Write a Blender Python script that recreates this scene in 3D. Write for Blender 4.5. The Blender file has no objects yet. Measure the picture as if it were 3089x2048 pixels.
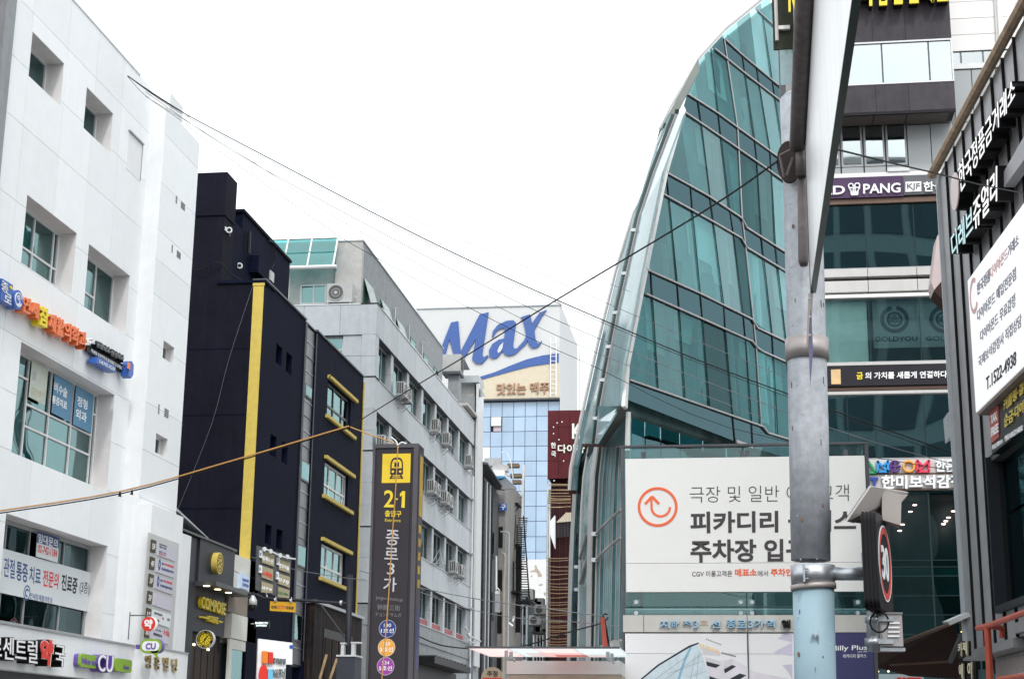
import bpy, math, random
from mathutils import Vector
random.seed(11)
SC = bpy.context.scene
COL = SC.collection
R = math.radians

# ---------------------------------------------------------------- camera, sky, sun, exposure
FPX, CX, CY, EYE = 4800.0, 1544.5, 1024.0, 1.6
_U = Vector((206, 18624, -4800)).normalized()          # world up seen from the camera
_V = Vector((696, -1251, -4800)); _V = (_V - _V.dot(_U)*_U).normalized()   # street direction seen from the camera
_X = _V.cross(_U)
cam = bpy.data.objects.new('camera', bpy.data.cameras.new('camera')); COL.objects.link(cam)
from mathutils import Matrix
cam.matrix_world = Matrix.Translation((0, 0, EYE)) @ Matrix(((_X.x, _X.y, _X.z), (_V.x, _V.y, _V.z), (_U.x, _U.y, _U.z))).to_4x4()
cam.data.sensor_width = 36.0
cam.data.lens = FPX/3089.0*36.0
cam.data.clip_start = 0.1
cam.data.clip_end = 3000
SC.camera = cam

world = bpy.data.worlds.new('World'); SC.world = world; world.use_nodes = True
wn, wl = world.node_tree.nodes, world.node_tree.links
wn.clear()
sky = wn.new('ShaderNodeTexSky'); sky.sky_type = 'NISHITA'; sky.sun_disc = False
SUN_EL, SUN_AZ = R(48), R(161)
sky.sun_elevation = SUN_EL; sky.sun_rotation = SUN_AZ; sky.dust_density = 6.0; sky.air_density = 1.0
hs = wn.new('ShaderNodeHueSaturation'); hs.inputs['Saturation'].default_value = 0.25
wl.new(sky.outputs[0], hs.inputs['Color'])
bg1 = wn.new('ShaderNodeBackground'); bg1.inputs['Strength'].default_value = 0.05
wl.new(hs.outputs[0], bg1.inputs[0])
bg2 = wn.new('ShaderNodeBackground'); bg2.inputs['Color'].default_value = (0.94, 0.98, 1.0, 1); bg2.inputs['Strength'].default_value = 1.0
ad = wn.new('ShaderNodeAddShader'); wl.new(bg1.outputs[0], ad.inputs[0]); wl.new(bg2.outputs[0], ad.inputs[1])
wo = wn.new('ShaderNodeOutputWorld'); wl.new(ad.outputs[0], wo.inputs[0])

sun = bpy.data.objects.new('sun', bpy.data.lights.new('sun', 'SUN')); COL.objects.link(sun)
sun.data.energy = 0.8; sun.data.angle = R(4.0); sun.data.color = (1.0, 0.975, 0.94)
_sd = Vector((math.sin(SUN_AZ)*math.cos(SUN_EL), math.cos(SUN_AZ)*math.cos(SUN_EL), math.sin(SUN_EL)))
sun.rotation_euler = _sd.to_track_quat('Z', 'Y').to_euler(); sun.location = (0, 0, 60)

SC.view_settings.view_transform = 'Standard'; SC.view_settings.look = 'None'
SC.view_settings.exposure = 0.50; SC.view_settings.gamma = 1.0; SC.view_settings.use_curve_mapping = False
SC.render.engine = 'CYCLES'
SC.cycles.max_bounces = 7; SC.cycles.transparent_max_bounces = 12; SC.cycles.glossy_bounces = 3
SC.cycles.diffuse_bounces = 3; SC.cycles.caustics_reflective = False; SC.cycles.caustics_refractive = False

# ---------------------------------------------------------------- measuring: photograph pixel -> line of sight
CAMP = Vector((0, 0, EYE))
def ray(x, y):
    c = Vector((x-CX, -(y-CY), -FPX))
    return Vector((c.dot(_X), c.dot(_V), c.dot(_U)))
def at_y(x, y, Y):
    r = ray(x, y); return CAMP + r*(Y/r.y)
def at_x(x, y, X):
    r = ray(x, y); return CAMP + r*(X/r.x)
def at_z(x, y, zz):
    r = ray(x, y); return CAMP + r*((zz-EYE)/r.z)
def Zm(ox, oy, s): return lambda x, y: (ox+x/s, oy+y/s)
A1=Zm(0,0,1.9129);A2=Zm(0,820,1.9129);A3=Zm(0,1500,2.8613);A4=Zm(500,480,1.96);A5=Zm(500,1240,1.94);A6=Zm(820,680,2.3765);A7=Zm(1050,1300,2.0956);A8=Zm(1240,880,2.0625)
B1=Zm(1400,1500,2.862);B2=Zm(1700,1000,1.6333);B3=Zm(1850,300,1.9596);B4=Zm(2000,0,2.6133);B5=Zm(2450,0,2.2394);B6=Zm(2450,650,2.0908);B7=Zm(1850,1320,2.1538);B8=Zm(2450,1350,2.2457)
C1=Zm(0,820,3.733);C2=Zm(400,1580,4.127);C3=Zm(560,1600,3.5);C4=Zm(760,1620,3.664);C5=Zm(1040,1900,5.375);C6=Zm(1440,1340,4.125);C7=Zm(1440,1690,4.381);C8=Zm(1640,1200,3.564)
D1=Zm(2600,1780,4.836);D2=Zm(2300,280,1.704);D3=Zm(2760,200,2.8);D4=Zm(2900,700,2.24);D6=Zm(2340,1300,2.0956);D7=Zm(1880,1820,4.548)
S1=Zm(0,0,1.0)

class Fac:
    """a plane in the place: s runs to the right, t up, d out of it"""
    def __init__(f, O, u, v=(0, 0, 1)):
        f.O = Vector(O); f.u = Vector(u).normalized(); f.v = Vector(v).normalized(); f.n = f.u.cross(f.v).normalized()
        f.v = f.n.cross(f.u).normalized()
    def hit(f, p, d=0.0):
        r = ray(*p); o = f.O + f.n*d
        k = (o-CAMP).dot(f.n)/r.dot(f.n); q = CAMP + r*k - o
        return q.dot(f.u), q.dot(f.v)
    def pt(f, s, t, d=0.0): return f.O + f.u*s + f.v*t + f.n*d
    def rect(f, pts, d=0.0):
        h = [f.hit(p, d) for p in pts]
        S = sorted(a for a, b in h); T = sorted(b for a, b in h); n = len(h)//2
        return sum(S[:n])/n, sum(S[-n:])/n, sum(T[:n])/n, sum(T[-n:])/n
    def out(f, d): return Fac(f.O + f.n*d, f.u, f.v)

WL = {}
def wloc(o): return WL.get(o.name, Vector((0, 0, 0))) if o else Vector((0, 0, 0))
def thing(name, label, cat, loc=(0, 0, 0), group=None):
    o = bpy.data.objects.new(name, None); COL.objects.link(o); o.empty_display_size = 0.2
    o.location = loc; WL[o.name] = Vector(loc)
    o['label'] = label; o['category'] = cat
    if group: o['group'] = group
    return o
def tag(o, label, cat, group=None):
    o['label'] = label; o['category'] = cat
    if group: o['group'] = group
    return o
def structure(o): o['kind'] = 'structure'; return o
def copy_tree(root, delta, label=None, group=None):
    def cp(o, par):
        c = o.copy(); COL.objects.link(c); c.parent = par
        if par is None:
            c.location = Vector(o.location) + Vector(delta)
            WL[c.name] = wloc(o) + Vector(delta)
        for ch in list(KIDS.get(o.name, [])):
            k = cp(ch, c); KIDS.setdefault(c.name, []).append(k)
        return c
    r = cp(root, None)
    if label: r['label'] = label
    if group: r['group'] = group
    return r
KIDS = {}

class MB:
    def __init__(m): m.v = []; m.f = []; m.mi = []; m.k = 0
    def add(m, vs, fs):
        b = len(m.v); m.v += [Vector(p) for p in vs]; m.f += [[b+i for i in f] for f in fs]; m.mi += [m.k]*len(fs); return m
    def slot(m, k): m.k = k; return m
    def hexa(m, p): return m.add(p, [(0,3,2,1),(4,5,6,7),(0,1,5,4),(1,2,6,5),(2,3,7,6),(3,0,4,7)])
    def box(m, F, s0, s1, t0, t1, d0, d1):
        if s1 < s0: s0, s1 = s1, s0
        if t1 < t0: t0, t1 = t1, t0
        if d1 < d0: d0, d1 = d1, d0
        return m.hexa([F.pt(s0,t0,d0),F.pt(s1,t0,d0),F.pt(s1,t1,d0),F.pt(s0,t1,d0),F.pt(s0,t0,d1),F.pt(s1,t0,d1),F.pt(s1,t1,d1),F.pt(s0,t1,d1)])
    def wbox(m, x0,x1,y0,y1,z0,z1): return m.box(Fac((0,0,0),(1,0,0)), x0,x1,z0,z1,-y1,-y0)
    def prism(m, F, pts, d0, d1):
        n = len(pts)
        a = sum(pts[i][0]*pts[(i+1)%n][1]-pts[(i+1)%n][0]*pts[i][1] for i in range(n))
        if a < 0: pts = pts[::-1]
        if d1 < d0: d0, d1 = d1, d0
        vs = [F.pt(s,t,d0) for s,t in pts] + [F.pt(s,t,d1) for s,t in pts]
        return m.add(vs, [list(range(n))[::-1], list(range(n,2*n))] + [(i,(i+1)%n,n+(i+1)%n,n+i) for i in range(n)])
    def pprism(m, F, px, d0, d1, dh=None):
        return m.prism(F, [F.hit(p, d1 if dh is None else dh) for p in px], d0, d1)
    def quadplate(m, a, b, c, d, th):
        n = (b-a).cross(d-a).normalized()*th
        return m.hexa([a-n,b-n,c-n,d-n,a,b,c,d])
    def tube(m, P, r, n=6):
        P = [Vector(p) for p in P]; rings = []; L = len(P)
        rr = r if isinstance(r, (list, tuple)) else [r]*L
        prev = None
        for i in range(L):
            t = (P[min(i+1,L-1)]-P[max(i-1,0)]).normalized()
            a = prev - t*prev.dot(t) if prev is not None else t.cross(Vector((0,0,1)) if abs(t.z) < .9 else Vector((1,0,0)))
            a.normalize(); prev = a; b = t.cross(a)
            rings.append([P[i]+(a*math.cos(2*math.pi*k/n)+b*math.sin(2*math.pi*k/n))*rr[i] for k in range(n)])
        fs = [(i*n+k, i*n+(k+1)%n, (i+1)*n+(k+1)%n, (i+1)*n+k) for i in range(L-1) for k in range(n)]
        fs += [list(range(n))[::-1], list(range((L-1)*n, L*n))]
        return m.add([p for g in rings for p in g], fs)
    def disk(m, F, s, t, rs, rt, d0, d1, n=28, a0=0):
        return m.prism(F, [(s+rs*math.cos(a0+2*math.pi*i/n), t+rt*math.sin(a0+2*math.pi*i/n)) for i in range(n)], d0, d1)
    def ring(m, F, s, t, r0, r1, d0, d1, n=32, a0=0, a1=2*math.pi, k=1.0):
        full = abs(a1-a0-2*math.pi) < 1e-6
        A = [a0+(a1-a0)*i/n for i in range(n+(0 if full else 1))]; N = len(A)
        vs = []
        for a in A:
            c, q = math.cos(a), math.sin(a)
            vs += [F.pt(s+r0*c*k,t+r0*q,d0),F.pt(s+r1*c*k,t+r1*q,d0),F.pt(s+r1*c*k,t+r1*q,d1),F.pt(s+r0*c*k,t+r0*q,d1)]
        fs = []
        for i in range(N if full else N-1):
            b, c = 4*i, 4*((i+1) % N)
            fs += [(b+j, b+(j+1)%4, c+(j+1)%4, c+j) for j in range(4)]
        if not full: fs += [(0,1,2,3), tuple(4*(N-1)+j for j in (3,2,1,0))]
        return m.add(vs, fs)
    def build(m, name, mat, parent=None, smooth=False, loc=None):
        if not m.v: return None
        lo = Vector([min(v[i] for v in m.v) for i in range(3)]); hi = Vector([max(v[i] for v in m.v) for i in range(3)])
        w = Vector(loc) if loc is not None else Vector(((lo.x+hi.x)/2, (lo.y+hi.y)/2, lo.z))
        me = bpy.data.meshes.new(name); me.from_pydata([v-w for v in m.v], [], m.f)
        for q in (mat if isinstance(mat, (list, tuple)) else [mat]): me.materials.append(q)
        if isinstance(mat, (list, tuple)): me.polygons.foreach_set('material_index', m.mi)
        if smooth:
            me.polygons.foreach_set('use_smooth', [len(f) <= 4 for f in m.f])
        me.update()
        o = bpy.data.objects.new(name, me); COL.objects.link(o); WL[o.name] = w
        o.parent = parent; o.location = w - wloc(parent)
        if parent: KIDS.setdefault(parent.name, []).append(o)
        return o
def box(name, mat, parent, F, *a): return MB().box(F, *a).build(name, mat, parent)

# ---------------------------------------------------------------- lettering
_TC = {}
TS = bpy.data.scenes.new('lettering_room')
def glyphs(s, bold=0.0, ext=True, font_shear=0.0):
    key = (s, bold, font_shear)
    if key in _TC: return _TC[key]
    c = bpy.data.curves.new('lettering', 'FONT'); c.body = s; c.size = 1; c.resolution_u = 3
    c.extrude = 0.5; c.offset = bold; c.shear = font_shear; c.space_line = 0.95
    o = bpy.data.objects.new('lettering', c); TS.collection.objects.link(o)
    vl = TS.view_layers[0]; vl.update()
    me = bpy.data.meshes.new_from_object(o.evaluated_get(vl.depsgraph))
    v = [tuple(q.co) for q in me.vertices]; f = [tuple(p.vertices) for p in me.polygons]
    bpy.data.objects.remove(o); bpy.data.curves.remove(c); bpy.data.meshes.remove(me)
    _TC[key] = (v, f); return v, f
def bil(q, a, b):      # q = TL TR BR BL in (s,t); a right, b up
    (x0,y0),(x1,y1),(x2,y2),(x3,y3) = q
    return ((1-b)*((1-a)*x0+a*x1)*0 + b*((1-a)*x0+a*x1)+(1-b)*((1-a)*x3+a*x2), b*((1-a)*y0+a*y1)+(1-b)*((1-a)*y3+a*y2))
def text_mb(m, F, s, q, d0, d1, bold=0.0, bb=None, x_off=0.0):
    v, f = glyphs(s, bold)
    if not v: return m
    if bb is None: bb = (min(p[0] for p in v), max(p[0] for p in v), min(p[1] for p in v), max(p[1] for p in v))
    W = (bb[1]-bb[0]) or 1; Hh = (bb[3]-bb[2]) or 1
    vs = []
    for x, y, z in v:
        a, b = (x+x_off-bb[0])/W, (y-bb[2])/Hh
        st = bil(q, a, b); vs.append(F.pt(st[0], st[1], d0 if z < 0 else d1))
    m.add(vs, f); return m
def quad_of(F, px, d=0.0):
    if len(px) == 2:
        (x0,y0),(x1,y1) = px; px = [(x0,y0),(x1,y0),(x1,y1),(x0,y1)]
    return [F.hit(p, d) for p in px]
def text(F, s, px, d0, d1, mat, parent, name='lettering', bold=0.0, st=None):
    q = st if st else quad_of(F, px, d1)
    return text_mb(MB(), F, s, q, d0, d1, bold).build(name, mat, parent)
def rq(s0, s1, t0, t1): return [(s0,t1),(s1,t1),(s1,t0),(s0,t0)]
def letters(F, s, px, d0, d1, mat, parent, name='letter', bold=0.0, st=None, mats=None):
    q = st if st else quad_of(F, px, d1)
    v, _ = glyphs(s, bold)
    bb = (min(p[0] for p in v), max(p[0] for p in v), min(p[1] for p in v), max(p[1] for p in v))
    bar = max(p[0] for p in glyphs('|')[0])
    for i, ch in enumerate(s):
        if ch == ' ': continue
        off = max(p[0] for p in glyphs(s[:i]+'|')[0]) - bar
        mm = mats[i] if mats else mat
        text_mb(MB(), F, ch, q, d0, d1, bold, bb, off).build(name, mm, parent)

# ---------------------------------------------------------------- materials
def _nt(name):
    m = bpy.data.materials.new(name); m.use_nodes = True; n = m.node_tree.nodes; l = m.node_tree.links
    n.clear(); out = n.new('ShaderNodeOutputMaterial'); return m, n, l, out
_MC = {}
def mat(name, col, rough=0.7, metal=0.0, var=0.10, scale=3.0, streak=0.0, dirt=None, bump=0.0, bscale=60.0, spec=0.5, emit=0.0, ovar=0.045):
    """plain material: colour varied by noise, optional rain streaks and fine relief"""
    if name in _MC: return _MC[name]
    m, n, l, out = _nt(name)
    b = n.new('ShaderNodeBsdfPrincipled'); l.new(b.outputs[0], out.inputs[0])
    b.inputs['Roughness'].default_value = rough; b.inputs['Metallic'].default_value = metal
    if spec == 0.5 and max(col) < .12 and rough > .3: spec = .18
    b.inputs['Specular IOR Level'].default_value = spec
    geo = n.new('ShaderNodeNewGeometry')
    tx = n.new('ShaderNodeTexNoise'); tx.inputs['Scale'].default_value = scale; tx.inputs['Detail'].default_value = 6; tx.inputs['Roughness'].default_value = .62
    l.new(geo.outputs['Position'], tx.inputs['Vector'])
    mr = n.new('ShaderNodeMapRange'); mr.inputs[1].default_value = .3; mr.inputs[2].default_value = .7
    mr.inputs[3].default_value = 1-var; mr.inputs[4].default_value = 1+var*.6
    l.new(tx.outputs[0], mr.inputs[0])
    mul = n.new('ShaderNodeMix'); mul.data_type = 'RGBA'; mul.blend_type = 'MULTIPLY'; mul.inputs[0].default_value = 1
    mul.inputs[6].default_value = (*col, 1); l.new(mr.outputs[0], mul.inputs[7])
    cur = mul.outputs[2]
    oi = n.new('ShaderNodeObjectInfo'); ro = n.new('ShaderNodeMapRange'); ro.inputs[3].default_value = 1-ovar; ro.inputs[4].default_value = 1+ovar*.7; l.new(oi.outputs['Random'], ro.inputs[0])
    mo = n.new('ShaderNodeMix'); mo.data_type = 'RGBA'; mo.blend_type = 'MULTIPLY'; mo.inputs[0].default_value = 1; l.new(cur, mo.inputs[6]); l.new(ro.outputs[0], mo.inputs[7]); cur = mo.outputs[2]
    if streak > 0:
        mp = n.new('ShaderNodeMapping'); mp.inputs['Scale'].default_value = (2.6, 2.6, 0.16)
        l.new(geo.outputs['Position'], mp.inputs[0])
        t2 = n.new('ShaderNodeTexNoise'); t2.inputs['Scale'].default_value = 2.2; t2.inputs['Detail'].default_value = 5; t2.inputs['Roughness'].default_value = .7
        l.new(mp.outputs[0], t2.inputs['Vector'])
        r2 = n.new('ShaderNodeMapRange'); r2.inputs[1].default_value = .48; r2.inputs[2].default_value = .75; r2.inputs[3].default_value = 0; r2.inputs[4].default_value = streak
        l.new(t2.outputs[0], r2.inputs[0])
        mx = n.new('ShaderNodeMix'); mx.data_type = 'RGBA'; l.new(r2.outputs[0], mx.inputs[0]); l.new(cur, mx.inputs[6])
        dc = dirt if dirt else tuple(c*.45 for c in col); mx.inputs[7].default_value = (*dc, 1); cur = mx.outputs[2]
    l.new(cur, b.inputs['Base Color'])
    if bump > 0:
        t3 = n.new('ShaderNodeTexNoise'); t3.inputs['Scale'].default_value = bscale; t3.inputs['Detail'].default_value = 3
        l.new(geo.outputs['Position'], t3.inputs['Vector'])
        bp = n.new('ShaderNodeBump'); bp.inputs['Strength'].default_value = bump; bp.inputs['Distance'].default_value = .02
        l.new(t3.outputs[0], bp.inputs['Height']); l.new(bp.outputs[0], b.inputs['Normal'])
    if emit:
        b.inputs['Emission Color'].default_value = (*col, 1); b.inputs['Emission Strength'].default_value = emit
    _MC[name] = m; return m
def glass(name, tint, refl, fac=0.35, fmax=0.95, rough=0.015, wav=0.25, wscale=0.35, rnd=0.25):
    """pane: see-through tint plus coloured mirror, slightly wavy, each pane a little different"""
    if name in _MC: return _MC[name]
    m, n, l, out = _nt(name)
    tr = n.new('ShaderNodeBsdfTransparent'); gl = n.new('ShaderNodeBsdfGlossy')
    gl.inputs['Roughness'].default_value = rough; gl.inputs['Color'].default_value = (*refl, 1)
    oi = n.new('ShaderNodeObjectInfo')
    rr = n.new('ShaderNodeMapRange'); rr.inputs[3].default_value = 1-rnd; rr.inputs[4].default_value = 1+rnd; l.new(oi.outputs['Random'], rr.inputs[0])
    mu = n.new('ShaderNodeMix'); mu.data_type = 'RGBA'; mu.blend_type = 'MULTIPLY'; mu.inputs[0].default_value = 1
    mu.inputs[6].default_value = (*tint, 1); l.new(rr.outputs[0], mu.inputs[7]); l.new(mu.outputs[2], tr.inputs['Color'])
    lw = n.new('ShaderNodeLayerWeight'); lw.inputs['Blend'].default_value = 0.25
    mr = n.new('ShaderNodeMapRange'); mr.inputs[3].default_value = fac; mr.inputs[4].default_value = fmax; l.new(lw.outputs['Fresnel'], mr.inputs[0])
    geo = n.new('ShaderNodeNewGeometry')
    tx = n.new('ShaderNodeTexNoise'); tx.inputs['Scale'].default_value = wscale; tx.inputs['Detail'].default_value = 2
    l.new(geo.outputs['Position'], tx.inputs['Vector'])
    bp = n.new('ShaderNodeBump'); bp.inputs['Strength'].default_value = wav; bp.inputs['Distance'].default_value = .25
    l.new(tx.outputs[0], bp.inputs['Height']); l.new(bp.outputs[0], gl.inputs['Normal'])
    mx = n.new('ShaderNodeMixShader'); l.new(mr.outputs[0], mx.inputs[0]); l.new(tr.outputs[0], mx.inputs[1]); l.new(gl.outputs[0], mx.inputs[2])
    l.new(mx.outputs[0], out.inputs[0]); _MC[name] = m; return m

WHITE = mat('white painted panel', (.82,.845,.86), .55, var=.03, streak=.07, dirt=(.55,.55,.54), bump=.05, bscale=30)
WHITE2 = mat('white render', (.79,.81,.825), .8, var=.04, streak=.10, dirt=(.5,.5,.49), bump=.12, bscale=90)
REVEAL = mat('grey reveal', (.74,.73,.73), .8, var=.08)
FRAMEW = mat('white window frame', (.70,.70,.71), .45, var=.05)
FRAMEG = mat('grey window frame', (.38,.39,.40), .4, metal=.3, var=.08)
FRAMED = mat('dark window frame', (.06,.065,.07), .4, var=.1)
GLASSW = glass('window glass', (.42,.70,.68), (.60,.82,.83), .18, .9)
GLASSD = glass('dark window glass', (.25,.42,.44), (.50,.68,.72), .16, .85)
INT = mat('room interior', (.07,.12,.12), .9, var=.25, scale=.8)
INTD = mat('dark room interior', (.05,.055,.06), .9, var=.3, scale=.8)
BLIND = mat('venetian blind', (.42,.34,.25), .8, var=.1)
CURT = mat('pale curtain', (.45,.5,.5), .9, var=.2, scale=4)
BLACK = mat('black paint', (.012,.012,.014), .5, var=.2)
SHUTW = mat('flush white hatch', (.77,.78,.79), .5, var=.03)
BLACKW = mat('black rendered wall', (.0035,.006,.021), .9, var=.3, scale=1.1, streak=.3, dirt=(.015,.017,.031), spec=.12, bump=.5, bscale=22)
BLACKW2 = mat('black rendered front', (.007,.0075,.016), .9, var=.3, scale=1.3, streak=.3, dirt=(.021,.020,.029), spec=.15, bump=.6, bscale=26)
YEL = mat('yellow painted trim', (.62,.47,.09), .7, var=.12, scale=5, streak=.15, dirt=(.3,.24,.08))
GREYP = mat('grey cladding panel', (.42,.455,.485), .5, var=.09, streak=.34, dirt=(.27,.275,.28), bump=.05, bscale=20)
GREYC = mat('grey concrete', (.27,.29,.305), .85, var=.16, streak=.42, dirt=(.19,.19,.18), bump=.3, bscale=30)
CONC = mat('pale concrete', (.46,.46,.45), .85, var=.14, streak=.3, dirt=(.28,.26,.23), bump=.25, bscale=30)
STEEL = mat('galvanised steel', (.50,.53,.56), .38, metal=.75, var=.16, scale=9)
STEELD = mat('dark steel', (.10,.105,.115), .5, metal=.4, var=.2)
ALUM = mat('white aluminium', (.62,.64,.65), .4, metal=.2, var=.06)
ACW = mat('air conditioner casing', (.40,.41,.41), .5, var=.12, scale=3, streak=.2, dirt=(.4,.38,.34))
ACG = mat('air conditioner grille', (.10,.10,.10), .6, var=.2)
RED = mat('red enamel', (.70,.035,.02), .4, var=.04)
ORANGE = mat('orange letter face', (.80,.19,.06), .45, var=.08)
YELL = mat('yellow letter face', (.80,.62,.02), .45, var=.05)
BLUE = mat('blue enamel', (.03,.11,.42), .4, var=.06)
LWHITE = mat('white letter face', (.86,.87,.88), .4, var=.02)
LBLACK = mat('black letter side', (.008,.008,.009), .45, var=.1)
CUG = mat('lime green', (.24,.42,.03), .4, var=.05)
CUP = mat('violet', (.14,.075,.36), .4, var=.05)
GOLD = mat('gold letter', (.42,.32,.14), .35, metal=.6, var=.1)
WIRE = mat('black cable', (.012,.012,.014), .55, var=.1)
WIREG = mat('grey cable', (.13,.14,.15), .6, var=.1)
WIREO = mat('orange cable', (.52,.27,.07), .55, var=.06)
LAMP = mat('warm lamp', (1.0,.80,.45), .4, emit=3.0)

# ---------------------------------------------------------------- wall, cladding and window builders
def cuts(a, b, xs): return sorted({a, b} | {x for x in xs if a < x < b})
def wall(parent, F, s0, s1, t0, t1, holes, d0, d1, m, name='wall', merge=True):
    S = cuts(s0, s1, [h[0] for h in holes]+[h[1] for h in holes]); T = cuts(t0, t1, [h[2] for h in holes]+[h[3] for h in holes])
    mb = MB()
    for j in range(len(T)-1):
        run = None
        for i in range(len(S)-1):
            cs, ct = (S[i]+S[i+1])/2, (T[j]+T[j+1])/2
            hole = any(h[0] < cs < h[1] and h[2] < ct < h[3] for h in holes)
            if hole:
                if run is not None: mb.box(F, run, S[i], T[j], T[j+1], d0, d1); run = None
            elif run is None: run = S[i]
        if run is not None: mb.box(F, run, s1, T[j], T[j+1], d0, d1)
    return mb.build(name, m, parent)
def clad(parent, F, s0, s1, t0, t1, js, jt, holes, m, gap=.010, th=.014, d=0.0, name='panel', jog=0.0):
    JS = cuts(s0, s1, js); JT = cuts(t0, t1, jt); g = gap/2
    for j in range(len(JT)-1):
        for i in range(len(JS)-1):
            a, b, c, e = JS[i]+g, JS[i+1]-g, JT[j]+g, JT[j+1]-g
            hh = [h for h in holes if h[0] < b and h[1] > a and h[2] < e and h[3] > c]
            S = cuts(a, b, [h[0] for h in hh]+[h[1] for h in hh]); T = cuts(c, e, [h[2] for h in hh]+[h[3] for h in hh])
            mb = MB(); dd = d + random.uniform(-jog, jog)
            for q in range(len(T)-1):
                run = None
                for p in range(len(S)-1):
                    cs, ct = (S[p]+S[p+1])/2, (T[q]+T[q+1])/2
                    if any(h[0] < cs < h[1] and h[2] < ct < h[3] for h in hh):
                        if run is not None: mb.box(F, run, S[p], T[q], T[q+1], dd-th, dd); run = None
                    elif run is None: run = S[p]
                if run is not None: mb.box(F, run, b, T[q], T[q+1], dd-th, dd)
            mb.build(name, m, parent)
def window(parent, F, r, d, fm, gm, vb=(), hb=(), fw=.06, bw=.045, name='window', room=None, cover=None):
    """frame with bars (vb: s positions; hb: (t, s_from, s_to)); a pane per light"""
    s0, s1, t0, t1 = r; dp = .07
    mb = MB()
    mb.box(F, s0, s1, t0, t0+fw, d-dp, d).box(F, s0, s1, t1-fw, t1, d-dp, d)
    mb.box(F, s0, s0+fw, t0+fw, t1-fw, d-dp, d).box(F, s1-fw, s1, t0+fw, t1-fw, d-dp, d)
    w = mb.build(name, fm, parent)
    V = [s0+fw/2]+sorted(vb)+[s1-fw/2]
    for v in vb: box('mullion', fm, w, F, v-bw/2, v+bw/2, t0+fw, t1-fw, d-dp+.01, d-.004)
    for i in range(len(V)-1):
        a, b = V[i], V[i+1]; cs = (a+b)/2
        Hs = [t0+fw/2]+sorted(h[0] for h in hb if h[1] < cs < h[2])+[t1-fw/2]
        for t in Hs[1:-1]: box('transom', fm, w, F, a+bw/2, b-bw/2, t-bw/2, t+bw/2, d-dp+.012, d-.006)
        for k in range(len(Hs)-1): box('pane', gm, w, F, a+.006, b-.006, Hs[k]+.006, Hs[k+1]-.006, d-.045, d-.038)
        if cover and i < len(cover) and cover[i]:
            m_, lo = cover[i]; box('blind', m_, w, F, a+.03, b-.03, t0+(t1-t0)*lo, t1-fw, d-.16, d-.15)
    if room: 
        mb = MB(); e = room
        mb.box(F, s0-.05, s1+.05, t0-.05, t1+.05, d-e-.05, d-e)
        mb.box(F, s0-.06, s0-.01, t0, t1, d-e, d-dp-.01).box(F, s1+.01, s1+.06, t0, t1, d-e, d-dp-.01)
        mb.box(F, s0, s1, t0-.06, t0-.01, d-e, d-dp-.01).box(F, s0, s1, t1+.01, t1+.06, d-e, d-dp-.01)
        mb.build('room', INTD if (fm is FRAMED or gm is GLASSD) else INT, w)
    return w

# ---------------------------------------------------------------- the ground
def sheet(name, x0, x1, y0, y1, z, m, kind='structure'):
    o = MB().add([(x0,y0,z),(x1,y0,z),(x1,y1,z),(x0,y1,z)], [(0,1,2,3)]).build(name, m); o['kind'] = kind; return o
ASPH = mat('asphalt', (.055,.055,.058), .9, var=.2, scale=2, bump=.4, bscale=40)
PAVE = mat('pavement slabs', (.33,.32,.31), .85, var=.15, scale=2)
sheet('ground', -1500, 1500, -1500, 1500, -.02, mat('city ground', (.20,.20,.195), .9, var=.15, scale=.1))
sheet('road', -60, 60, -40, 20, 0, ASPH)
structure(MB().wbox(-60, 60, 20.3, 160, -.3, .12).build('pavement', PAVE))
structure(MB().wbox(-60, 60, 20.0, 20.3, -.3, .13).build('kerb', CONC))

# ---------------------------------------------------------------- white clinic building, street side
FA = Fac((-14.5, 0, 0), (0, 1, 0)); FA2 = Fac((-14.1, 0, 0), (0, 1, 0))
wb = thing('clinic_building', 'tall plain white building with deep square windows at the left, clinic letters across its front', 'building', (-18, 33, 0))
H = {}
H['w5a'] = FA.rect([A1(190,190),A1(375,370),A1(345,610),A1(163,437)])
H['w5b'] = FA.rect([A1(503,505),A1(655,660),A1(633,880),A1(480,740)])
H['w4a'] = FA.rect([A1(162,1125),A1(470,1370),A2(387,128),A1(118,1510)])
H['w4b'] = FA.rect([A1(515,1405),A2(775,45),A2(700,345),A2(483,200)])
H['w3'] = FA.rect([A2(128,400),A2(690,730),A2(590,1258),A2(62,1035)])
H['w2'] = FA.rect([A3(40,125),A3(930,425),A3(865,1225),A3(-15,1062)])
YL, YC, ZT = 28.2, 36.05, 17.8
holes = list(H.values())
wall(wb, FA, YL, YC, 0, ZT, holes, -.42, -.016, REVEAL)
jt = [4.55, 5.9, 7.35, 8.5, 9.67, 11.2, 12.4, 14.05, 15.3, 16.6]
clad(wb, FA, YL, YC, 0, ZT, [29.2, 31.0, 32.6, 34.2], jt, holes, WHITE)
for k, fr in (('w5a', .45), ('w5b', .45)):
    s0, s1, t0, t1 = H[k]
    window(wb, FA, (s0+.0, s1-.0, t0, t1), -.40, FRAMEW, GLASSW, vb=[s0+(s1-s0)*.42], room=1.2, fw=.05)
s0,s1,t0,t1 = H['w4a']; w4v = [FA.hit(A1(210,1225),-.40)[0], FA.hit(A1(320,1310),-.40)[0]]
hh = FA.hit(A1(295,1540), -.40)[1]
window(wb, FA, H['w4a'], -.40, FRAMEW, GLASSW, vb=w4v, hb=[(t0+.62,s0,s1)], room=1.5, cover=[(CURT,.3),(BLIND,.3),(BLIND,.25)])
s0,s1,t0,t1 = H['w4b']; w4v = [s0+(s1-s0)*.22, s0+(s1-s0)*.58]
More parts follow.
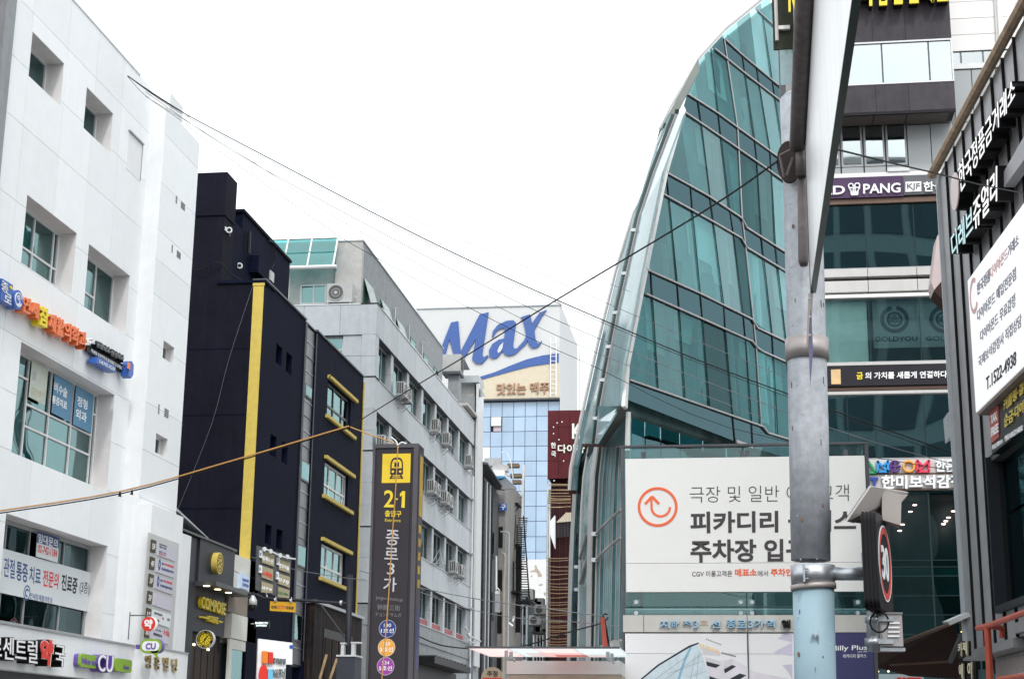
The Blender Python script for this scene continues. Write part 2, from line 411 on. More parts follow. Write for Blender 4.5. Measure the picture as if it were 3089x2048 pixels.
window(wb, FA, H['w4b'], -.40, FRAMEW, GLASSW, vb=w4v, hb=[(t0+.62,s0,w4v[1])], room=1.5, cover=[(CURT,.0),(BLIND,.55),(CURT,.0)])
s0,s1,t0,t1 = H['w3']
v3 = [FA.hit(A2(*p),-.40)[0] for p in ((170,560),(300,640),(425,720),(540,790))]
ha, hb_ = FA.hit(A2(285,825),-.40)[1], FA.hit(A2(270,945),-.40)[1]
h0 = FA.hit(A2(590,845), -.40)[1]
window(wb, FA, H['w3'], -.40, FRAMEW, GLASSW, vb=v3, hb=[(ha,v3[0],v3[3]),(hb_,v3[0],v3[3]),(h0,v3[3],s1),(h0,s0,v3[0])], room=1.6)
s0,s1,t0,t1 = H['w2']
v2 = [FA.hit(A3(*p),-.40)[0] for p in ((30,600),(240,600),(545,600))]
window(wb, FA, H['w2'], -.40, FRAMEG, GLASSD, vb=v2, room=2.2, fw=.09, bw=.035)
# flush hatch high on the wall
s0,s1,t0,t1 = FA.rect([A1(743,760),A1(822,838),A1(803,1045),A1(725,970)])
hw = box('hatch', SHUTW, wb, FA, s0, s1, t0, t1, 0, .006)
MB().box(FA, s0-.02, s1+.03, t1, t1+.035, 0, .05).box(FA, s1, s1+.025, t0, t1, 0, .022).build('drip_edge', FRAMEG, wb)
# the return and the set-forward end bay
Y2 = 38.66
FR = Fac((-14.5, YC, 0), (1, 0, 0))
box('return_wall', WHITE2, wb, FR, -.05, .386, 0, 17.35, -.5, .004)
h2 = [FA2.rect([A2(945,395),A2(1008,440),A2(1000,538),A2(938,493)]), FA2.rect([A2(903,930),A2(968,965),A2(962,1078),A2(893,1035)])]
wall(wb, FA2, YC, Y2, 0, 17.33, h2, -.35, -.016, REVEAL)
clad(wb, FA2, YC, Y2, 0, 17.33, [], jt+[13.3], h2, WHITE)
box('return_wall', WHITE2, wb, Fac((-14.1, Y2, 0), (-1, 0, 0)), .02, .4, 0, 17.33, -.02, .0)
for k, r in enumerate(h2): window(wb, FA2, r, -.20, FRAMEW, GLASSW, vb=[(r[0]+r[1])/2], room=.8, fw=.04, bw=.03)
box('parapet', WHITE2, wb, FA2, 36.35, 37.28, 17.34, 17.82, -1.4, -.02)
box('parapet', WHITE, wb, FA, YL, 35.2, ZT, ZT+.05, -.35, .02)
box('roof', CONC, wb, FA, YL, Y2, 17.0, 17.1, -9, -.43)
box('side_wall', WHITE2, wb, Fac((-14.5, YL, 0), (-1, 0, 0)), .42, 9, 0, 17.7, -.3, .0)
box('rear_wall', WHITE2, wb, FA, YL, Y2, 0, 17.3, -9.3, -9)
# louvre vents, pairs
def vent(px1, px2):
    for P in (px1, px2):
        s0,s1,t0,t1 = FA2.rect(P); n = 5
        v = MB().box(FA2, s0, s1, t0, t1, -.012, .004).build('vent', FRAMEW, wb)
        for k in range(n):
            tt = t0+(t1-t0)*(k+.25)/n
            box('slot', BLACK, v, FA2, s0+.012, s1-.012, tt, tt+(t1-t0)/n*.62, .0041, .0065)
vent([A1(1013,1128),A1(1024,1135),A1(1021,1178),A1(1012,1172)], [A1(1044,1158),A1(1070,1185),A1(1064,1222),A1(1041,1195)])
vent([A1(990,1410),A1(998,1417),A1(996,1462),A1(988,1456)], [A1(1020,1440),A1(1044,1466),A1(1040,1502),A1(1017,1478)])
vent([A2(912,760),A2(922,768),A2(919,825),A2(910,818)], [A2(948,782),A2(974,800),A2(971,850),A2(946,832)])
# lower pier carrying the directory
FP = Fac((-13.75, 0, 0), (0, 1, 0))
a0 = FP.hit(A3(1285,800))[0]; a1 = FP.hit(A3(1500,400))[0]; a2 = FP.hit(A3(1578,250))[0]; a3 = FP.hit(A3(1655,330))[0]
zt1 = FP.hit(A3(1500,135))[1]; zt2 = FP.hit(A3(1615,322))[1]
MB().box(FP, a0-.15, a2, 0, zt1, -.5, 0).build('pier', WHITE2, wb)
MB().box(FP, a2, a3, 0, zt2, -.5, -.004).build('pier', WHITE2, wb)
# shop fascia
FF = Fac((-13.95, 0, 0), (0, 1, 0)); FF2 = Fac((-13.55, 0, 0), (0, 1, 0))
fz = FF.hit(A3(600,1190))[1]; fe = FF.hit(A3(1160,1400))[0]
zb = FF.hit(A3(600,1545))[1]
box('fascia', WHITE2, wb, FF, YL-1, fe, zb, fz, -.55, 0)
box('fascia_cap', FRAMEG, wb, FF, YL-1, fe, fz, fz+.04, -.55, .03)
fe2 = FF2.hit(A3(1620,1400))[0]; fz2 = FF2.hit(A3(1400,1312))[1]
box('fascia', WHITE2, wb, FF2, fe-.02, fe2, 2.6, fz2, -.7, 0)
box('fascia_cap', FRAMEG, wb, FF2, fe-.02, fe2, fz2, fz2+.035, -.7, .02)
box('shop_front', FRAMED, wb, FF, YL-1, fe, 0, zb, -.5, -.25)
box('shop_front', GREYP, wb, FF2, fe-.02, fe2, 0, 2.6, -.6, -.02)
# neighbour at the far left edge
nb = thing('brick_building', 'dark red brick building at the left edge beyond the white one', 'building', (-17, 26, 0))
box('pilaster', GREYC, nb, FA, 27.75, YL-.01, 0, 19.5, -.6, .12)
box('wall', mat('dark brick wall', (.16,.07,.075), .85, var=.3, scale=9), nb, FA, 20.0, 27.74, 0, 19.5, -.6, -.05)

# posters and banners behind the white building's glass
NAVY = mat('navy print', (.03,.07,.22), .6, var=.03); PBLUE = mat('poster blue', (.10,.25,.40), .6, var=.12, scale=2)
PWHITE = mat('poster white', (.66,.70,.72), .6, var=.04); PRED = mat('poster red', (.62,.05,.06), .6, var=.03)
PCREAM = mat('poster cream', (.55,.60,.52), .6, var=.12, scale=4); PDARK = mat('dark print', (.03,.035,.045), .6)
def pane_poster(name, label, F, px, d, m, cat='poster'):
    q = quad_of(F, px, d)
    o = MB().prism(F, q, d-.004, d).build(name, m); return tag(o, label, cat)
dP = -.36
o = pane_poster('poster', 'pale green paper poster in the clinic window, second column of panes', FA, [C1(362,1000),C1(545,1105),C1(505,1500),C1(322,1405)], dP, PCREAM)
MB().prism(FA, quad_of(FA, [C1(372,1110),C1(412,1130),C1(400,1230),C1(362,1210)], dP), dP+.0005, dP+.002).build('figure', FRAMEG, o)
text(FA, '검진센터', [C1(350,1290),C1(505,1360),C1(500,1430),C1(345,1370)], dP+.0005, dP+.002, mat('ochre print', (.42,.36,.2), .6), o)
o = pane_poster('poster', 'blue window poster with two rows of white letters in the clinic window', FA, [A2(316,590),A2(420,645),A2(405,866),A2(297,812)], dP, PBLUE)
text(FA, '비수술', [A2(316,632),A2(390,672),A2(386,730),A2(312,688)], dP+.0005, dP+.002, LWHITE, o, bold=.02)
text(FA, '통증치료', [A2(304,708),A2(388,750),A2(385,798),A2(300,754)], dP+.0005, dP+.002, LWHITE, o, bold=.02)
o = pane_poster('poster', 'blue window poster with four white letters beside the clear right-hand panes', FA, [A2(440,655),A2(540,710),A2(527,930),A2(420,880)], dP, PBLUE)
text(FA, '정형', [A2(448,712),A2(506,742),A2(504,798),A2(446,770)], dP+.0005, dP+.002, LWHITE, o, bold=.02)
text(FA, '외과', [A2(440,785),A2(502,815),A2(498,872),A2(436,842)], dP+.0005, dP+.002, LWHITE, o, bold=.02)
o = pane_poster('rental_notice', 'blue and white letting notice high in the second floor window', FA, [A3(322,290),A3(513,350),A3(497,562),A3(310,508)], dP+.03, PWHITE, 'notice')
MB().prism(FA, quad_of(FA, [A3(322,290),A3(513,350),A3(506,440),A3(317,388)], dP+.03), dP+.0305, dP+.032).build('header', NAVY, o)
text(FA, '임대문의', [A3(332,305),A3(502,362),A3(498,438),A3(328,385)], dP+.0322, dP+.034, LWHITE, o, bold=.015)
text(FA, '02-742-1184', [A3(330,405),A3(497,452),A3(492,520),A3(325,472)], dP+.0305, dP+.033, PRED, o, bold=.02)
o = pane_poster('banner', 'wide white clinic banner with navy and red letters across the second floor window', FA, [A3(-60,415),A3(808,655),A3(780,990),A3(-90,800)], dP, PWHITE, 'banner')
for s_, m_, q_, b_ in (('관절', NAVY, [A3(36,512),A3(130,540),A3(126,702),A3(30,680)], .01), ('통증', NAVY, [A3(145,548),A3(242,575),A3(238,738),A3(140,712)], .02),
                   ('치료', NAVY, [A3(258,590),A3(355,612),A3(350,758),A3(250,735)], .01), ('전문의', PRED, [A3(375,618),A3(512,655),A3(500,792),A3(368,765)], .02),
                   ('진료중', PDARK, [A3(535,655),A3(675,695),A3(660,835),A3(530,800)], .025), ('(3층)', PDARK, [A3(692,710),A3(775,735),A3(768,852),A3(686,835)], .0),
                   ('척', NAVY, [A3(-38,490),A3(14,505),A3(10,662),A3(-42,645)], .01), ('연세참재활의학과', NAVY, [A3(262,818),A3(455,865),A3(450,920),A3(258,870)], 0)):
    text(FA, s_, q_, dP+.0005, dP+.003, m_, o, bold=b_)
c_ = FA.hit(A3(232,822), dP); MB().ring(FA, c_[0], c_[1], .13, .16, dP+.0005, dP+.003).build('emblem', NAVY, o); MB().ring(FA, c_[0], c_[1], .05, .09, dP+.0005, dP+.003, a0=.5, a1=5.2).build('emblem', NAVY, o)

# clinic letters over the third floor window
FAs = FA.out(0)
t = thing('clinic_letter_sign', 'long row of orange and yellow channel letters with blue badges above the big clinic window', 'sign', tuple(FA.pt(31.5, 12.0, 0)))
def plate(F, px, d0, d1, m, par, name='plate', dh=None): return MB().prism(F, quad_of(F, px, d1 if dh is None else dh), d0, d1).build(name, m, par)
p = plate(FA, [C1(25,75),C1(148,150),C1(132,385),C1(5,310)], .08, .26, BLUE, t, 'badge')
text(FA, '종', [C1(22,92),C1(100,150),C1(90,262),C1(18,200)], .2605, .275, LWHITE, p); text(FA, '로', [C1(58,225),C1(135,275),C1(128,372),C1(52,330)], .2605, .275, LWHITE, p)
text(FA, '+', [C1(112,150),C1(150,170),C1(148,205),C1(110,190)], .2605, .28, YELL, p, bold=.04)
cs, ct = FA.hit(C1(205,315), .26); r_ = abs(FA.hit(C1(205,200), .26)[1]-ct); rs_ = abs(FA.hit(C1(258,340), .26)[0]-cs)
p = MB().disk(FA, cs, ct, rs_, r_*.98, .06, .26).build('round_badge', BLUE, t)
MB().ring(FA, cs, ct, r_*.62, r_*.72, .2605, .275, k=rs_/r_, a0=.3, a1=5.9).build('emblem', LWHITE, p); MB().ring(FA, cs, ct+r_*.2, r_*.16, r_*.26, .2605, .275, k=rs_/r_).build('emblem', LWHITE, p)
MB().ring(FA, cs, ct-r_*.25, r_*.22, r_*.32, .2605, .275, k=rs_/r_, a0=-2.2, a1=1.6).build('emblem', LWHITE, p)
letters(FA, '연세', [C1(268,262),C1(450,365),C1(440,540),C1(250,440)], .06, .26, ORANGE, t, bold=.03)
letters(FA, '참', [C1(458,375),C1(558,425),C1(548,640),C1(442,585)], .06, .27, YELL, t, bold=.03)
letters(FA, '재활의학과', [C1(560,448),C1(985,690),C1(972,882),C1(548,650)], .06, .26, ORANGE, t, bold=.03)
plate(FA, [C1(985,800),C1(1400,1050),C1(1392,1145),C1(980,890)], .05, .12, LBLACK, t, 'backing')
text(FA, '척·관절 통증의학과 물리치료 도수치료', [C1(1030,865),C1(1380,1065),C1(1374,1105),C1(1026,905)], .1205, .135, LWHITE, t)
text(FA, '일', [C1(1040,740),C1(1072,765),C1(1070,815),C1(1035,795)], .08, .24, LWHITE, t)
text(FA, '반', [C1(1005,762),C1(1030,785),C1(1020,830),C1(998,812)], .08, .24, LWHITE, t)
text(FA, '정형외과·신경외과', [C1(1082,765),C1(1400,940),C1(1394,1025),C1(1078,860)], .05, .19, LBLACK, t, bold=.07)
text(FA, '정형외과·신경외과', [C1(1095,790),C1(1400,955),C1(1394,1005),C1(1090,845)], .1905, .21, mat('dim letter face', (.22,.23,.25), .5), t, bold=.0)
p = plate(FA, [C1(1105,958),C1(1305,1068),C1(1298,1138),C1(1085,1022)], .07, .28, BLUE, t, 'pill')
text(FA, 'Tel.742-7578', [C1(1120,985),C1(1296,1082),C1(1290,1118),C1(1112,1018)], .2805, .295, PWHITE, p)
q = [FA.hit(C1(*c), .22) for c in ((1425,1045),(1450,1005),(1472,1050),(1466,1160),(1440,1200),(1410,1165))]
p = MB().prism(FA, q, .10, .30).build('arrow', BLUE, t)
plate(FA, [C1(1438,1010),C1(1470,1030),C1(1465,1100),C1(1434,1085)], .3005, .31, ORANGE, p, 'arrow_tip')
# small dark brackets under the letters
for k in range(7):
    a = C1(60+190*k, 400+108*k); s_, t_ = FA.hit(a, .05); box('bracket', STEELD, t, FA, s_, s_+.03, t_+.05, t_+.11, 0, .12)

# pharmacy, shop and building names on the fascia
t = thing('pharmacy_letters', 'black sided white letters with one big red letter on the white shop fascia', 'sign', tuple(FF.pt(30.5, 3.5)))
BK = [A3(-80,1180),A3(345,1245),A3(340,1455),A3(-85,1400)]
text(FF, '로센트럴', [A3(-84,1178),A3(332,1234),A3(327,1438),A3(-89,1384)], .0, .26, LBLACK, t, name='letter_side', bold=.03)
letters(FF, '로센트럴', [A3(-80,1182),A3(328,1238),A3(323,1432),A3(-85,1378)], .2605, .27, LWHITE, t, bold=.005)
text(FF, '약', [A3(347,1213),A3(475,1228),A3(450,1460),A3(347,1445)], .27, .275, LWHITE, t, name='letter_edge', bold=.08)
text(FF, '약', [A3(350,1215),A3(472,1230),A3(447,1458),A3(350,1443)], .0, .27, LBLACK, t, name='letter_side', bold=.07)
letters(FF, '약', [A3(352,1218),A3(470,1232),A3(445,1455),A3(352,1440)], .2755, .29, RED, t, bold=.06)
text(FF, '국', [A3(477,1264),A3(570,1281),A3(556,1465),A3(475,1449)], .0, .26, LBLACK, t, name='letter_side', bold=.03)
letters(FF, '국', [A3(480,1268),A3(566,1284),A3(552,1460),A3(478,1445)], .2605, .27, LWHITE, t, bold=.005)
def pill_pts(s0, s1, t0, t1, r=None, n=6):
    r = r or (t1-t0)*.3; P = []
    for cx, cy, a in ((s1-r,t1-r,0),(s0+r,t1-r,90),(s0+r,t0+r,180),(s1-r,t0+r,270)):
        P += [(cx+r*math.cos(R(a+90*k/n)), cy+r*math.sin(R(a+90*k/n))) for k in range(n+1)]
    return P
t = thing('convenience_store_sign', 'green pill sign with thick white and violet letters in its middle on the fascia', 'sign', tuple(FF.pt(33, 3.4)))
for px, s_ in (([A3(690,1348),A3(845,1362),A3(840,1475),A3(686,1460)], 'Nice to'), ([A3(990,1388),A3(1132,1397),A3(1130,1510),A3(988,1498)], None)):
    r_ = FF.rect(px, .14)
    p = MB().prism(FF, pill_pts(*r_), .10, .16).build('pill', CUG, t); MB().prism(FF, pill_pts(*r_), .0, .10).build('pill_side', CUP, p)
    if s_: text(FF, s_, [A3(712,1380),A3(832,1398),A3(828,1450),A3(708,1432)], .1605, .17, CUP, p, bold=.02)
    else: text(FF, 'Green', [A3(1070,1440),A3(1115,1445),A3(1112,1485),A3(1068,1478)], .1605, .17, CUP, p)
text(FF, 'CU', [A3(848,1349),A3(989,1362),A3(978,1514),A3(844,1502)], .0, .22, CUP, t, name='letter_side', bold=.03)
letters(FF, 'CU', [A3(852,1352),A3(985,1365),A3(974,1510),A3(848,1498)], .2205, .23, LWHITE, t, bold=.01)
t = thing('building_name_letters', 'four small gold letters on the white fascia under the oval shop sign', 'sign', tuple(FF2.pt(36.3, 3.3)))
for ch_, xa_ in (('영',1264),('흥',1342),('빌',1416),('딩',1488)): text(FF2, ch_, [A3(xa_,1354+(xa_-1262)*.14),A3(xa_+44,1360+(xa_-1262)*.14),A3(xa_+42,1478+(xa_-1262)*.12),A3(xa_,1472+(xa_-1262)*.12)], .0, .05, GOLD, t, name='letter')
# round pharmacy disc and oval sign facing the avenue
FD = Fac((0, 35.2, 0), (1, 0, 0))
cs, ct = FD.hit(A3(1283,1090)); r_ = abs(FD.hit(A3(1225,1090))[0]-cs)
t = thing('round_pharmacy_sign', 'round red disc sign with one white letter hung on the white wall', 'sign', tuple(FD.pt(cs, ct)))
MB().disk(FD, cs+.02, ct, r_*1.08, r_*1.06, -.09, .0).build('rim', LWHITE, t, True)
MB().disk(FD, cs, ct, r_, r_, .0, .02).build('face', RED, t)
text(FD, '약', None, .0205, .03, LWHITE, t, bold=.05, st=rq(cs-r_*.62, cs+r_*.62, ct-r_*.68, ct+r_*.66))
MB().tube([FD.pt(cs-.5,ct+.2,-.1), FD.pt(cs,ct+.2,-.1)], .015).tube([FD.pt(cs-.5,ct+.28,-.1), FD.pt(cs-.5,ct-.35,-.1)], .012).build('bracket', STEELD, t)
r_ = FD.rect([A3(1207,1220),A3(1400,1220),A3(1400,1342),A3(1207,1342)], .05)
t = thing('oval_store_sign', 'white speech bubble sign with green rim and violet letters projecting from the wall', 'sign', tuple(FD.pt(r_[0], r_[2])))
MB().prism(FD, pill_pts(*r_, r=.14), -.12, .03).build('side', CUP, t, loc=None)
MB().prism(FD, pill_pts(r_[0],r_[1]-.02,r_[2],r_[3], r=.14)+[], .03, .045).build('rim', CUG, t)
MB().prism(FD, [(r_[1]-.28,r_[2]+.04),(r_[1]-.12,r_[2]-.09),(r_[1]-.08,r_[2]+.06)], .03, .045).build('tail', CUG, t)
MB().prism(FD, pill_pts(r_[0]+.05,r_[1]-.07,r_[2]+.05,r_[3]-.05, r=.10), .0455, .055).build('face', LWHITE, t)
text(FD, 'CU', None, .0555, .065, CUP, t, bold=.03, st=rq(r_[0]+.14, r_[1]-.15, r_[2]+.085, r_[3]-.09))
box('mount', CUP, t, FD, r_[0]-.12, r_[0]-.01, r_[2]+.1, r_[3]-.12, -.12, -.02)
# directory board
t = thing('floor_directory', 'tall grey floor directory with six brown floor tags on the white pier', 'sign', tuple(FP.pt(36.9, 4)))
DG = mat('brushed plate', (.50,.51,.50), .4, metal=.2, var=.05); DB = mat('brown floor tag', (.07,.055,.03), .5); DL = mat('lilac plate', (.50,.49,.56), .45, var=.03)
plate(FP, [C2(205,105),C2(580,245),C2(492,1600),C2(100,1460)], 0, .03, DG, t, 'board')
rows = ['5F','4F','3F','2F','1F','B1']
for k in range(6):
    dx, dy = -15.5*k, 212*k
    p = plate(FP, [C2(243+dx,190+dy),C2(298+dx,210+dy),C2(285+dx,360+dy),C2(230+dx,345+dy)], .031, .055, DB, t, 'floor_tag')
    text(FP, rows[k], [C2(250+dx,238+dy),C2(290+dx,255+dy),C2(282+dx,325+dy),C2(243+dx,308+dy)], .0555, .06, LWHITE, p)
    dx, dy = -17*k, 207*k
    if k < 4 or k == 5:
        p = plate(FP, [C2(330+dx,235+dy),C2(548+dx,300+dy),C2(532+dx,465+dy),C2(308+dx,385+dy)], .031, .055, DL, t, 'name_plate')
    else:
        p = plate(FP, [C2(330+dx,235+dy),C2(548+dx,300+dy),C2(532+dx,465+dy),C2(308+dx,385+dy)], .031, .055, PWHITE, t, 'name_plate')
    def tt(s_, x0, y0, x1, y1, m_, b_=0): text(FP, s_, [C2(x0+dx,y0+dy),C2(x1+dx,y0+dy+(x1-x0)*.33),C2(x1+dx,y1+dy+(x1-x0)*.33),C2(x0+dx,y1+dy)], .0555, .06, m_, p, bold=b_)
    if k == 0:
        tt('법무사사무소', 335, 238, 430, 262, PDARK); tt('행정사 법인', 335, 270, 420, 292, NAVY); tt('상담 T.766', 330, 325, 420, 350, NAVY); tt('환영합니다', 328, 355, 420, 375, PRED)
    if k in (1, 2):
        c_ = FP.hit(C2(352+dx,298+dy), .0555); MB().ring(FP, c_[0], c_[1], .06, .13, .0555, .06, k=.55).build('emblem', NAVY, p)
        tt('종로', 382, 270, 408, 300, NAVY, .02); tt('척추관절재활', 415, 275, 530, 305, PRED, .02); tt('연세참재활의학과', 378, 330, 530, 362, NAVY, .02)
    if k == 4:
        tt('종로귀금속', 340, 260, 440, 290, PDARK, .02); tt('약국', 440, 330, 460, 360, PRED, .03); tt('센트럴', 345, 345, 400, 375, PDARK, .03); tt('CU', 500, 340, 530, 372, PDARK, .03)
    if k == 5:
        tt('지하 중식당', 345, 255, 440, 280, NAVY); tt('전통중화요리', 345, 310, 450, 345, PDARK, .02); tt('大陸', 465, 275, 545, 340, PRED, .02)
# unseen office tower added behind the camera, shaped to fill the window reflections
AV = MB().wbox(2, 26, -52, -36, 0, 46)
for k in range(13):
    AV.slot(1)
    for i in range(8): AV.wbox(2.5+2.9*i, 4.8+2.9*i, -35.99, -35.9, 1.2+3.5*k, 3.3+3.5*k)
structure(AV.build('added_avenue_facade', [mat('avenue stone', (.5,.5,.49), .8), mat('avenue window', (.10,.12,.13), .3)]))

# ---------------------------------------------------------------- black building with the yellow strip
bb = thing('black_building', 'black rendered building with one tall yellow corner strip and yellow window lintels', 'building', (-17, 52, 0))
YB = 46.4
FB = Fac((0, YB, 0), (1, 0, 0)); FS = FA
x_tow = -15.95
MB().box(FB, -22, x_tow, 0, 18.0, -1.0, 0).build('stair_tower', BLACKW2, bb)
MB().box(FB, -22, x_tow+.03, 18.0, 19.45, -1.0, .05).build('stair_tower', BLACKW2, bb)
MB().box(FB, x_tow+.001, -14.55, 0, 15.72, -1.0, -.001).build('front_wall', BLACKW2, bb)
MB().box(FB, x_tow-.1, -14.45, 15.72, 15.80, -1.05, .06).build('coping', BLACKW, bb)
yt = FB.hit(A4(565,735)); yb_ = FB.hit(A5(470,850))
box('corner_strip', YEL, bb, FB, -14.86, -14.52, 6.5, 15.62, -.2, .03)
box('strip_cap', YEL, bb, FB, -14.88, -14.50, 15.62, 15.71, -.2, .045)
# small joints in the render, shallow ledges on the front
for z_ in (8.6, 11.5, 13.6): box('ledge', BLACKW, bb, FB, -22, -14.88, z_, z_+.03, -.01, .012)
# penthouse volumes behind
FPn = Fac((-16.05, 0, 0), (0, 1, 0))
MB().wbox(-22, -16.0, 47.45, 48.5, 15.7, 18.2).build('penthouse', BLACKW, bb)
MB().wbox(-22, -16.03, 48.5, 54.2, 14.5, 18.82).build('penthouse', BLACKW, bb)
MB().wbox(-22, -15.97, 48.42, 54.25, 18.82, 18.92).build('coping', BLACKW2, bb)
r_ = FPn.rect([A4(500,582),A4(578,650),A4(578,740),A4(500,700)])
w = MB().box(FPn, r_[0]-.2, r_[1], r_[2], r_[3], -.3, .35).build('dormer', BLACKW, bb)
box('dormer_window', FRAMEG, bb, FPn, r_[1]-.5, r_[1]-.05, r_[2]+.1, r_[3]-.15, .3501, .40)
MB().tube([FPn.pt(*FPn.hit(A4(495,430),.12),.12), FPn.pt(*FPn.hit(A4(490,560),.12),.12)], .06).build('vent_pipe', BLACK, bb)
MB().tube([FPn.pt(*FPn.hit(A4(q[0],q[1]),.1),.1) for q in ((610,480),(645,500),(640,620),(605,690))], .02).build('conduit', BLACK, bb)
# street side
hs_ = []
for P in ([A4(650,1085),A4(690,1115),A4(683,1230),A4(655,1205)], [A4(713,1140),A4(750,1165),A4(745,1280),A4(710,1255)],
          [A5(615,135),A5(650,150),A5(645,270),A5(608,255)], [A5(680,175),A5(712,195),A5(708,310),A5(678,300)],
          [A5(583,655),A5(620,670),A5(615,785),A5(580,770)], [A5(650,690),A5(687,695),A5(683,815),A5(645,800)]):
    r_ = FS.rect(P); hs_.append((r_[0], r_[0]+.68, r_[3]-.66 if False else r_[2], r_[3]))
big = [(54.55, 58.05, 13.20, 14.45), (54.55, 58.05, 10.32, 11.52), (54.55, 58.05, 7.42, 8.60)]
SY0, SY1 = 51.25, 52.72
wall(bb, FS, YB+.001, SY0, 0, 15.8, hs_, -.35, 0, BLACKW)
wall(bb, FS, SY1, 59.95, 0, 15.8, big, -.35, 0, BLACKW)
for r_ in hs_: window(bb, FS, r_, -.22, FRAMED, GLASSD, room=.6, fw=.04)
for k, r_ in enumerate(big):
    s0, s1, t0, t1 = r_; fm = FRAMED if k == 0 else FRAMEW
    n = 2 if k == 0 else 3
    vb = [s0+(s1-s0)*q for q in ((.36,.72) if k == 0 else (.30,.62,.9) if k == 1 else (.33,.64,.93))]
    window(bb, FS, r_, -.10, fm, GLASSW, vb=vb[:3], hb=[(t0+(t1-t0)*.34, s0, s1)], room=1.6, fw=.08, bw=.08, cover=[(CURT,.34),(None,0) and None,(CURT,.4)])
    box('lintel', YEL, bb, FS, s0-.12, s1+.75, t1+.06, t1+.18, 0, .11)
    box('sill', YEL, bb, FS, s0-.2, s1+.65, t0-.15, t0-.03, 0, .11)
# metal clad shaft with its small lights
METP = mat('weathered zinc', (.17,.175,.19), .45, metal=.35, var=.25, scale=4, streak=.3, dirt=(.09,.09,.1))
shaft_h = [FS.rect([A4(828,1320),A4(868,1352),A4(863,1425),A4(824,1395)]), (51.5, 52.55, 10.35, 11.05), (51.5, 52.55, 7.45, 8.2), (51.5, 52.5, 5.0, 5.9)]
wall(bb, FS, SY0+.005, SY1-.005, 4.2, 15.75, [], -.35, -.10, STEELD, name='shaft')
z_ = 15.7; k = 0
while z_ > 4.5:
    h_ = .52
    box('panel', METP, bb, FS, SY0+.03, SY1-.06, z_-h_+.02, z_, -.0995, -.06+.004*(k % 2)); z_ -= h_; k += 1
    box('seam', STEEL if k % 2 else METP, bb, FS, SY0+.03, SY1-.06, z_+.001, z_+.019, -.0995, -.03)
for r_ in shaft_h:
    w = MB().box(FS, r_[0], r_[1], r_[2], r_[3], -.058, -.005).build('shaft_window', FRAMED, bb)
    box('pane', GLASSW, w, FS, r_[0]+.07, r_[1]-.07, r_[2]+.06, r_[3]-.06, -.0048, .001)
MB().tube([FS.pt(SY1-.03, z_, .02) for z_ in (15.7, 12, 8, 4.4)], .022).tube([FS.pt(SY0, z_, .03) for z_ in (15.7, 12, 8, 4.4)], .05).build('downpipe', STEELD, bb)
MB().tube([FS.pt(59.9, z_, .04) for z_ in (15.6, 12, 8, 6.1)], .035).build('yellow_pipe', YEL, bb)
MB().box(FS, YB, SY0, 15.8, 15.86, -.4, .05).box(FS, SY1, 59.98, 15.8, 15.86, -.4, .05).box(FS, SY0, SY1, 15.76, 15.8, -.4, .0).build('coping', STEELD, bb)
MB().wbox(-22, -14.86, 47.4, 59.9, 14.0, 14.1).build('roof', BLACKW, bb)
# patched openings low on the black building: rusty hoarding
RUST = mat('rusty hoarding', (.018,.012,.012), .85, var=.7, scale=4, streak=.8, dirt=(.07,.055,.055), bump=.5, bscale=12)
r_ = FS.rect([C4(735,770),C4(1035,870),C4(1025,1300),C4(720,1320)], .1)
box('hoarding', RUST, bb, FS, r_[0]-1.2, 59.9, 2.0, 6.35, .001, .28)
MB().box(FS, r_[0]-1.3, 60.0, 6.35, 6.45, 0, .36).build('flashing', GREYP, bb)
box('opening', BLACK, bb, FS, r_[0]+.1, 58.4, 2.6, 5.6, .2801, .30)
for k in range(4): box('board', mat('brown board', (.025,.015,.010), .8, var=.5), bb, FS, r_[0]+.25+k*.95, r_[0]+.95+k*.95, 2.7, 5.3, .3002, .33)
for a, b in ((A5(940,1425),A5(900,1568)), (A5(1000,1450),A5(960,1568))):
    p, q = FS.hit(a, .5), FS.hit(b, .5); MB().tube([FS.pt(*p,.5), FS.pt(*q,.5)], .05).build('timber_prop', mat('raw timber', (.35,.24,.13), .8, var=.3), bb)
# floodlights on the tower
for P, lab in ((A4(375,422), 'small white floodlight high on the black stair tower'), (A4(437,632), 'round white lamp on the black wall beside the dormer')):
    c = at_y(P[0], P[1], 46.6 if P[1] < 700 else 48.2)
    t = thing('floodlight', lab, 'floodlight', tuple(c))
    L = Fac(c, (1, .3, 0))
    MB().disk(L, 0, 0, .10, .10, -.05, .05, n=16).build('housing', ALUM, t); MB().disk(L, 0, 0, .06, .06, .051, .06, n=14).build('lens', BLACK, t)
    MB().tube([c+Vector((0,.06,0)), c+Vector((-.15,.5,-.05))], .02).build('arm', ALUM, t)
    MB().disk(L, -.13, .04, .06, .07, -.04, .05, n=12).build('junction_box', ALUM, t)

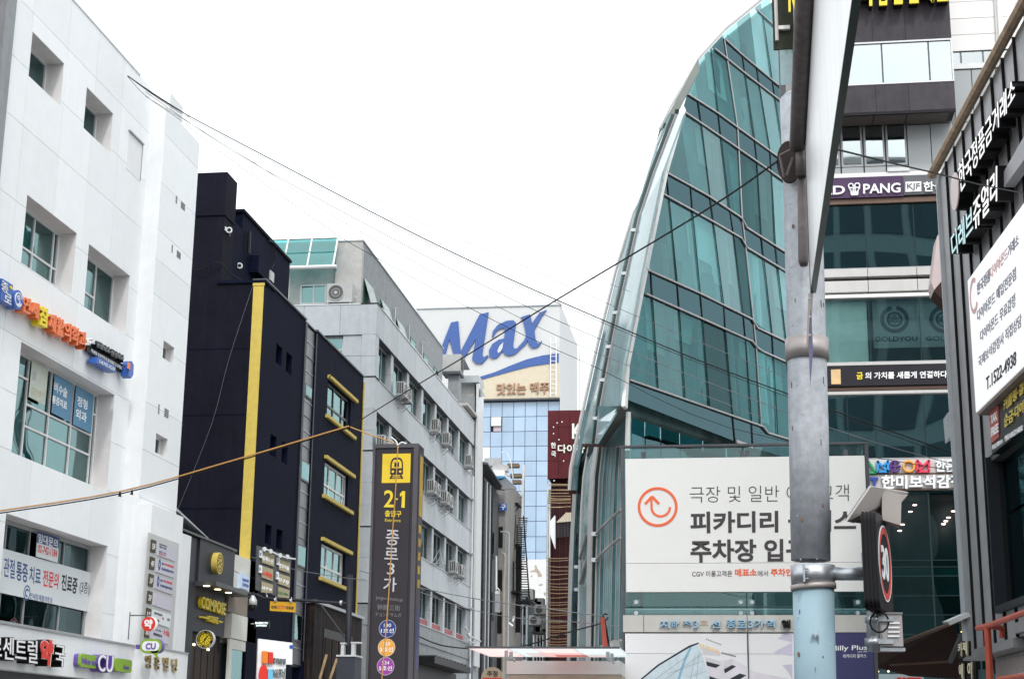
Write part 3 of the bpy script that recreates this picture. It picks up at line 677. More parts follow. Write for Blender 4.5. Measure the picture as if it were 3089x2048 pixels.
# ---------------------------------------------------------------- coffee shop
cf = thing('coffee_shop', 'narrow charcoal shopfront with yellow letters between the white building and a cream shop', 'shop', (-16, 41.5, 0))
CHAR = mat('charcoal panel', (.028,.031,.042), .5, var=.12, streak=.2, dirt=(.09,.085,.08))
Y0c, Y1c, Zc = 38.7, 44.85, 7.1
box('wall', CHAR, cf, FS, Y0c, Y1c, 0, Zc, -3, -.3)
box('pier', CHAR, cf, FS, Y0c, FS.hit(A5(185,1000))[0], 0, Zc-.03, -.29, -.05)
ys = FS.hit(A5(200,800))[0]
box('upper_panel', CHAR, cf, FS, ys, Y1c, 5.92, Zc, -.2995, .0)
MB().box(FS, Y0c, Y1c+.03, Zc, Zc+.06, -3, .05).build('coping', FRAMED, cf)
roof = MB().add([FS.pt(38.4, 7.95, -.1), FS.pt(43.0, Zc+.08, -.1), FS.pt(43.0, Zc+.08, -2), FS.pt(38.4, 7.95, -2), FS.pt(38.4, 7.85, -.1), FS.pt(43.0, Zc+.061, -.1), FS.pt(43.0, Zc+.061, -2), FS.pt(38.4, 7.85, -2)], [(0,1,2,3),(7,6,5,4),(0,4,5,1),(1,5,6,2),(2,6,7,3),(3,7,4,0)]).build('sheet_roof', GREYP, cf)
canopy_y1 = FS.hit(A5(418,1060), .5)[0]
box('canopy', FRAMED, cf, FS, ys-.1, Y1c+.1, 5.80, 5.92, -.2995, .55)
for P in (A5(240,1003), A5(305,1028), A5(368,1053)):
    s_, _ = FS.hit(P, .30); MB().disk(Fac(FS.pt(s_, 5.795, .30), (0,1,0), (1,0,0)), 0, 0, .09, .09, -.004, .012, n=14).build('downlight', LAMP, cf)
box('sign_panel', CHAR, cf, FS, ys-.15, Y1c-.35, 4.62, 5.797, -.2995, -.08)
box('door_recess', mat('dark timber door', (.035,.022,.018), .6, var=.3, scale=8), cf, FS, ys+.05, Y1c-.35, 0, 4.615, -.2995, -.24)
for k in range(5): box('door_leaf', mat('dark timber door', (0,0,0)), cf, FS, ys+.15+k*.55, ys+.62+k*.55, .4, 4.2, -.2395, -.20)
box('sill_band', YEL, cf, FS, ys, Y1c-.3, 2.45, 2.72, -.2, .1)
t = thing('coffee_letters', 'thick yellow coffee shop name on the charcoal panel, with a smaller word below', 'sign', tuple(FS.pt(42.8, 5.2)))
letters(FS, 'COMPOSE', [C3(172,688),C3(432,768),C3(425,895),C3(168,812)], -.079, .03, YELL, t, bold=.03)
letters(FS, 'COFFEE', [C3(248,892),C3(350,918),C3(346,985),C3(245,955)], -.079, .02, YELL, t, bold=.02)
MB().box(FS, *[FS.hit(C3(180,910),.02)[0], FS.hit(C3(245,922),.02)[0]], FS.hit(C3(210,918),.02)[1]-.02, FS.hit(C3(210,918),.02)[1]+.02, -.08, .03).box(FS, *[FS.hit(C3(352,955),.02)[0], FS.hit(C3(390,962),.02)[0]], FS.hit(C3(370,960),.02)[1]-.02, FS.hit(C3(370,960),.02)[1]+.02, -.08, .03).build('rule', YELL, t)
def logo_disc(name, label, F, c, rs, rt, d0, d1, inner):
    t = thing(name, label, 'sign', tuple(F.pt(c[0], c[1], d0)))
    MB().disk(F, c[0], c[1], rs, rt, d0, d1, n=32).build('disc', YELL if inner else YEL, t)
    if inner:
        MB().ring(F, c[0], c[1], rt*.66, rt*.98, d1+.0005, d1+.012, k=rs/rt).build('black_ring', BLACK, t)
        MB().ring(F, c[0], c[1], rt*1.0, rt*1.06, d0, d1+.03, k=rs/rt).build('rim', ALUM, t)
        for k in range(10):
            a = R(36*k+10); 
            MB().box(Fac(F.pt(c[0],c[1]), F.u*math.cos(a)+F.v*math.sin(a), F.v*math.cos(a)-F.u*math.sin(a)), rt*.32, rt*.60, -.008, .008, d1+.0005, d1+.006).build('tick', BLACK, t)
        g = Fac(F.pt(c[0],c[1]), F.u*math.cos(R(55))+F.v*math.sin(R(55)), F.v*math.cos(R(55))-F.u*math.sin(R(55)))
        MB().prism(g, [(-rt*.5,0),(0,rt*.11),(rt*.55,0),(0,-rt*.11)], d1+.001, d1+.014).build('needle', BLACK, t)
        # words round the ring
        for txt, a0, sg in (('COMPOSE COFFEE', 200, -1), ('FINE COFFEE', 150, 1)):
            for i, ch in enumerate(txt):
                if ch == ' ': continue
                a = R((a0-20*0) + sg*(i*(220/len(txt)) if sg < 0 else i*(150/len(txt)))) if sg < 0 else R(212+i*(120/len(txt)))
                p = (c[0]+rt*.82*math.cos(a)*rs/rt, c[1]+rt*.82*math.sin(a)); ro = a-math.pi/2 if sg < 0 else a+math.pi/2
                g = Fac(F.pt(*p), F.u*math.cos(ro)+F.v*math.sin(ro), F.v*math.cos(ro)-F.u*math.sin(ro)); h_ = rt*.09
                text_mb(MB(), g, ch, rq(-h_*.7,h_*.7,-h_,h_), d1+.0125, d1+.018, .01).build('letter', YELL, t)
    else:
        MB().ring(F, c[0], c[1], rt*.74, rt*.80, d1+.0005, d1+.008, k=rs/rt).build('ring', CHAR, t)
        for k in range(8):
            a = R(45*k+20); MB().disk(F, c[0]+rs*.5*math.cos(a), c[1]+rt*.5*math.sin(a), rs*.10, rt*.08, d1+.0005, d1+.008, n=8).build('bean', CHAR, t)
        MB().disk(F, c[0], c[1], rs*.16, rt*.16, d1+.0005, d1+.008, n=10).build('bean', CHAR, t)
    return t
c = FS.hit(C3(362,345), .16); rt_ = c[1]-FS.hit(C3(362,462), .16)[1]; rs_ = abs(FS.hit(C3(398,365), .16)[0]-c[0])
logo_disc('coffee_disc', 'thick plain yellow disc high on the charcoal shop panel above the lamps', FS, c, rt_*.98, rt_, .0, .16, False)
FDc = Fac((0, 40.2, 0), (1, 0, 0)); c = FDc.hit(C3(210,1145)); rt_ = abs(FDc.hit(C3(298,1145))[0]-c[0])
lt = logo_disc('coffee_disc', 'yellow and black compass disc sign projecting over the coffee shop door', FDc, c, rt_, rt_, -.10, .02, True)
MB().tube([FDc.pt(c[0]-rt_*1.3,c[1]+.1,-.04), FDc.pt(c[0]-rt_,c[1]+.1,-.04)], .02).build('bracket', STEELD, lt)
for P, l_ in ((C3(88,1200), 'small glowing bulb left of the compass disc sign'), (C3(238,1253), 'small glowing bulb under the compass disc sign')):
    q = at_y(P[0], P[1], 40.1); t = thing('bulb', l_, 'lamp', tuple(q))
    MB().disk(Fac(q,(1,0,0)), 0, 0, .03, .03, -.03, .03, n=10).build('globe', LAMP, t); MB().tube([q+Vector((0,0,.03)), q+Vector((0,.1,.12))], .008).build('stem', STEELD, t)

# ---------------------------------------------------------------- cream shop beside it
CREAM = mat('cream panel', (.76,.75,.70), .6, var=.06, streak=.15, dirt=(.42,.40,.34))
ws = thing('cream_shop', 'small cream shop with a tall window between the charcoal coffee shop and the black building', 'shop', (-16, 46, 0))
Y2c = 47.3
box('wall', CREAM, ws, FS, Y1c+.04, Y2c, 0, 5.35, -2.5, -.35)
for a, b in ((6.55, 7.05), (5.98, 6.54)):
    box('panel', CREAM, ws, FS, Y1c+.04, Y2c, a, b-.015, -2.5, .0)
box('soffit', mat('tan soffit', (.30,.25,.20), .7), ws, FS, Y1c-.3, Y2c+.1, 5.36, 5.97, -2.5, -.02)
s0_, s1_ = FS.hit(C3(432,1000), -.05)[0], FS.hit(C3(660,1060), -.05)[0]
window(ws, FS, (Y1c+.02, Y2c-.02, 1.2, 4.62), -.02, CREAM, GLASSW, vb=[], room=.3 if False else None, fw=.28)
box('backing', INTD, ws, FS, Y1c+.1, Y2c-.1, 1.3, 4.5, -.34, -.30)
box('blind', mat('grey blind', (.22,.22,.21), .8), ws, FS, Y1c+1.5, Y1c+1.75, 1.4, 4.2, -.2, -.18)
box('poster', mat('faded red print', (.35,.07,.06), .7), ws, FS, Y1c+1.2, Y1c+1.45, 1.8, 3.6, -.22, -.2)
box('panel', CREAM, ws, FS, Y1c+.04, Y2c, 4.64, 5.34, -.34, -.0)
t = thing('lightbox_sign', 'pale blue square lightbox on the cream shop wall', 'sign', tuple(FS.pt(46, 6.2)))
plate(FS, [C3(595,448),C3(678,478),C3(670,635),C3(588,605)], 0, .12, mat('pale blue lightbox', (.55,.68,.85), .4), t, 'case')
text(FS, 'MAMMOTH', [C3(605,500),C3(668,520),C3(666,548),C3(604,530)], .1205, .13, BLUE, t); text(FS, 'EXPRESS', [C3(605,550),C3(668,572),C3(666,600),C3(604,580)], .1205, .13, BLUE, t)
FM = Fac((0, 46.3, 0), (1, 0, 0))
t = thing('projecting_sign', 'small black sign with two white words hung beside the cream shop', 'sign', tuple(at_y(810, 1880, 46.3)))
q = quad_of(FM, [C3(722,945),C3(882,945),C3(882,1030),C3(722,1030)]); MB().prism(FM, q, -.08, 0).build('case', BLACK, t)
text(FM, 'MAMMOTH', [C3(735,962),C3(868,962),C3(868,984),C3(735,984)], .0005, .01, mat('lit letter', (.75,.9,.9), .5, emit=.6), t, bold=.03)
text(FM, 'EXPRESS', [C3(745,990),C3(856,990),C3(856,1010),C3(745,1010)], .0005, .01, mat('lit letter', (0,0,0)), t, bold=.03)
MB().tube([FM.pt(q[0][0]-.1,q[0][1]-.1,-.04), FM.pt(q[0][0]+.02,q[0][1]-.1,-.04)], .02).build('bracket', STEEL, t)

# directory signs on the black building wall
OLIVE = mat('olive plate', (.30,.27,.17), .6, var=.1)
t = thing('shop_directory', 'framed rack of six olive nameplates on the black building wall', 'sign', tuple(FS.pt(50, 6.6, .6)))
FQ = FS.out(0)
FG = Fac((0, 46.9, 0), (math.cos(R(38)), math.sin(R(38)), 0))
dd0 = 0
MB().prism(FG, quad_of(FG, [C3(755,155),C3(1120,270),C3(1100,730),C3(745,620)]), -.08, -.02).build('rack', STEELD, t)
pl = [([C3(808,215),C3(935,262),C3(930,382),C3(802,335)], LWHITE, '동해수산'), ([C3(985,300),C3(1100,338),C3(1096,452),C3(980,412)], LWHITE, '한우마을'),
      ([C3(805,372),C3(922,412),C3(917,535),C3(798,492)], RED, '노래방'), ([C3(978,450),C3(1098,490),C3(1092,602),C3(972,560)], LWHITE, '당구장'),
      ([C3(798,532),C3(918,572),C3(912,660),C3(795,650)], LWHITE, '사무실'), ([C3(975,590),C3(1092,628),C3(1086,712),C3(968,700)], mat('green print', (.05,.16,.05), .6), '바둑')]
for px, m_, s_ in pl:
    p = MB().prism(FG, quad_of(FG, px), -.019, .03).build('nameplate', OLIVE, t)
    (x0,y0),(x1,y1),(x2,y2),(x3,y3) = px
    text(FG, s_, [(x0+(x1-x0)*.06,y0+12),(x1-(x1-x0)*.04,y1+12),(x2-(x1-x0)*.04,y2-8),(x3+(x1-x0)*.06,y3-8)], .0305, .04, m_, p, bold=.02)
for px, s_ in (([C3(778,205),C3(808,215),C3(805,292),C3(775,282)], '4F'), ([C3(962,282),C3(990,290),C3(986,366),C3(958,358)], '3F'), ([C3(772,362),C3(803,372),C3(800,450),C3(769,440)], '3F'), ([C3(952,432),C3(980,440),C3(976,518),C3(949,510)], '2F')):
    p = MB().prism(FG, quad_of(FG, px), -.019, .04).build('floor_tag', PWHITE, t); (x0,y0),(x1,y1),(x2,y2),(x3,y3) = px
    text(FG, s_, [(x0+2,y0+6),(x1-2,y1+6),(x2-2,y2-6),(x3+2,y3-6)], .0405, .045, NAVY, p, bold=.02)
MB().tube([FG.pt(*FG.hit(p, .12), .12) for p in (C3(825,190),C3(895,215),C3(990,262),C3(1060,285),C3(1160,300))], .02).build('lamp_bar', ALUM, t)
for P in (C3(830,195), C3(895,218), C3(995,262), C3(1072,275)): MB().disk(FG.out(.12), *FG.hit(P, .12), .045, .055, -.04, .04, n=10).build('lamp_head', ALUM, t)

# pole with dome camera and hanging yellow sign
YP = 44.0; Fp = Fac((0, YP, 0), (1, 0, 0))
def fp(P, d=0): return Fp.pt(*Fp.hit(P, d), d)
STG = mat('dark grey pole', (.035,.035,.045), .5, metal=.3, var=.15)
t = thing('utility_pole', 'dark grey street pole with a long horizontal arm in front of the black building', 'pole', tuple(Vector((fp(C4(1070,700)).x, YP, 0))))
pt_, pb_ = fp(C4(1082,415)), fp(C4(1060,1300))
MB().tube([pt_, pb_, Vector((pb_.x-.03, YP, 0))], [.085, .09, .10], 12).build('mast', STG, t, True)
MB().tube([fp(C4(-45,630)), fp(C4(60,635)), fp(C4(130,672)), fp(C4(600,700)), fp(C4(1062,735))], .042, 8).build('arm', STG, t)
MB().tube([fp(C4(765,750)), fp(C4(1025,1105), .2)], .025).build('brace', STG, t)
for P in (C4(262,690), C4(435,700), C4(985,722)): MB().tube([fp(P)+Vector((-.03,0,0)), fp(P)+Vector((.03,0,0))], .062, 8).build('clamp', ALUM, t)
t = thing('dome_camera', 'white dome security camera hanging from the end of the pole arm', 'camera', tuple(fp(C3(712,860))))
c1 = fp(C3(712,690)); 
MB().tube([c1+Vector((0,0,.02)), c1+Vector((0,0,-.04)), c1+Vector((0,0,-.10)), c1+Vector((0,0,-.25))], [.05, .07, .11, .125], 14).build('housing', ALUM, t, True)
MB().tube([c1+Vector((0,0,-.251)), c1+Vector((0,0,-.33)), c1+Vector((0,0,-.40)), c1+Vector((0,0,-.44))], [.105, .10, .075, .03], 14).build('dome', BLACK, t, True)
MB().tube([c1+Vector((0,0,.02)), c1+Vector((0,0,.12))], .03).build('mount', STG, t)
t = thing('hanging_sign', 'yellow camera notice hanging from the street pole arm', 'sign', tuple(fp(C3(1020,850))))
MB().prism(Fp, quad_of(Fp, [C4(200,705),C4(482,718),C4(478,828),C4(197,810)]), -.03, 0).build('board', mat('amber board', (.72,.40,.02), .5, var=.05), t)
text(Fp, '방범', [C4(215,752),C4(272,754),C4(270,790),C4(213,787)], .0005, .006, PDARK, t, bold=.02); text(Fp, 'CCTV', [C4(278,752),C4(368,756),C4(366,792),C4(276,790)], .0005, .006, PRED, t, bold=.02); text(Fp, '작동중', [C4(374,757),C4(462,762),C4(460,800),C4(372,796)], .0005, .006, PDARK, t, bold=.02)
for P in (C4(262,700), C4(435,708)): MB().tube([fp(P)+Vector((0,0,.12)), fp(P)+Vector((0,0,-.02))], .012).build('hanger', ALUM, t)
t = thing('loudspeaker', 'dark camera unit on a short bracket in front of the olive nameplates', 'camera', tuple(fp(C3(850,620))))
MB().prism(Fp, quad_of(Fp, [C4(105,545),C4(185,545),C4(190,605),C4(120,600)]), -.2, .1).build('body', BLACK, t); MB().tube([fp(C4(185,565)), fp(C4(270,592))], .035).tube([fp(C4(150,600)), fp(C4(170,660))], .02).build('bracket', ALUM, t)

# coloured letting board, cabinet
FW_ = Fac((0, 45.0, 0), (math.cos(R(30)), math.sin(R(30)), 0))
t = thing('shop_signboard', 'white signboard with orange, red and blue shapes below the black sign', 'sign', tuple(at_y(800, 2040, 45)))
MB().prism(FW_, quad_of(FW_, [C3(768,1138),C3(1130,1182),C3(1125,1410),C3(1060,1420),C3(1050,1640),C3(745,1640)])if False else [FW_.hit(p) for p in (C3(768,1138),C3(1130,1182),C3(1125,1412),C3(1060,1408),C3(1045,1640),C3(748,1640))], -.1, 0).build('board', LWHITE, t)
ORG = mat('orange enamel', (.78,.22,.02), .4, var=.05); CYA = mat('cyan enamel', (.15,.5,.75), .4, var=.05)
for px, m_ in (([C3(803,1270),C3(860,1275),C3(858,1400),C3(800,1395)], ORG), ([C3(866,1280),C3(915,1285),C3(912,1402),C3(862,1396)], RED), ([C3(862,1462),C3(912,1462),C3(908,1640),C3(858,1640)], CYA)):
    MB().prism(FW_, quad_of(FW_, px), .0005, .10).build('block', m_, t)
c_ = FW_.hit(C3(824,1530), .1); MB().disk(FW_, c_[0], c_[1], .11, .27, .0005, .08, n=20).build('oval', RED, t)
GL_ = mat('grey letter', (.22,.25,.25), .5)
letters(FW_, '우리은행', [C3(925,1335),C3(1060,1352),C3(1055,1412),C3(920,1402)], .0005, .06, GL_, t, bold=.01)
letters(FW_, '365코너', [C3(920,1440),C3(1055,1452),C3(1045,1560),C3(915,1555)], .0005, .06, GL_, t, bold=.01)
c_ = FW_.hit(C3(1115,1225), .01); MB().disk(FW_, c_[0], c_[1], .05, .05, .0005, .01, n=14).build('dot', BLUE, t)
FK = Fac((0, 43.5, 0), (1, 0, 0)); 
t = thing('equipment_cabinet', 'dark steel cabinet with two white brackets on top beside the station pylon', 'cabinet', tuple(at_y(1045, 2100, 43.5)))
r_ = FK.rect([C4(945,1315),C4(1135,1320),C4(1135,1568),C4(935,1568)])
box('case', mat('blue grey cabinet', (.05,.055,.07), .5, var=.1), t, FK, r_[0], r_[1], 1.0, r_[3], -.8, 0); box('top', ALUM, t, FK, r_[0]-.03, r_[1]+.03, r_[3]+.001, r_[3]+.05, -.83, .03)
for P, Q, w_ in ((C4(975,1175), C4(1020,1310), 40), (C4(1095,1168), C4(1085,1312), 0)):
    a, b = FK.hit(P), FK.hit(Q); box('bracket', ALUM, t, FK, min(a[0],b[0]), min(a[0],b[0])+.09, r_[3]+.051, a[1], -.3, -.1)
    box('arm', ALUM, t, FK, min(a[0],b[0])-.02, min(a[0],b[0])+.26 if w_ == 0 else min(a[0],b[0])+.12, a[1]+.001, a[1]+.04, -.32, -.08)

# ---------------------------------------------------------------- grey office building with strip windows
gb = thing('grey_office_building', 'long grey panelled office building with rows of windows and many air conditioners', 'building', (-18, 74, 0))
GY0, GY1 = 61.9, 86.9
FE = Fac((0, GY0, 0), (1, 0, 0))
bands = [(18.08, 19.38), (14.96, 16.28), (11.95, 13.22), (8.94, 10.15), (6.30, 7.12)]
for k, (a, b) in enumerate(bands):
    m_ = GREYP if k < 4 else GREYC
    box('spandrel', GREYC, gb, FS, GY0+.02, GY1, a+.01, b-.01, -.6, -.016)
    box('spandrel', GREYC, gb, FE, -20, -14.52, a+.01, b-.01, -.6, -.016)
    clad(gb, FS, GY0, GY1, a, b, [GY0+1.35*i for i in range(1, 20)], [], [], m_, gap=.018, th=.015, jog=.004)
    clad(gb, FE, -20, -14.5, a, b, [-14.5-1.55*i for i in range(1, 4)], [], [], m_, gap=.018, th=.0152)
    box('coping', ALUM if k == 0 else GREYP, gb, FS, GY0-.02, GY1, b, b+.045, -.7, .03); box('coping', ALUM if k == 0 else GREYP, gb, FE, -20, -14.47, b+.001, b+.046, -.7, .02)
    box('soffit', STEELD, gb, FS, GY0+.1, GY1-.1, a, a+.009, -.55, -.02)
strips = [(16.325, 18.08), (13.265, 14.96), (10.195, 11.95), (7.165, 8.94)]
REDP = mat('faded red panel', (.30,.05,.06), .6, var=.35, scale=4, streak=.4, dirt=(.35,.3,.3))
DARKG = mat('dark strip', (.03,.032,.036), .7)
for k, (a, b) in enumerate(strips):
    box('strip_back', DARKG, gb, FS, GY0+.6, GY1, a, b, -2.6, -2.5)
    box('strip_floor', INT, gb, FS, GY0+.6, GY1, a-.02, a, -2.5, -.5)
    for i in range(7):
        s0 = 62.42+3.38*i; s1 = s0+2.88
        za = a
        if k == 3: 
            box('red_panel', REDP, gb, FS, s0, s1, a, a+.34, -.36, -.25); za = a+.34
        w = window(gb, FS, (s0, s1, za, b), -.31, FRAMEG, GLASSW if k < 2 else GLASSD, vb=[s0+1.0, s0+1.95], hb=[(za+.4, s0, s0+1.0)] if (i+k) % 3 == 0 else [], fw=.06, bw=.05,
                   cover=[(CURT, random.choice([.0,.25,.5])) if random.random() < .55 else None, (BLIND if random.random() < .25 else CURT, random.choice([.1,.4,.6])) if random.random() < .5 else None])
    for i in range(-1, 8):
        s0 = 65.3+3.38*i; s1 = s0+.47
        if i == -1: s0, s1 = GY0+.0, 62.42
        if i == 6: s1 = GY1
        if i == 7: continue
        d_ = -.10 if i >= 0 else -.02
        box('pier', GREYP, gb, FS, s0, s1, a, a+(b-a)*.48-.008, -.6, d_); box('pier', GREYP, gb, FS, s0, s1, a+(b-a)*.48+.008, b, -.6, d_); box('pier_core', GREYC, gb, FS, s0+.01, s1-.01, a, b, -.6, d_-.012)
    # end wall facing the avenue
    box('pier', GREYP, gb, FE, -15.9, -14.515, a, a+(b-a)*.5-.008, -.6, -.06); box('pier', GREYP, gb, FE, -15.9, -14.515, a+(b-a)*.5+.008, b, -.6, -.06)
    window(gb, FE, (-19.5, -15.92, a, b), -.25, FRAMEW, GLASSW, vb=[-17.7], hb=[(b-.55, -19.5, -15.9)], room=1.5, cover=[None, (CURT, 0)] if k == 0 else ())
    box('wall', GREYC, gb, FE, -22, -19.52, a, b, -.6, -.1)
box('wall', GREYC, gb, FS, GY0, GY1, 3.9, 6.295, -.8, -.04)
box('arcade', DARKG, gb, FS, GY0, GY1, 0, 3.89, -2.0, -1.2)
box('core', DARKG, gb, FS, GY0+.7, GY1-.1, 0, 19.2, -8, -2.65)
# dark shop awning under the red panels
MB().box(FS, 71.6, 81.5, 5.35, 5.65, -.03, .9).build('awning', BLACK, gb); 
for k in range(9): box('awning_rib', STEELD, gb, FS, 72+k, 72.15+k, 5.651, 5.72, -.02, .92)
box('awning_shadow_sheet', BLACK, gb, FS, 70, 82.5, 4.0, 5.34, -.039, -.02)  # black sheet stands in for the shadow below the awning
# set back top storey
FT = Fac((-15.6, 0, 0), (0, 1, 0)); FTe = Fac((0, 63.5, 0), (1, 0, 0))
ZT2 = 22.65
MB().box(FT, 63.82, 82.5, 19.3, ZT2, -5, 0).build('top_storey', GREYC, gb)
MB().box(FTe, -16.75, -15.605, 19.3, ZT2, -.3, .012).build('end_wall', CONC, gb)
MB().box(FTe, -20.9, -16.7, 19.3, ZT2-.25, -.3, -.25).build('end_wall', CONC, gb)
MB().box(FT, 63.45, 82.6, ZT2, ZT2+.06, -5, .05).build('coping', GREYP, gb)
window(gb, FTe, FTe.rect([A6(205,425),A6(395,425),A6(388,565),A6(203,568)], -.2), -.18, FRAMEW, GLASSW, vb=[FTe.hit(A6(300,480),-.18)[0]], fw=.07, bw=.06, cover=[(BLIND,0),(CURT,0)])
box('downpipe', GREYC, gb, FTe, -16.62, -16.54, 19.4, 21.3, -.24, -.12)
# tilted open sashes along the set back storey
for P, Q, c_ in ((A6(658,360),A6(745,552),0), (A6(778,510),A6(860,640),0), (A6(888,665),A6(975,790),0), (A6(990,790),A6(1035,885),1), (A6(1085,905),A6(1125,985),1), (A6(1160,1005),A6(1195,1060),1)):
    s0 = FT.hit(P)[0]; s1 = s0+1.6 if not c_ else s0+1.2
    b = 19.75; 
    wv = MB().box(FT, s0, s1, b, b+1.35, .001, .03).build('window', mat('green window reveal', (.02,.12,.07), .5), gb)
    if not c_:
        vs = [FT.pt(s0,b+1.33,.035), FT.pt(s1,b+1.33,.035), FT.pt(s1,b+.05,.42), FT.pt(s0,b+.05,.42)]
        MB().quadplate(*vs, .03).build('sash', CURT, wv)
    else:
        MB().box(FT, s0+.1, s1-.1, b+.1, b+1.25, .031, .04).build('pane', GLASSW, wv)
for P in (A6(885,590), A6(985,715), A6(1078,835)):
    s_, t_ = FT.hit(P, .1); MB().tube([FT.pt(s_,t_-1.2,.1), FT.pt(s_,t_,.1), FT.pt(s_+.3,t_+.03,.15)], .035).build('flue', STEEL, gb)
# roof glasshouse canopy
TEALG = glass('teal canopy glass', (.20,.62,.62), (.55,.85,.83), .22, .8)
t = thing('glass_roof_canopy', 'teal glass canopy in white framing hung high on the grey building end', 'canopy', (-18, 63.2, 21.2))
FC = Fac((0, 63.1, 0), (1, 0, 0)).out(0)
x0, x1 = -20.9, -16.74; zc0, zc1 = 21.30, 22.72
FCs = Fac(FC.pt(0, zc0, .55), (1, 0, 0), (0, .42, 1))
hh_ = (zc1-zc0)*1.09
for i, (a, b) in enumerate(((-20.9,-19.05), (-18.98,-17.74), (-17.66,-16.80))): pass
xs = [FCs.hit(A6(x,220))[0] for x in (-30, 97, 267, 452)]
for i in range(3):
    box('pane', TEALG, t, FCs, xs[i]+.04, xs[i+1]-.04, .05, hh_-.05, -.01, .0)
for x in xs: box('rafter', ALUM, t, FCs, x-.035, x+.035, 0, hh_, -.03, .03)
for z_ in (0, .5*hh_, hh_): box('rail', ALUM if z_ != .5*hh_ else TEALG, t, FCs, xs[0], xs[3], z_-.03, z_+.03, -.032 if z_ != .5*hh_ else .001, .032)
MB().tube([FCs.pt(xs[0],-.12,.06), FCs.pt(xs[3]+.18,-.12,.06)], .09, 8).build('gutter', ALUM, t)
box('end_panel', TEALG, t, Fac(FCs.pt(xs[3],0,0), (0,1,0)), 0, .6, -.1, .02, -.02, 0)
MB().tube([Vector((-18.62,63.0,21.2)), Vector((-18.66,63.0,19.5))], .04).build('post', ALUM, t)

# air conditioner units
def ac_unit(label, p, f='out', sc=1.0, group='air conditioners on the grey building'):
    t = thing('air_conditioner', label, 'air conditioner', p, group)
    u = Vector((0,1,0)) if f == 'out' else Vector((1,0,0))
    F = Fac(p, u); w, h, d = .82*sc, .62*sc, .32*sc
    c = MB().box(F, 0, w, .04, h, .10, .10+d).build('casing', ACW, t)
    MB().disk(F, w*.36, h*.52, h*.40, h*.40, .1005+d, .125+d, n=20).build('fan_guard', ACG, c)
    MB().ring(F, w*.36, h*.52, h*.38, h*.42, .1005+d, .14+d, n=20).ring(F, w*.36, h*.52, h*.20, h*.22, .1005+d, .132+d, n=16).build('fan_ring', ACW, c)
    MB().disk(F, w*.36, h*.52, h*.09, h*.09, .126+d, .145+d, n=10).build('fan_hub', ACW, c)
    e = Fac(F.pt(0,0,0), -F.n, (0,0,1)) if f == 'out' else None
    if f == 'out':
        for i in range(3): MB().wbox(p[0]+.13+i*.1, p[0]+.20+i*.1, p[1]-.006, p[1]-.0005, p[2]+.10, p[2]+h-.05).build('side_grille', ACG, c)
    MB().box(F, .04, .09, -.05, .0, -.06, .16+d).box(F, w-.09, w-.04, -.05, .0, -.06, .16+d).box(F, .0, w, .001, .035, .08, .14+d).build('shelf', FRAMEG, t)
    MB().tube([F.pt(.06,-.03,.14+d), F.pt(.06,-.42,-.04)], .014, 5).tube([F.pt(w-.06,-.03,.14+d), F.pt(w-.06,-.42,-.04)], .014, 5).build('strut', FRAMEG, t)
    MB().tube([F.pt(w,h*.4,.2), F.pt(w+.12,h*.35,.2), F.pt(w+.15,h*.0,.1), F.pt(w+.1,-.2,.02)], .025, 6).build('hose', ALUM, t)
    return t
acA = ac_unit('air conditioner nearest the avenue on the upper window row of the grey building', (-14.5, 65.6, 16.32))
def more_ac(y, z, lab, x=-14.5): return copy_tree(acA, (x+14.5, y-65.6, z-16.32), lab)
more_ac(66.55, 16.32, 'air conditioner right beside the nearest one on the upper window row')
more_ac(73.6, 16.32, 'air conditioner under the fourth window of the upper row, above the pylon')
more_ac(76.6, 16.25, 'smaller looking air conditioner on a loose bracket in the middle of the upper row')
more_ac(83.3, 16.32, 'farthest air conditioner of the upper window row, beside the corner pipe')
more_ac(62.1, 13.30, 'air conditioner at the near corner of the grey building behind the pylon top')
more_ac(72.9, 13.27, 'left air conditioner of the tangle on the middle row beside the pylon edge')
more_ac(73.95, 13.27, 'second air conditioner of the tangle on the middle window row')
more_ac(76.3, 13.27, 'air conditioner with a looping white hose on the middle window row')
more_ac(77.35, 13.27, 'rightmost air conditioner of the middle window row over the grey panels')
more_ac(79.2, 10.2, 'air conditioner in a square cage on the lower window row')
more_ac(81.0, 10.2, 'right hand air conditioner of the lower window row, near the downpipe')
ft = ac_unit('white air conditioner with a round fan beside the white framed window under the glass canopy', tuple(FTe.pt(FTe.hit(A6(415,480),.2)[0], 19.75, .15)), 'front', 1.35, None)
del_ = None
# open brackets, pipes and cable tray on the facade
t = thing('empty_bracket', 'bare triangular steel bracket on the lower window row of the grey building', 'bracket', (-14.5, 75.2, 10.2))
MB().tube([Vector((-14.5,75.0,10.15)), Vector((-14.1,75.0,10.9)), Vector((-14.0,75.0,10.2)), Vector((-14.5,75.0,10.15))], .03).tube([Vector((-14.5,75.9,10.15)), Vector((-14.1,75.9,10.9)), Vector((-14.0,75.9,10.2)), Vector((-14.5,75.9,10.15))], .03).tube([Vector((-14.0,75,10.2)), Vector((-14.0,75.9,10.2))], .03).build('frame', GREYP, t)
t = thing('downpipe', 'long pale downpipe at the far corner of the grey office building', 'pipe', (-14.4, 85.9, 0))
MB().tube([Vector((-14.38,85.9,z_)) for z_ in (0.2,6,10,16.2)], .06, 8).build('pipe', ALUM, t)
for z_ in (7.0, 8.95, 11.9, 14.9): MB().box(FS, 85.75, 86.05, z_, z_+.07, .001, .22).build('clamp', FRAMEG, t)
MB().tube([Vector((-14.35,86.3,z_)) for z_ in (3,7.0,9.6)], .075, 8).build('bundle', mat('blue grey duct', (.13,.15,.19), .6, var=.2), t)
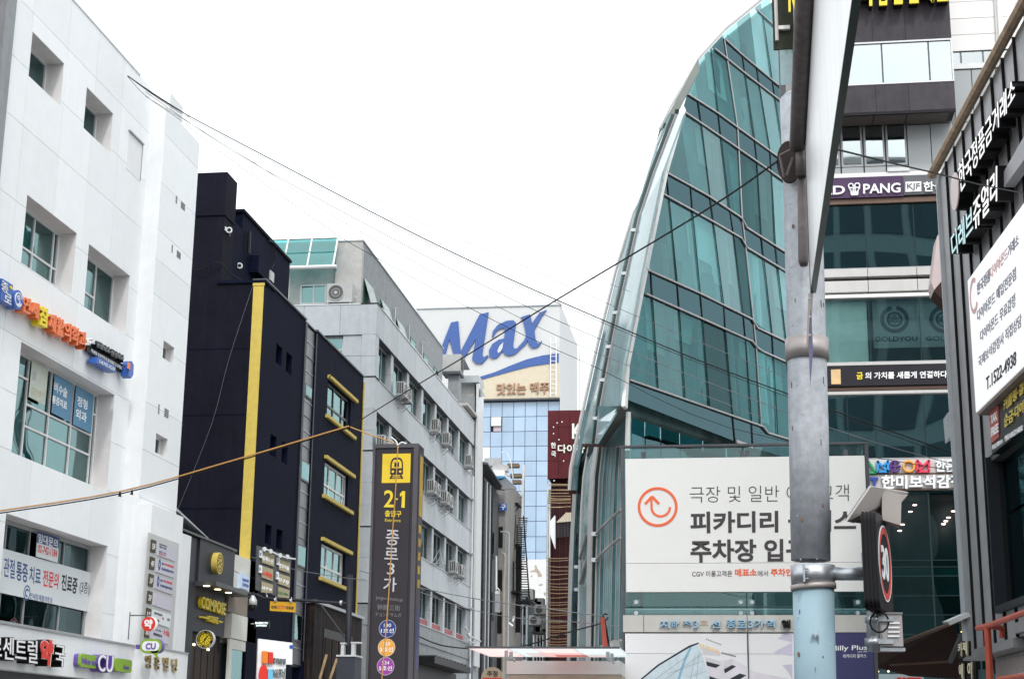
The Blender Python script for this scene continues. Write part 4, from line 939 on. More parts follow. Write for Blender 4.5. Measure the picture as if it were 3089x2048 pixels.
t = thing('gas_pipe', 'kinked white pipe run jutting from the corner pier under the red panels', 'pipe', (-14.4, 84, 7.3))
MB().tube([Vector((-14.4,84.2,7.9)), Vector((-14.2,84.6,7.6)), Vector((-14.2,84.0,7.45)), Vector((-14.1,83.4,7.4)), Vector((-14.1,87.6,7.35))], .05, 7).tube([Vector((-14.1,83.4,7.15)), Vector((-14.1,85.6,7.1))], .04, 7).build('pipe', ALUM, t)

# corner pier block beyond the office
PIERC = mat('weathered pier panel', (.28,.30,.315), .7, var=.12, streak=.35, dirt=(.19,.19,.19), bump=.1)
pb = thing('narrow_grey_block', 'narrow plain grey block joined to the far end of the office building', 'building', (-16, 88.3, 0))
wall(pb, FS, GY1+.02, 89.5, 0, 19.7, [(88.1,88.6,6.7,7.2)], -.5, -.016, GREYC)
clad(pb, FS, GY1+.02, 89.5, 0, 19.7, [], [2.2,4.0,5.8,7.6,9.4,11.2,13.0,14.8,16.6,18.4], [(88.1,88.6,6.7,7.2)], PIERC, gap=.03)
box('vent', BLACK, pb, FS, 88.12, 88.58, 6.72, 7.18, -.3, -.25)
box('side', GREYC, pb, Fac((0,GY1,0),(1,0,0)), -17, -14.53, 19.3, 21.0, -2, 0)
# roof slab clutter: pale block with projecting eave, right of the set back storey
MB().wbox(-17.2, -14.35, 83.5, 88.9, 19.72, 19.85).build('slab', CONC, pb)
MB().wbox(-15.5, -14.6, 87.2, 88.9, 19.86, 21.9).build('roof_room', CONC, pb)
F87 = Fac((0, 87, 0), (1, 0, 0))
r_ = F87.rect([A6(1320,1085),A6(1490,1085),A6(1490,1133),A6(1322,1133)]); MB().box(F87, *r_, -1.6, .3).build('eave', GREYP, pb)
r_ = F87.rect([A6(1472,1135),A6(1490,1135),A6(1480,1568),A6(1462,1568)]); MB().box(F87, r_[0], r_[1], 6, r_[3], -1.6, .2).build('corner_strip', ALUM, pb)
MB().add([at_y(*A6(1495,1150),87), at_y(*A6(1535,1225),86.6), at_y(*A6(1493,1232),87), at_y(*A6(1495,1225),87.6)],[(0,1,2),(0,2,3),(0,3,1),(1,3,2)]).build('broken_panel', ALUM, pb)
MB().add([Vector((-15.25,86,22.3)),Vector((-15.25,86,23.4)),Vector((-14.7,86,22.3)),Vector((-15.25,86.1,22.3)),Vector((-15.25,86.1,23.4)),Vector((-14.7,86.1,22.3))],[(0,2,1),(3,4,5),(0,1,4,3),(1,2,5,4),(2,0,3,5)]).build('gusset', STEELD, pb)
t = thing('roof_unit', 'white boxy roof unit on a dark tray beside the blue lettering', 'air conditioner', (-16.3, 85, 21.6))
q = at_y(*A6(1225,925), 84); q2 = at_y(*A6(1352,1045), 84)
MB().wbox(q.x, q2.x, 84, 85, q2.z, q.z).build('casing', ACW, t); MB().wbox(q.x, q2.x+.02, 83.9, 85.1, q2.z-.15, q2.z-.001).build('tray', STEELD, t)
MB().wbox(q.x+.3, q2.x-.1, 84.2, 84.9, q2.z-1.6, q2.z-.151).build('plinth', GREYC, t)
for k in range(8): MB().wbox(q2.x+.001, q2.x+.02, 84.1+k*.1, 84.15+k*.1, q2.z+.1, q.z-.1).build('grille', ACG, t)

# ---------------------------------------------------------------- cluttered back buildings along the alley
DARKW = mat('shade darkened render', (.10,.10,.105), .9, var=.3, streak=.5, dirt=(.06,.058,.055), bump=.4, bscale=10)  # darkened base colour stands in for the alley's shade
b2 = thing('dark_back_building', 'dark back building with bundles of pipes behind the narrow grey block', 'building', (-16, 93, 0))
MB().wbox(-19, -14.45, 90.2, 95.0, 0, 16.9).build('wall', DARKW, b2)
MB().wbox(-19, -14.9, 89.55, 90.19, 0, 17.6).build('recess', BLACKW, b2)
MB().add([Vector((-15,88.6,17.5)),Vector((-14.0,88.6,17.35)),Vector((-14.0,95.3,16.9)),Vector((-15,95.3,17.0)),Vector((-15,88.6,17.6)),Vector((-14.0,88.6,17.45)),Vector((-14.0,95.3,17.0)),Vector((-15,95.3,17.1))],[(0,3,2,1),(4,5,6,7),(0,1,5,4),(1,2,6,5),(2,3,7,6),(3,0,4,7)]).build('eave', STEELD, b2)
for z_, y_ in ((12.6,92.6),(9.0,92.8),(5.4,92.6)):
    f = MB().wbox(-14.449, -14.40, y_, y_+1.4, z_, z_+1.6).build('window', BLACK, b2); MB().wbox(-14.399, -14.38, y_+.1, y_+1.3, z_+.1, z_+1.5).build('pane', GLASSD, f)
t = thing('pipe_bundle', 'bundle of grey drainpipes running down the dark back building', 'pipe', (-14.4, 90, 0))
for y_, r_, m_ in ((89.7,.09,STEELD),(90.25,.06,STEEL),(91.0,.08,STEELD),(91.6,.05,GREYP),(92.2,.07,BLACK)):
    MB().tube([Vector((-14.30,y_,.2)), Vector((-14.30,y_,9)), Vector((-14.30,y_,16.6))], r_, 7).build('pipe', m_, t)
t = thing('white_duct', 'slim white pipe bent out over a small white box in the alley', 'pipe', (-14.2, 95, 9))
MB().tube([at_y(*C7(250,-60),96), at_y(*C7(250,390),96)], .055, 7).build('pipe', LWHITE, t)
MB().tube([at_y(*C7(218,-60),96), at_y(*C7(225,250),96), at_y(*C7(245,340),96), at_y(*C7(295,395),96), at_y(*C7(285,425),96)], .04, 7).build('hose', ALUM, t)
r_ = Fac((0,96,0),(1,0,0)); a = r_.rect([C7(190,400),C7(285,400),C7(285,438),C7(190,438)]); MB().box(r_, *a, -.4, 0).build('hood', LWHITE, t)
a = r_.rect([C7(185,440),C7(280,440),C7(280,680),C7(185,680)]); MB().box(r_, *a, -.5, -.01).build('case', GREYP, t)
b3 = thing('stair_block', 'tall pale stair block at the back of the alley with a blue sign', 'building', (-16, 99, 0))
F99 = Fac((0, 99, 0), (1, 0, 0))
a = F99.rect([C6(270,540),C6(345,540),C6(350,1568),C6(270,1568)])
MB().wbox(a[0]-1.5, a[1], 99, 107, 0, 18.3).build('wall', mat('grey stair block render', (.26,.26,.25), .9, var=.2, streak=.45, dirt=(.12,.12,.115), bump=.3, bscale=12), b3)
MB().wbox(a[0]-1.0, a[0]-.02, 96, 98.9, 0, 17.2).build('wall', DARKW, b3)
for z_ in (13.9, 11.2, 8.6, 5.8): MB().wbox(a[1]-.65, a[1]-.15, 98.95, 98.999, z_, z_+1.3).build('window', BLACK, b3)
t = thing('blue_alley_sign', 'small blue sign with one white character on the alley stair block', 'sign', tuple(F99.pt(a[0], 15, .3)))
q = [F99.hit(p, .3) for p in (C6(275,735),C6(362,735),C6(362,820),C6(272,820))]
MB().prism(F99, q, .15, .3).build('board', BLUE, t); text(F99, '구', [C6(290,745),C6(355,745),C6(352,812),C6(288,812)], .3005, .32, LWHITE, t, bold=.03)
t = thing('roof_platform', 'white roof unit with a fan on a blue edged platform above the alley', 'air conditioner', tuple(at_y(1480, 1440, 97)))
F97 = Fac((0, 97, 0), (1, 0, 0))
a = F97.rect([C6(85,170),C6(290,170),C6(290,265),C6(90,265)]); MB().box(F97, *a, -.8, 0).build('casing', ACW, t)
c_ = F97.hit(C6(165,225)); MB().disk(F97, c_[0], c_[1], .22, .22, .0005, .03, n=18).build('fan_guard', GREYP, t)
a = F97.rect([C6(190,260),C6(375,260),C6(375,330),C6(190,330)]); MB().box(F97, *a, -.7, .1).build('scrap_panel', CONC, t)
a = F97.rect([C6(190,331),C6(345,331),C6(345,402),C6(190,402)]); MB().box(F97, *a, -.9, .3).build('tray', LWHITE, t)
a = F97.rect([C6(230,403),C6(345,403),C6(345,432),C6(230,432)]); MB().box(F97, *a, -.9, .31).build('edge', mat('bright blue edge', (.03,.25,.5), .5), t)
MB().add([at_y(*C6(280,433),97), at_y(*C6(345,405),97), at_y(*C6(495,550),93), at_y(*C6(300,560),93), at_y(*C6(280,438),97), at_y(*C6(345,410),97), at_y(*C6(495,556),93), at_y(*C6(300,566),93)], [(0,1,2,3),(7,6,5,4),(0,4,5,1),(1,5,6,2),(2,6,7,3),(3,7,4,0)]).build('platform', STEELD, t)
# ladder frame and white mast behind the platform
t = thing('white_mast', 'white vertical pipe mast with wooden rungs standing over the fire stairs', 'ladder', tuple(at_y(*C6(570,700), 106)))
MB().tube([at_y(*C6(580,255),106), at_y(*C6(548,1020),106)], .09, 8).build('pipe', ALUM, t)
MB().tube([at_y(*C6(300,100),104), at_y(*C6(365,98),104), at_y(*C6(420,230),104), at_y(*C6(445,430),104)], .035, 6).build('handrail', ALUM, t)
for P, Q in ((C6(380,268),C6(520,268)), (C6(415,395),C6(550,395)), (C6(445,472),C6(545,472))):
    a, b = at_y(*P,105), at_y(*Q,105); MB().wbox(a.x, b.x, 104.7, 105.3, a.z-.12, a.z+.12).build('rung', mat('weathered plank', (.16,.12,.08), .85, var=.3), t)
for x in (345, 380, 430, 475, 520): MB().tube([at_y(*C6(x,440 if x > 400 else 560),105.5), at_y(*C6(x,735),105.5)], .025, 5).build('bar', ALUM, t)
for y in (590, 640, 690): MB().tube([at_y(*C6(340,y),105.5), at_y(*C6(545,y),105.5)], .02, 5).build('bar', ALUM, t)
# fire escape
t = thing('fire_escape', 'black steel fire escape stair zigzagging down the alley end', 'stairs', tuple(at_y(*C6(480,1500), 104)))
FEs = BLACK
for (xa, xb, ya, yb, Yn, st, nm) in ((400,470,770,1230,104.5,20,0), (480,592,880,1560,103,24,1)):
    for k in range(st):
        y = ya+(yb-ya)*k/(st-1); P, Q = at_y(*C6(xa+.02*(y-ya),y), Yn), at_y(*C6(xb+.02*(y-ya),y), Yn)
        yy = Yn+1.2-(2.4*k/st); MB().wbox(P.x, Q.x, yy, yy+.28, P.z-.03, P.z).build('tread', FEs, t)
for k in range(16):
    y = 20+32*k; P, Q = at_y(*C7(540+5*k*.5,y),102), at_y(*C7(665+1.5*k,y),102); MB().wbox(P.x, Q.x, 101.5+.06*k, 101.8+.06*k, P.z-.035, P.z).build('tread', FEs, t)
for k in range(14):
    y = 30+28*k; P, Q = at_y(*C7(425,y),103), at_y(*C7(495,y),103); MB().wbox(P.x, Q.x, 102.5, 102.9, P.z-.05, P.z+.03).build('tread', FEs, t)
for P, Q, Yn in ((C6(370,735),C6(528,765),104), (C6(400,1240),C6(530,1275),104), (C7(390,400),C7(565,440),102.5), (C7(540,535),C7(690,560),102)):
    a, b = at_y(*P,Yn), at_y(*Q,Yn); MB().wbox(a.x, b.x, Yn-.8, Yn+1.0, b.z, b.z+.10).build('landing', FEs, t)
for P, Q, r_ in ((C6(478,870),C6(465,1230),.03), (C6(575,890),C7(690,540),.045), (C6(600,1300),C7(660,0),.03), (C6(470,840),C6(525,765),.03), (C6(400,1340),C6(530,1250),.03), (C7(430,0),C7(400,420),.04), (C7(510,0),C7(570,430),.04), (C7(465,500),C7(565,430),.03), (C7(560,655),C7(690,560),.03), (C6(392,800),C6(390,1560),.04), (C6(495,1000),C6(490,1560),.04)):
    MB().tube([at_y(*P,103), at_y(*Q,103)], r_, 5).build('stringer', FEs, t)
box_ = at_y(*C7(430,300),104.2); MB().wbox(box_.x, box_.x+.75, 104, 104.1, 9.0, 14.6).build('screen', mat('dark mesh', (.02,.02,.022), .8, var=.3), t)
t = thing('tan_pipe', 'tan rising pipe with a bent top in front of the fire escape', 'pipe', tuple(at_y(*C6(340,1500), 96)))
MB().tube([at_y(*C6(300,1355),96), at_y(*C6(330,1362),96), at_y(*C6(345,1400),96), at_y(*C7(345,300),96), at_y(*C7(338,1560),96)], .085, 8).build('pipe', mat('tan pipe', (.33,.29,.24), .6, var=.15), t)
t = thing('tan_pipe', 'thinner pipe with a square bend standing right of the tan one', 'pipe', tuple(at_y(*C6(390,1500), 97)))
MB().tube([at_y(*C6(285,1085),97), at_y(*C6(385,1095),97), at_y(*C6(392,1110),97), at_y(*C7(412,0),97), at_y(*C7(398,1560),97)], .05, 8).build('pipe', GREYP, t)
# far huddle of small houses
hud = [('far_house', 'teal sided little house low under the fire escape', (475,690,540,1180), 112, mat('teal sheet', (.10,.17,.19), .6, var=.3, streak=.4, dirt=(.2,.2,.2))),
       ('far_house', 'grey little house with cluttered roof under the white peeling wall', (700,800,610,1180), 116, DARKW),
       ('far_house', 'tan rendered little house at the foot of the red building', (735,895,965,1180), 110, mat('tan render', (.30,.26,.23), .9, var=.2, streak=.3))]
for i, (nm, lb, (x0,x1,y0,y1), Yh, m_) in enumerate(hud):
    a, b = at_y(*C7(x0,y0),Yh), at_y(*C7(x1,y1),Yh)
    t = thing(nm, lb, 'house', (a.x, Yh, 0), 'little houses at the alley end')
    MB().wbox(a.x, b.x, Yh, Yh+5, 0, a.z).build('wall', m_, t); MB().wbox(a.x-.1, b.x+.1, Yh-.2, Yh+5, a.z+.001, a.z+.12).build('roof', STEELD, t)
    for k in range(4):
        xx = a.x+(b.x-a.x)*(k+.3)/4; MB().tube([Vector((xx,Yh-.15,1)), Vector((xx+.03,Yh-.15,a.z-.1))], random.uniform(.03,.08), 6).build('pipe', random.choice([ALUM,STEELD,GREYP,STEEL]), t)
    for k in range(5):
        zz = a.z-1.0-1.3*k; xx = a.x+(b.x-a.x)*random.uniform(.1,.5)
        w = MB().wbox(xx, xx+.5, Yh-.03, Yh-.001, zz, zz+.7).build('window', BLACK, t)
    for k in range(5):
        xx = a.x+(b.x-a.x)*random.random(); MB().wbox(xx, xx+random.uniform(.1,.5), Yh-.1, Yh+1, a.z+.121, a.z+random.uniform(.3,.9)).build('roof_clutter', random.choice([CONC,STEELD,ALUM,GREYC]), t)
for P, lb in ((C7(835,650), 'air conditioner box perched on the far little roofs'), (C7(760,790), 'lower air conditioner box on the wall of the far grey house')):
    q = at_y(*P, 109.5); t = thing('air_conditioner', lb, 'air conditioner', tuple(q)); MB().wbox(q.x-.4, q.x+.4, 109.4, 109.8, q.z-.3, q.z+.35).build('casing', ACW, t)
    MB().disk(Fac((q.x-.1,109.4,q.z),(1,0,0)), 0, 0, .24, .24, .0005, .02, n=14).build('fan_guard', ACG, t); MB().wbox(q.x-.42, q.x+.42, 109.3, 109.9, q.z-.4, q.z-.301).build('shelf', STEELD, t)
for P, rz, lb in ((C7(475,770), 1.3, 'upright white lamp low in the alley'), (C7(440,845), -.6, 'tilted white lamp box low in the alley')):
    q = at_y(*P, 98); t = thing('wall_lamp', lb, 'lamp', tuple(q)); a = Vector((math.cos(rz),0,math.sin(rz)))*.16
    MB().tube([q-a, q+a], .07, 6).build('head', LWHITE, t); MB().tube([q, q+Vector((-.3,.2,-.1))], .02, 5).build('arm', STEELD, t)
PEELW = mat('old white render', (.66,.67,.67), .85, var=.08, streak=.15)
pw = thing('peeling_wall_building', 'white rendered wall with peeling brown patches at the alley end', 'building', (-17.5, 140, 0))
MB().wbox(-20, -16.2, 140, 145, 0, 17.92).build('wall', PEELW, pw)
F14 = Fac((0, 140, 0), (1, 0, 0)); PEEL = mat('exposed mortar', (.40,.33,.27), .9, var=.15)
for poly in ([(755,65),(780,60),(790,100),(815,130),(855,190),(850,212),(800,215),(795,170),(760,150),(700,155),(695,140),(750,125),(765,100)], [(705,200),(728,195),(730,218),(710,220)], [(810,320),(845,305),(868,322),(850,330),(815,335)], [(875,420),(905,420),(905,465),(885,460)]):
    MB().prism(F14, [F14.hit(C7(*p)) for p in poly], .001, .01).build('peeled_patch', PEEL, pw)

# ---------------------------------------------------------------- tower with the big blue word
mx = thing('billboard_tower', 'blue glass tower crowned by a white beer billboard at the end of the street', 'building', (-24, 155, 0))
F15 = Fac((0, 150, 0), (1, 0, 0))
BLUEG = mat('sky blue glass panel', (.33,.45,.60), .10, var=.12, scale=.35, spec=.7, ovar=.10); BLUEGF = mat('panel joint', (.05,.08,.13), .5)
xR = -16.72; dx = 1.127; dz = 1.455; zt = 34.35
MB().wbox(-31, xR, 150.03, 167, 0, zt+.1).build('core', BLUEGF, mx)
for i in range(8):
    for j in range(12):
        x1 = xR-dx*i; z1 = zt-dz*j
        if i in (5,) and j == 1: 
            MB().box(F15, x1-dx+.04, x1-.04, z1-dz+.04, z1-.04, -.03, .0).build('open_light', BLACK, mx); MB().box(F15, x1-dx+.1, x1-.08, z1-dz*.62, z1-.05, .001, .25).build('sash', mat('pale blind', (.75,.74,.74), .7), mx); MB().box(F15, x1-dx+.3, x1-.08, z1-dz+.05, z1-dz*.66, .001, .05).build('blind', mat('mauve blind', (.5,.42,.48), .8), mx); continue
        m_ = mat('white panel', (.74,.75,.77), .5) if (i, j) == (6, 3) else BLUEG
        MB().box(F15, x1-dx+.03, x1-.03, z1-dz+.03, z1-.03, -.029, .004*((i*3+j) % 3)).build('panel', m_, mx)
MB().wbox(-31, -16.72-8*1.127-.03, 149.98, 150.02, 0, zt).build('side_panelling', BLUEG, mx)
zs0, zs1 = 34.62, 43.9
BWH = mat('billboard white', (.57,.585,.59), .6, var=.03, streak=.06, dirt=(.62,.60,.56)); BCR = mat('billboard cream', (.60,.535,.41), .6, var=.08, streak=.1)
MB().box(F15, -31, xR+.02, zs0, zs1, -.8, .3).build('billboard', BWH, mx)
MB().box(F15, -31.1, xR+.12, zs1+.001, zs1+.12, -.8, .42).build('billboard_cap', GREYP, mx)
MB().box(F15, -31, xR+.02, zs0-.16, zs0-.001, -.5, .5).build('lamp_rail', STEELD, mx)
BLU = mat('billboard blue', (.04,.10,.32), .55, var=.08, scale=1.5)
def bp(poly, Z_, d0, d1, m_, nm): MB().prism(F15, [F15.hit(Z_(*p), d1) for p in poly], d0, d1).build(nm, m_, mx)
SW = [(430,528),(520,500),(620,458),(720,420),(820,395),(918,383)]; SWl = [(918,438),(840,450),(740,465),(640,490),(540,518),(470,537),(430,548)]
bp(SWl[::-1][0:0]+[(430,548),(470,537),(540,518),(640,490),(740,465),(840,450),(918,438),(920,668),(430,677)], A8, .301, .33, BCR, 'cream_field')
bp(SW+SWl, A8, .301, .40, BLU, 'swoosh')
bp([(1285,695),(1335,685),(1352,905),(1490,637),(1553,622),(1508,925),(1520,945),(1545,928),(1552,937),(1505,990),(1460,988),(1435,955),(1463,812),(1352,990),(1305,930),(1273,815),(1243,925),(1205,925),(1218,865)], A6, .301, .50, BLU, 'letter')
bp([(503,283),(508,245),(540,205),(595,180),(637,177),(652,192),(647,235),(634,335),(640,352),(658,352),(705,300),(716,322),(690,345),(650,385),(610,398),(583,390),(573,368),(556,374),(560,380),(535,408),(508,416),(488,402),(484,365),(505,325),(545,298),(578,290),(586,245),(578,225),(555,228),(530,245),(510,280)], A8, .301, .50, BLU, 'letter')
bp([(574,312),(548,340),(537,368),(542,380),(556,372),(568,350)], A8, .501, .51, BWH, 'letter_eye')
bp([(682,158),(740,140),(752,195),(800,130),(843,112),(815,150),(766,238),(775,300),(790,320),(806,314),(813,302),(805,325),(785,345),(755,350),(735,332),(724,300),(716,322),(705,300),(716,268),(700,190)], A8, .301, .505, BLU, 'letter')
BRN = mat('brown letter', (.36,.20,.12), .6)
letters(F15, '맛있는 맥주', [A8(533,570),A8(860,560),A8(858,632),A8(533,642)], .331, .48, BRN, mx, bold=.02)
MB().wbox(xR+.03, xR+.1, 149.75, 166.2, 29.2, 44.0).build('billboard_side', mat('billboard side sheet', (.52,.54,.55), .6, var=.05, streak=.1), mx)
MB().tube([Vector((xR+.9,160,18)), Vector((xR+.9,160,42))], .06).build('side_pipe', GREYP, mx)
for k in (0, 1): MB().tube([Vector((xR-.85+k*.55,149.3,34.7)), Vector((xR-.85+k*.55,149.3,40.6))], .05, 5).build('ladder_rail', LWHITE, mx)
for k in range(12): MB().tube([Vector((xR-.85,149.3,35+k*.46)), Vector((xR-.30,149.3,35+k*.46))], .03, 4).build('ladder_rung', LWHITE, mx)
q = at_y(*A8(910,72), 150); MB().wbox(q.x-.25, q.x+.35, 149.6, 150, q.z-.3, q.z+.1).build('beacon', ALUM, mx); MB().tube([q+Vector((.3,0,0)), q+Vector((.3,0,.9))], .03, 4).build('rod', ALUM, mx)

# ---------------------------------------------------------------- dark red building
rb = thing('dark_red_building', 'dark red clad building with white jewellery letters beside the blue tower', 'building', (-11, 106, 0))
F105 = Fac((0, 105, 0), (1, 0, 0)); MAR = mat('maroon cladding', (.085,.012,.016), .55, var=.2, scale=2); MARD = mat('dark maroon cladding', (.030,.007,.009), .6, var=.3)
rx0 = -12.52
MB().wbox(rx0+.02, -8, 105.03, 118, 19.25, 23.9).build('core', MARD, rb)
for i in range(4):
    for j in range(4):
        MB().wbox(rx0+.75*i, rx0+.75*(i+1)-.02, 104.98, 105.028, 19.25+1.165*j, 19.25+1.165*(j+1)-.02).build('panel', MAR, rb)
MB().wbox(rx0+.15, -8, 105.8, 118, 0, 19.24).build('lower_wall', MARD, rb)
for k in range(6): MB().wbox(rx0+.3+.42*k, rx0+.34+.42*k, 105.72, 105.799, 8, 19.2).build('rib', MAR, rb)
LET = mat('pale letter', (.72,.78,.70), .5)
letters(F105, '다이아', [C8(152,500),C8(440,497),C8(440,592),C8(152,590)], .025, .12, LET, rb, bold=.02)
text(F105, '한', [C8(78,478),C8(132,478),C8(132,540),C8(78,540)], .025, .1, LET, rb, bold=.02); text(F105, '국', [C8(80,572),C8(132,572),C8(132,632),C8(80,632)], .025, .1, LET, rb, bold=.02)
text(F105, 'K', [C8(305,275),C8(410,275),C8(410,438),C8(305,438)], .025, .1, LET, rb, bold=.03)
for x,y in ((147,270),(198,259),(107,315),(107,385),(165,450),(215,678),(113,890)): c_ = F105.hit(C8(x,y)); MB().disk(F105, c_[0], c_[1], .045, .045, .024, .05, n=8).build('stud', LWHITE, rb)
MB().prism(F105, [F105.hit(p, .3) for p in (B1(783,153),B1(783,438),B1(735,300),B1(726,225))], -.2, .3).build('white_arrow', LWHITE, rb)
for k in range(11):
    x = 800+12.5*k; yt_ = 205-75*min(k,6)/6; yb2 = 215-k*1.0
    a, b = F105.hit(B1(x,yt_), -.3), F105.hit(B1(x,yb2), -.3); MB().box(F105, a[0], a[0]+.07, b[1], a[1], -.5, -.3).build('fin', mat('pale gold fin', (.65,.58,.45), .5), rb)
    MB().box(F105, a[0], a[0]+.03, b[1]-1.0, b[1]-.001, -.48, -.42).build('fin', STEELD, rb)
t = thing('cable_screen', 'dense ladder of tan cables strung between the red wall and the glass building', 'cables', (-11.8, 100, 8))
TANW = mat('tan cable', (.50,.36,.20), .7, var=.1)
ys_ = [20,45,85]+[520,548,592,628,668,705,745,766,790,825,865,905,925,955,962,990,1020,1065,1075,1110,1125,1145,1160,1185,1220,1245,1270,1305]
ys_ = [5,22,45,85]+ys_[3:]
for k, y in enumerate(ys_):
    a, b = at_y(*B1(722 if y < 500 else 712, y+random.uniform(-4,4)), 100), at_y(*B1(915 if y < 500 else 897, y+random.uniform(-9,9)), 98)
    MB().tube([a, (a+b)/2-Vector((0,0,.03)), b], .02, 4).build('cable', TANW, t)
for y in (930, 942, 985, 992, 1028, 1052, 1080, 1105, 1128, 1172):
    a, b = at_y(*C8(50,y+random.uniform(-5,5)), 100), at_y(*C8(270 if y < 1050 else 290,y+random.uniform(-5,5)), 98); MB().tube([a, b], .02, 4).build('cable', TANW, t)
MB().tube([at_y(*B1(722,-120),100), at_y(*B1(712,1300),100)], .05, 5).tube([at_y(*B1(735,0),100), at_y(*B1(735,520),100)], .06, 5).build('upright', ALUM, t)
# pale strip left of the red wall
MB().wbox(-12.9, -12.56, 108, 112, 8, 19.0).build('side_strip', CONC, rb)

# ---------------------------------------------------------------- the curved green glass building
gbd = thing('glass_cinema_building', 'tall green glass building with a curved leaning edge and slanted floor lines', 'building', (0, 50, 0))
_A = R(22.9); _T = R(8)
P0 = at_y(1884, 1227, 45)
FM_ = Fac(P0, (math.sin(_A), math.cos(_A), 0), (-math.cos(_A)*math.sin(_T), math.sin(_A)*math.sin(_T), math.cos(_T)))
PANE = [glass('green curtain wall glass %d' % i, (.66+.04*i,.86+.02*i,.86+.02*i), ((.22,.34,.36),(.31,.46,.48),(.42,.58,.60))[i], .09+.07*i, .46, .012, .35, .22, .3) for i in range(3)]
SPAN = glass('green spandrel glass', (.10,.30,.32), (.22,.36,.40), .26, .60, .02, .3, .22, .2)
MUL = mat('pinkish grey mullion', (.36,.34,.345), .45, metal=.2, var=.08); MULD = mat('dark silicone joint', (.015,.03,.033), .6, spec=.2)
WEDGE = mat('pale metal edge', (.66,.67,.67), .4, metal=.1, var=.08, streak=.2, dirt=(.45,.45,.44))
def lerp(pts, k, i0=0):       # piecewise linear with extrapolation; pts sorted by component i0
    i1 = 1-i0; P = sorted(pts, key=lambda p: p[i0])
    for j in range(len(P)-1):
        if k <= P[j+1][i0] or j == len(P)-2:
            a, b = P[j], P[j+1]; f = (k-a[i0])/((b[i0]-a[i0]) or 1e-6); return a[i1]+(b[i1]-a[i1])*f
ROWS = [[(2180,-150),(2420,60)], [(2275,23),(2339,82),(2371,112),(2450,190)], [(2176,109),(2237,165),(2371,277),(2450,345)], [(2149,142),(2245,220),(2356,306),(2450,380)],
        [(2073,283),(2164,341),(2226,386),(2340,469),(2450,545)], [(2076,346),(2203,432),(2295,496),(2356,540),(2450,604)], [(2008,520),(2136,591),(2240,660),(2244,682),(2363,757),(2450,810)],
        [(1995,583),(2156,672),(2247,725),(2251,746),(2365,815),(2450,866)], [(1949,813),(2115,887),(2274,966),(2278,986),(2370,1030),(2450,1066)], [(1937,882),(2120,963),(2281,1035),(2285,1053),(2370,1091),(2450,1126)],
        [(1884,1141),(2067,1205),(2303,1287),(2307,1303),(2380,1325),(2450,1347)], [(1884,1227),(2043,1269),(2245,1340),(2450,1412)]]
COLS = [[(1800,1300),(1830,300)], [(1990,1240),(1987,1178),(1980,1100),(1972,943),(1965,826),(1957,700)], [(2067,1196),(2059,1090),(2054,979),(2044,851),(2026,667),(2013,535)],
        [(2142,1227),(2133,1100),(2120,958),(2113,877),(2103,790),(2090,637),(2085,565),(2059,397),(2052,340)], [(2211,1251),(2197,1100),(2184,917),(2151,652),(2143,591),(2113,344),(2099,249)],
        [(2270,1300),(2262,1150),(2243,948),(2217,724),(2200,619),(2168,344),(2145,145)], [(2297,1270),(2281,1035),(2274,966),(2248,725),(2240,660),(2226,383),(2187,126)],
        [(2345,1270),(2330,1000),(2296,700),(2283,459),(2226,69)], [(2390,1270),(2370,1000),(2340,740),(2325,463),(2287,230),(2264,34)], [(2432,1270),(2402,800),(2371,500),(2333,260),(2298,23)],
        [(2475,1300),(2452,800),(2430,500),(2371,277),(2325,0)]]
OUTL = [(1884,1227),(1891,1100),(1947,813),(2008,519),(2062,330),(2107,178),(2187,90),(2302,0),(2420,-75),(2560,-130),(2560,1450),(2400,1400),(2245,1340)]
def cross_rc(r, c):
    x, y = 2200.0, 600.0
    y = lerp(ROWS[r], x, 0)
    for _ in range(25): x = lerp(COLS[c], y, 1); y = lerp(ROWS[r], x, 0)
    return x, y
def clip(poly, outl):
    a = sum(outl[i][0]*outl[(i+1)%len(outl)][1]-outl[(i+1)%len(outl)][0]*outl[i][1] for i in range(len(outl))); sg = 1 if a > 0 else -1
    for i in range(len(outl)):
        A, B = outl[i], outl[(i+1)%len(outl)]; res = []
        side = lambda p: sg*((B[0]-A[0])*(p[1]-A[1])-(B[1]-A[1])*(p[0]-A[0]))
        for j in range(len(poly)):
            p, q = poly[j], poly[(j+1)%len(poly)]; sp, sq = side(p), side(q)
            if sp >= 0: res.append(p)
            if sp*sq < 0: f = sp/(sp-sq); res.append((p[0]+(q[0]-p[0])*f, p[1]+(q[1]-p[1])*f))
        poly = res
        if len(poly) < 3: return []
    return poly
X_ = [[cross_rc(r, c) for c in range(len(COLS))] for r in range(len(ROWS))]
SPANROW = {2, 4, 6, 8, 10}
rnd = random.Random(5)
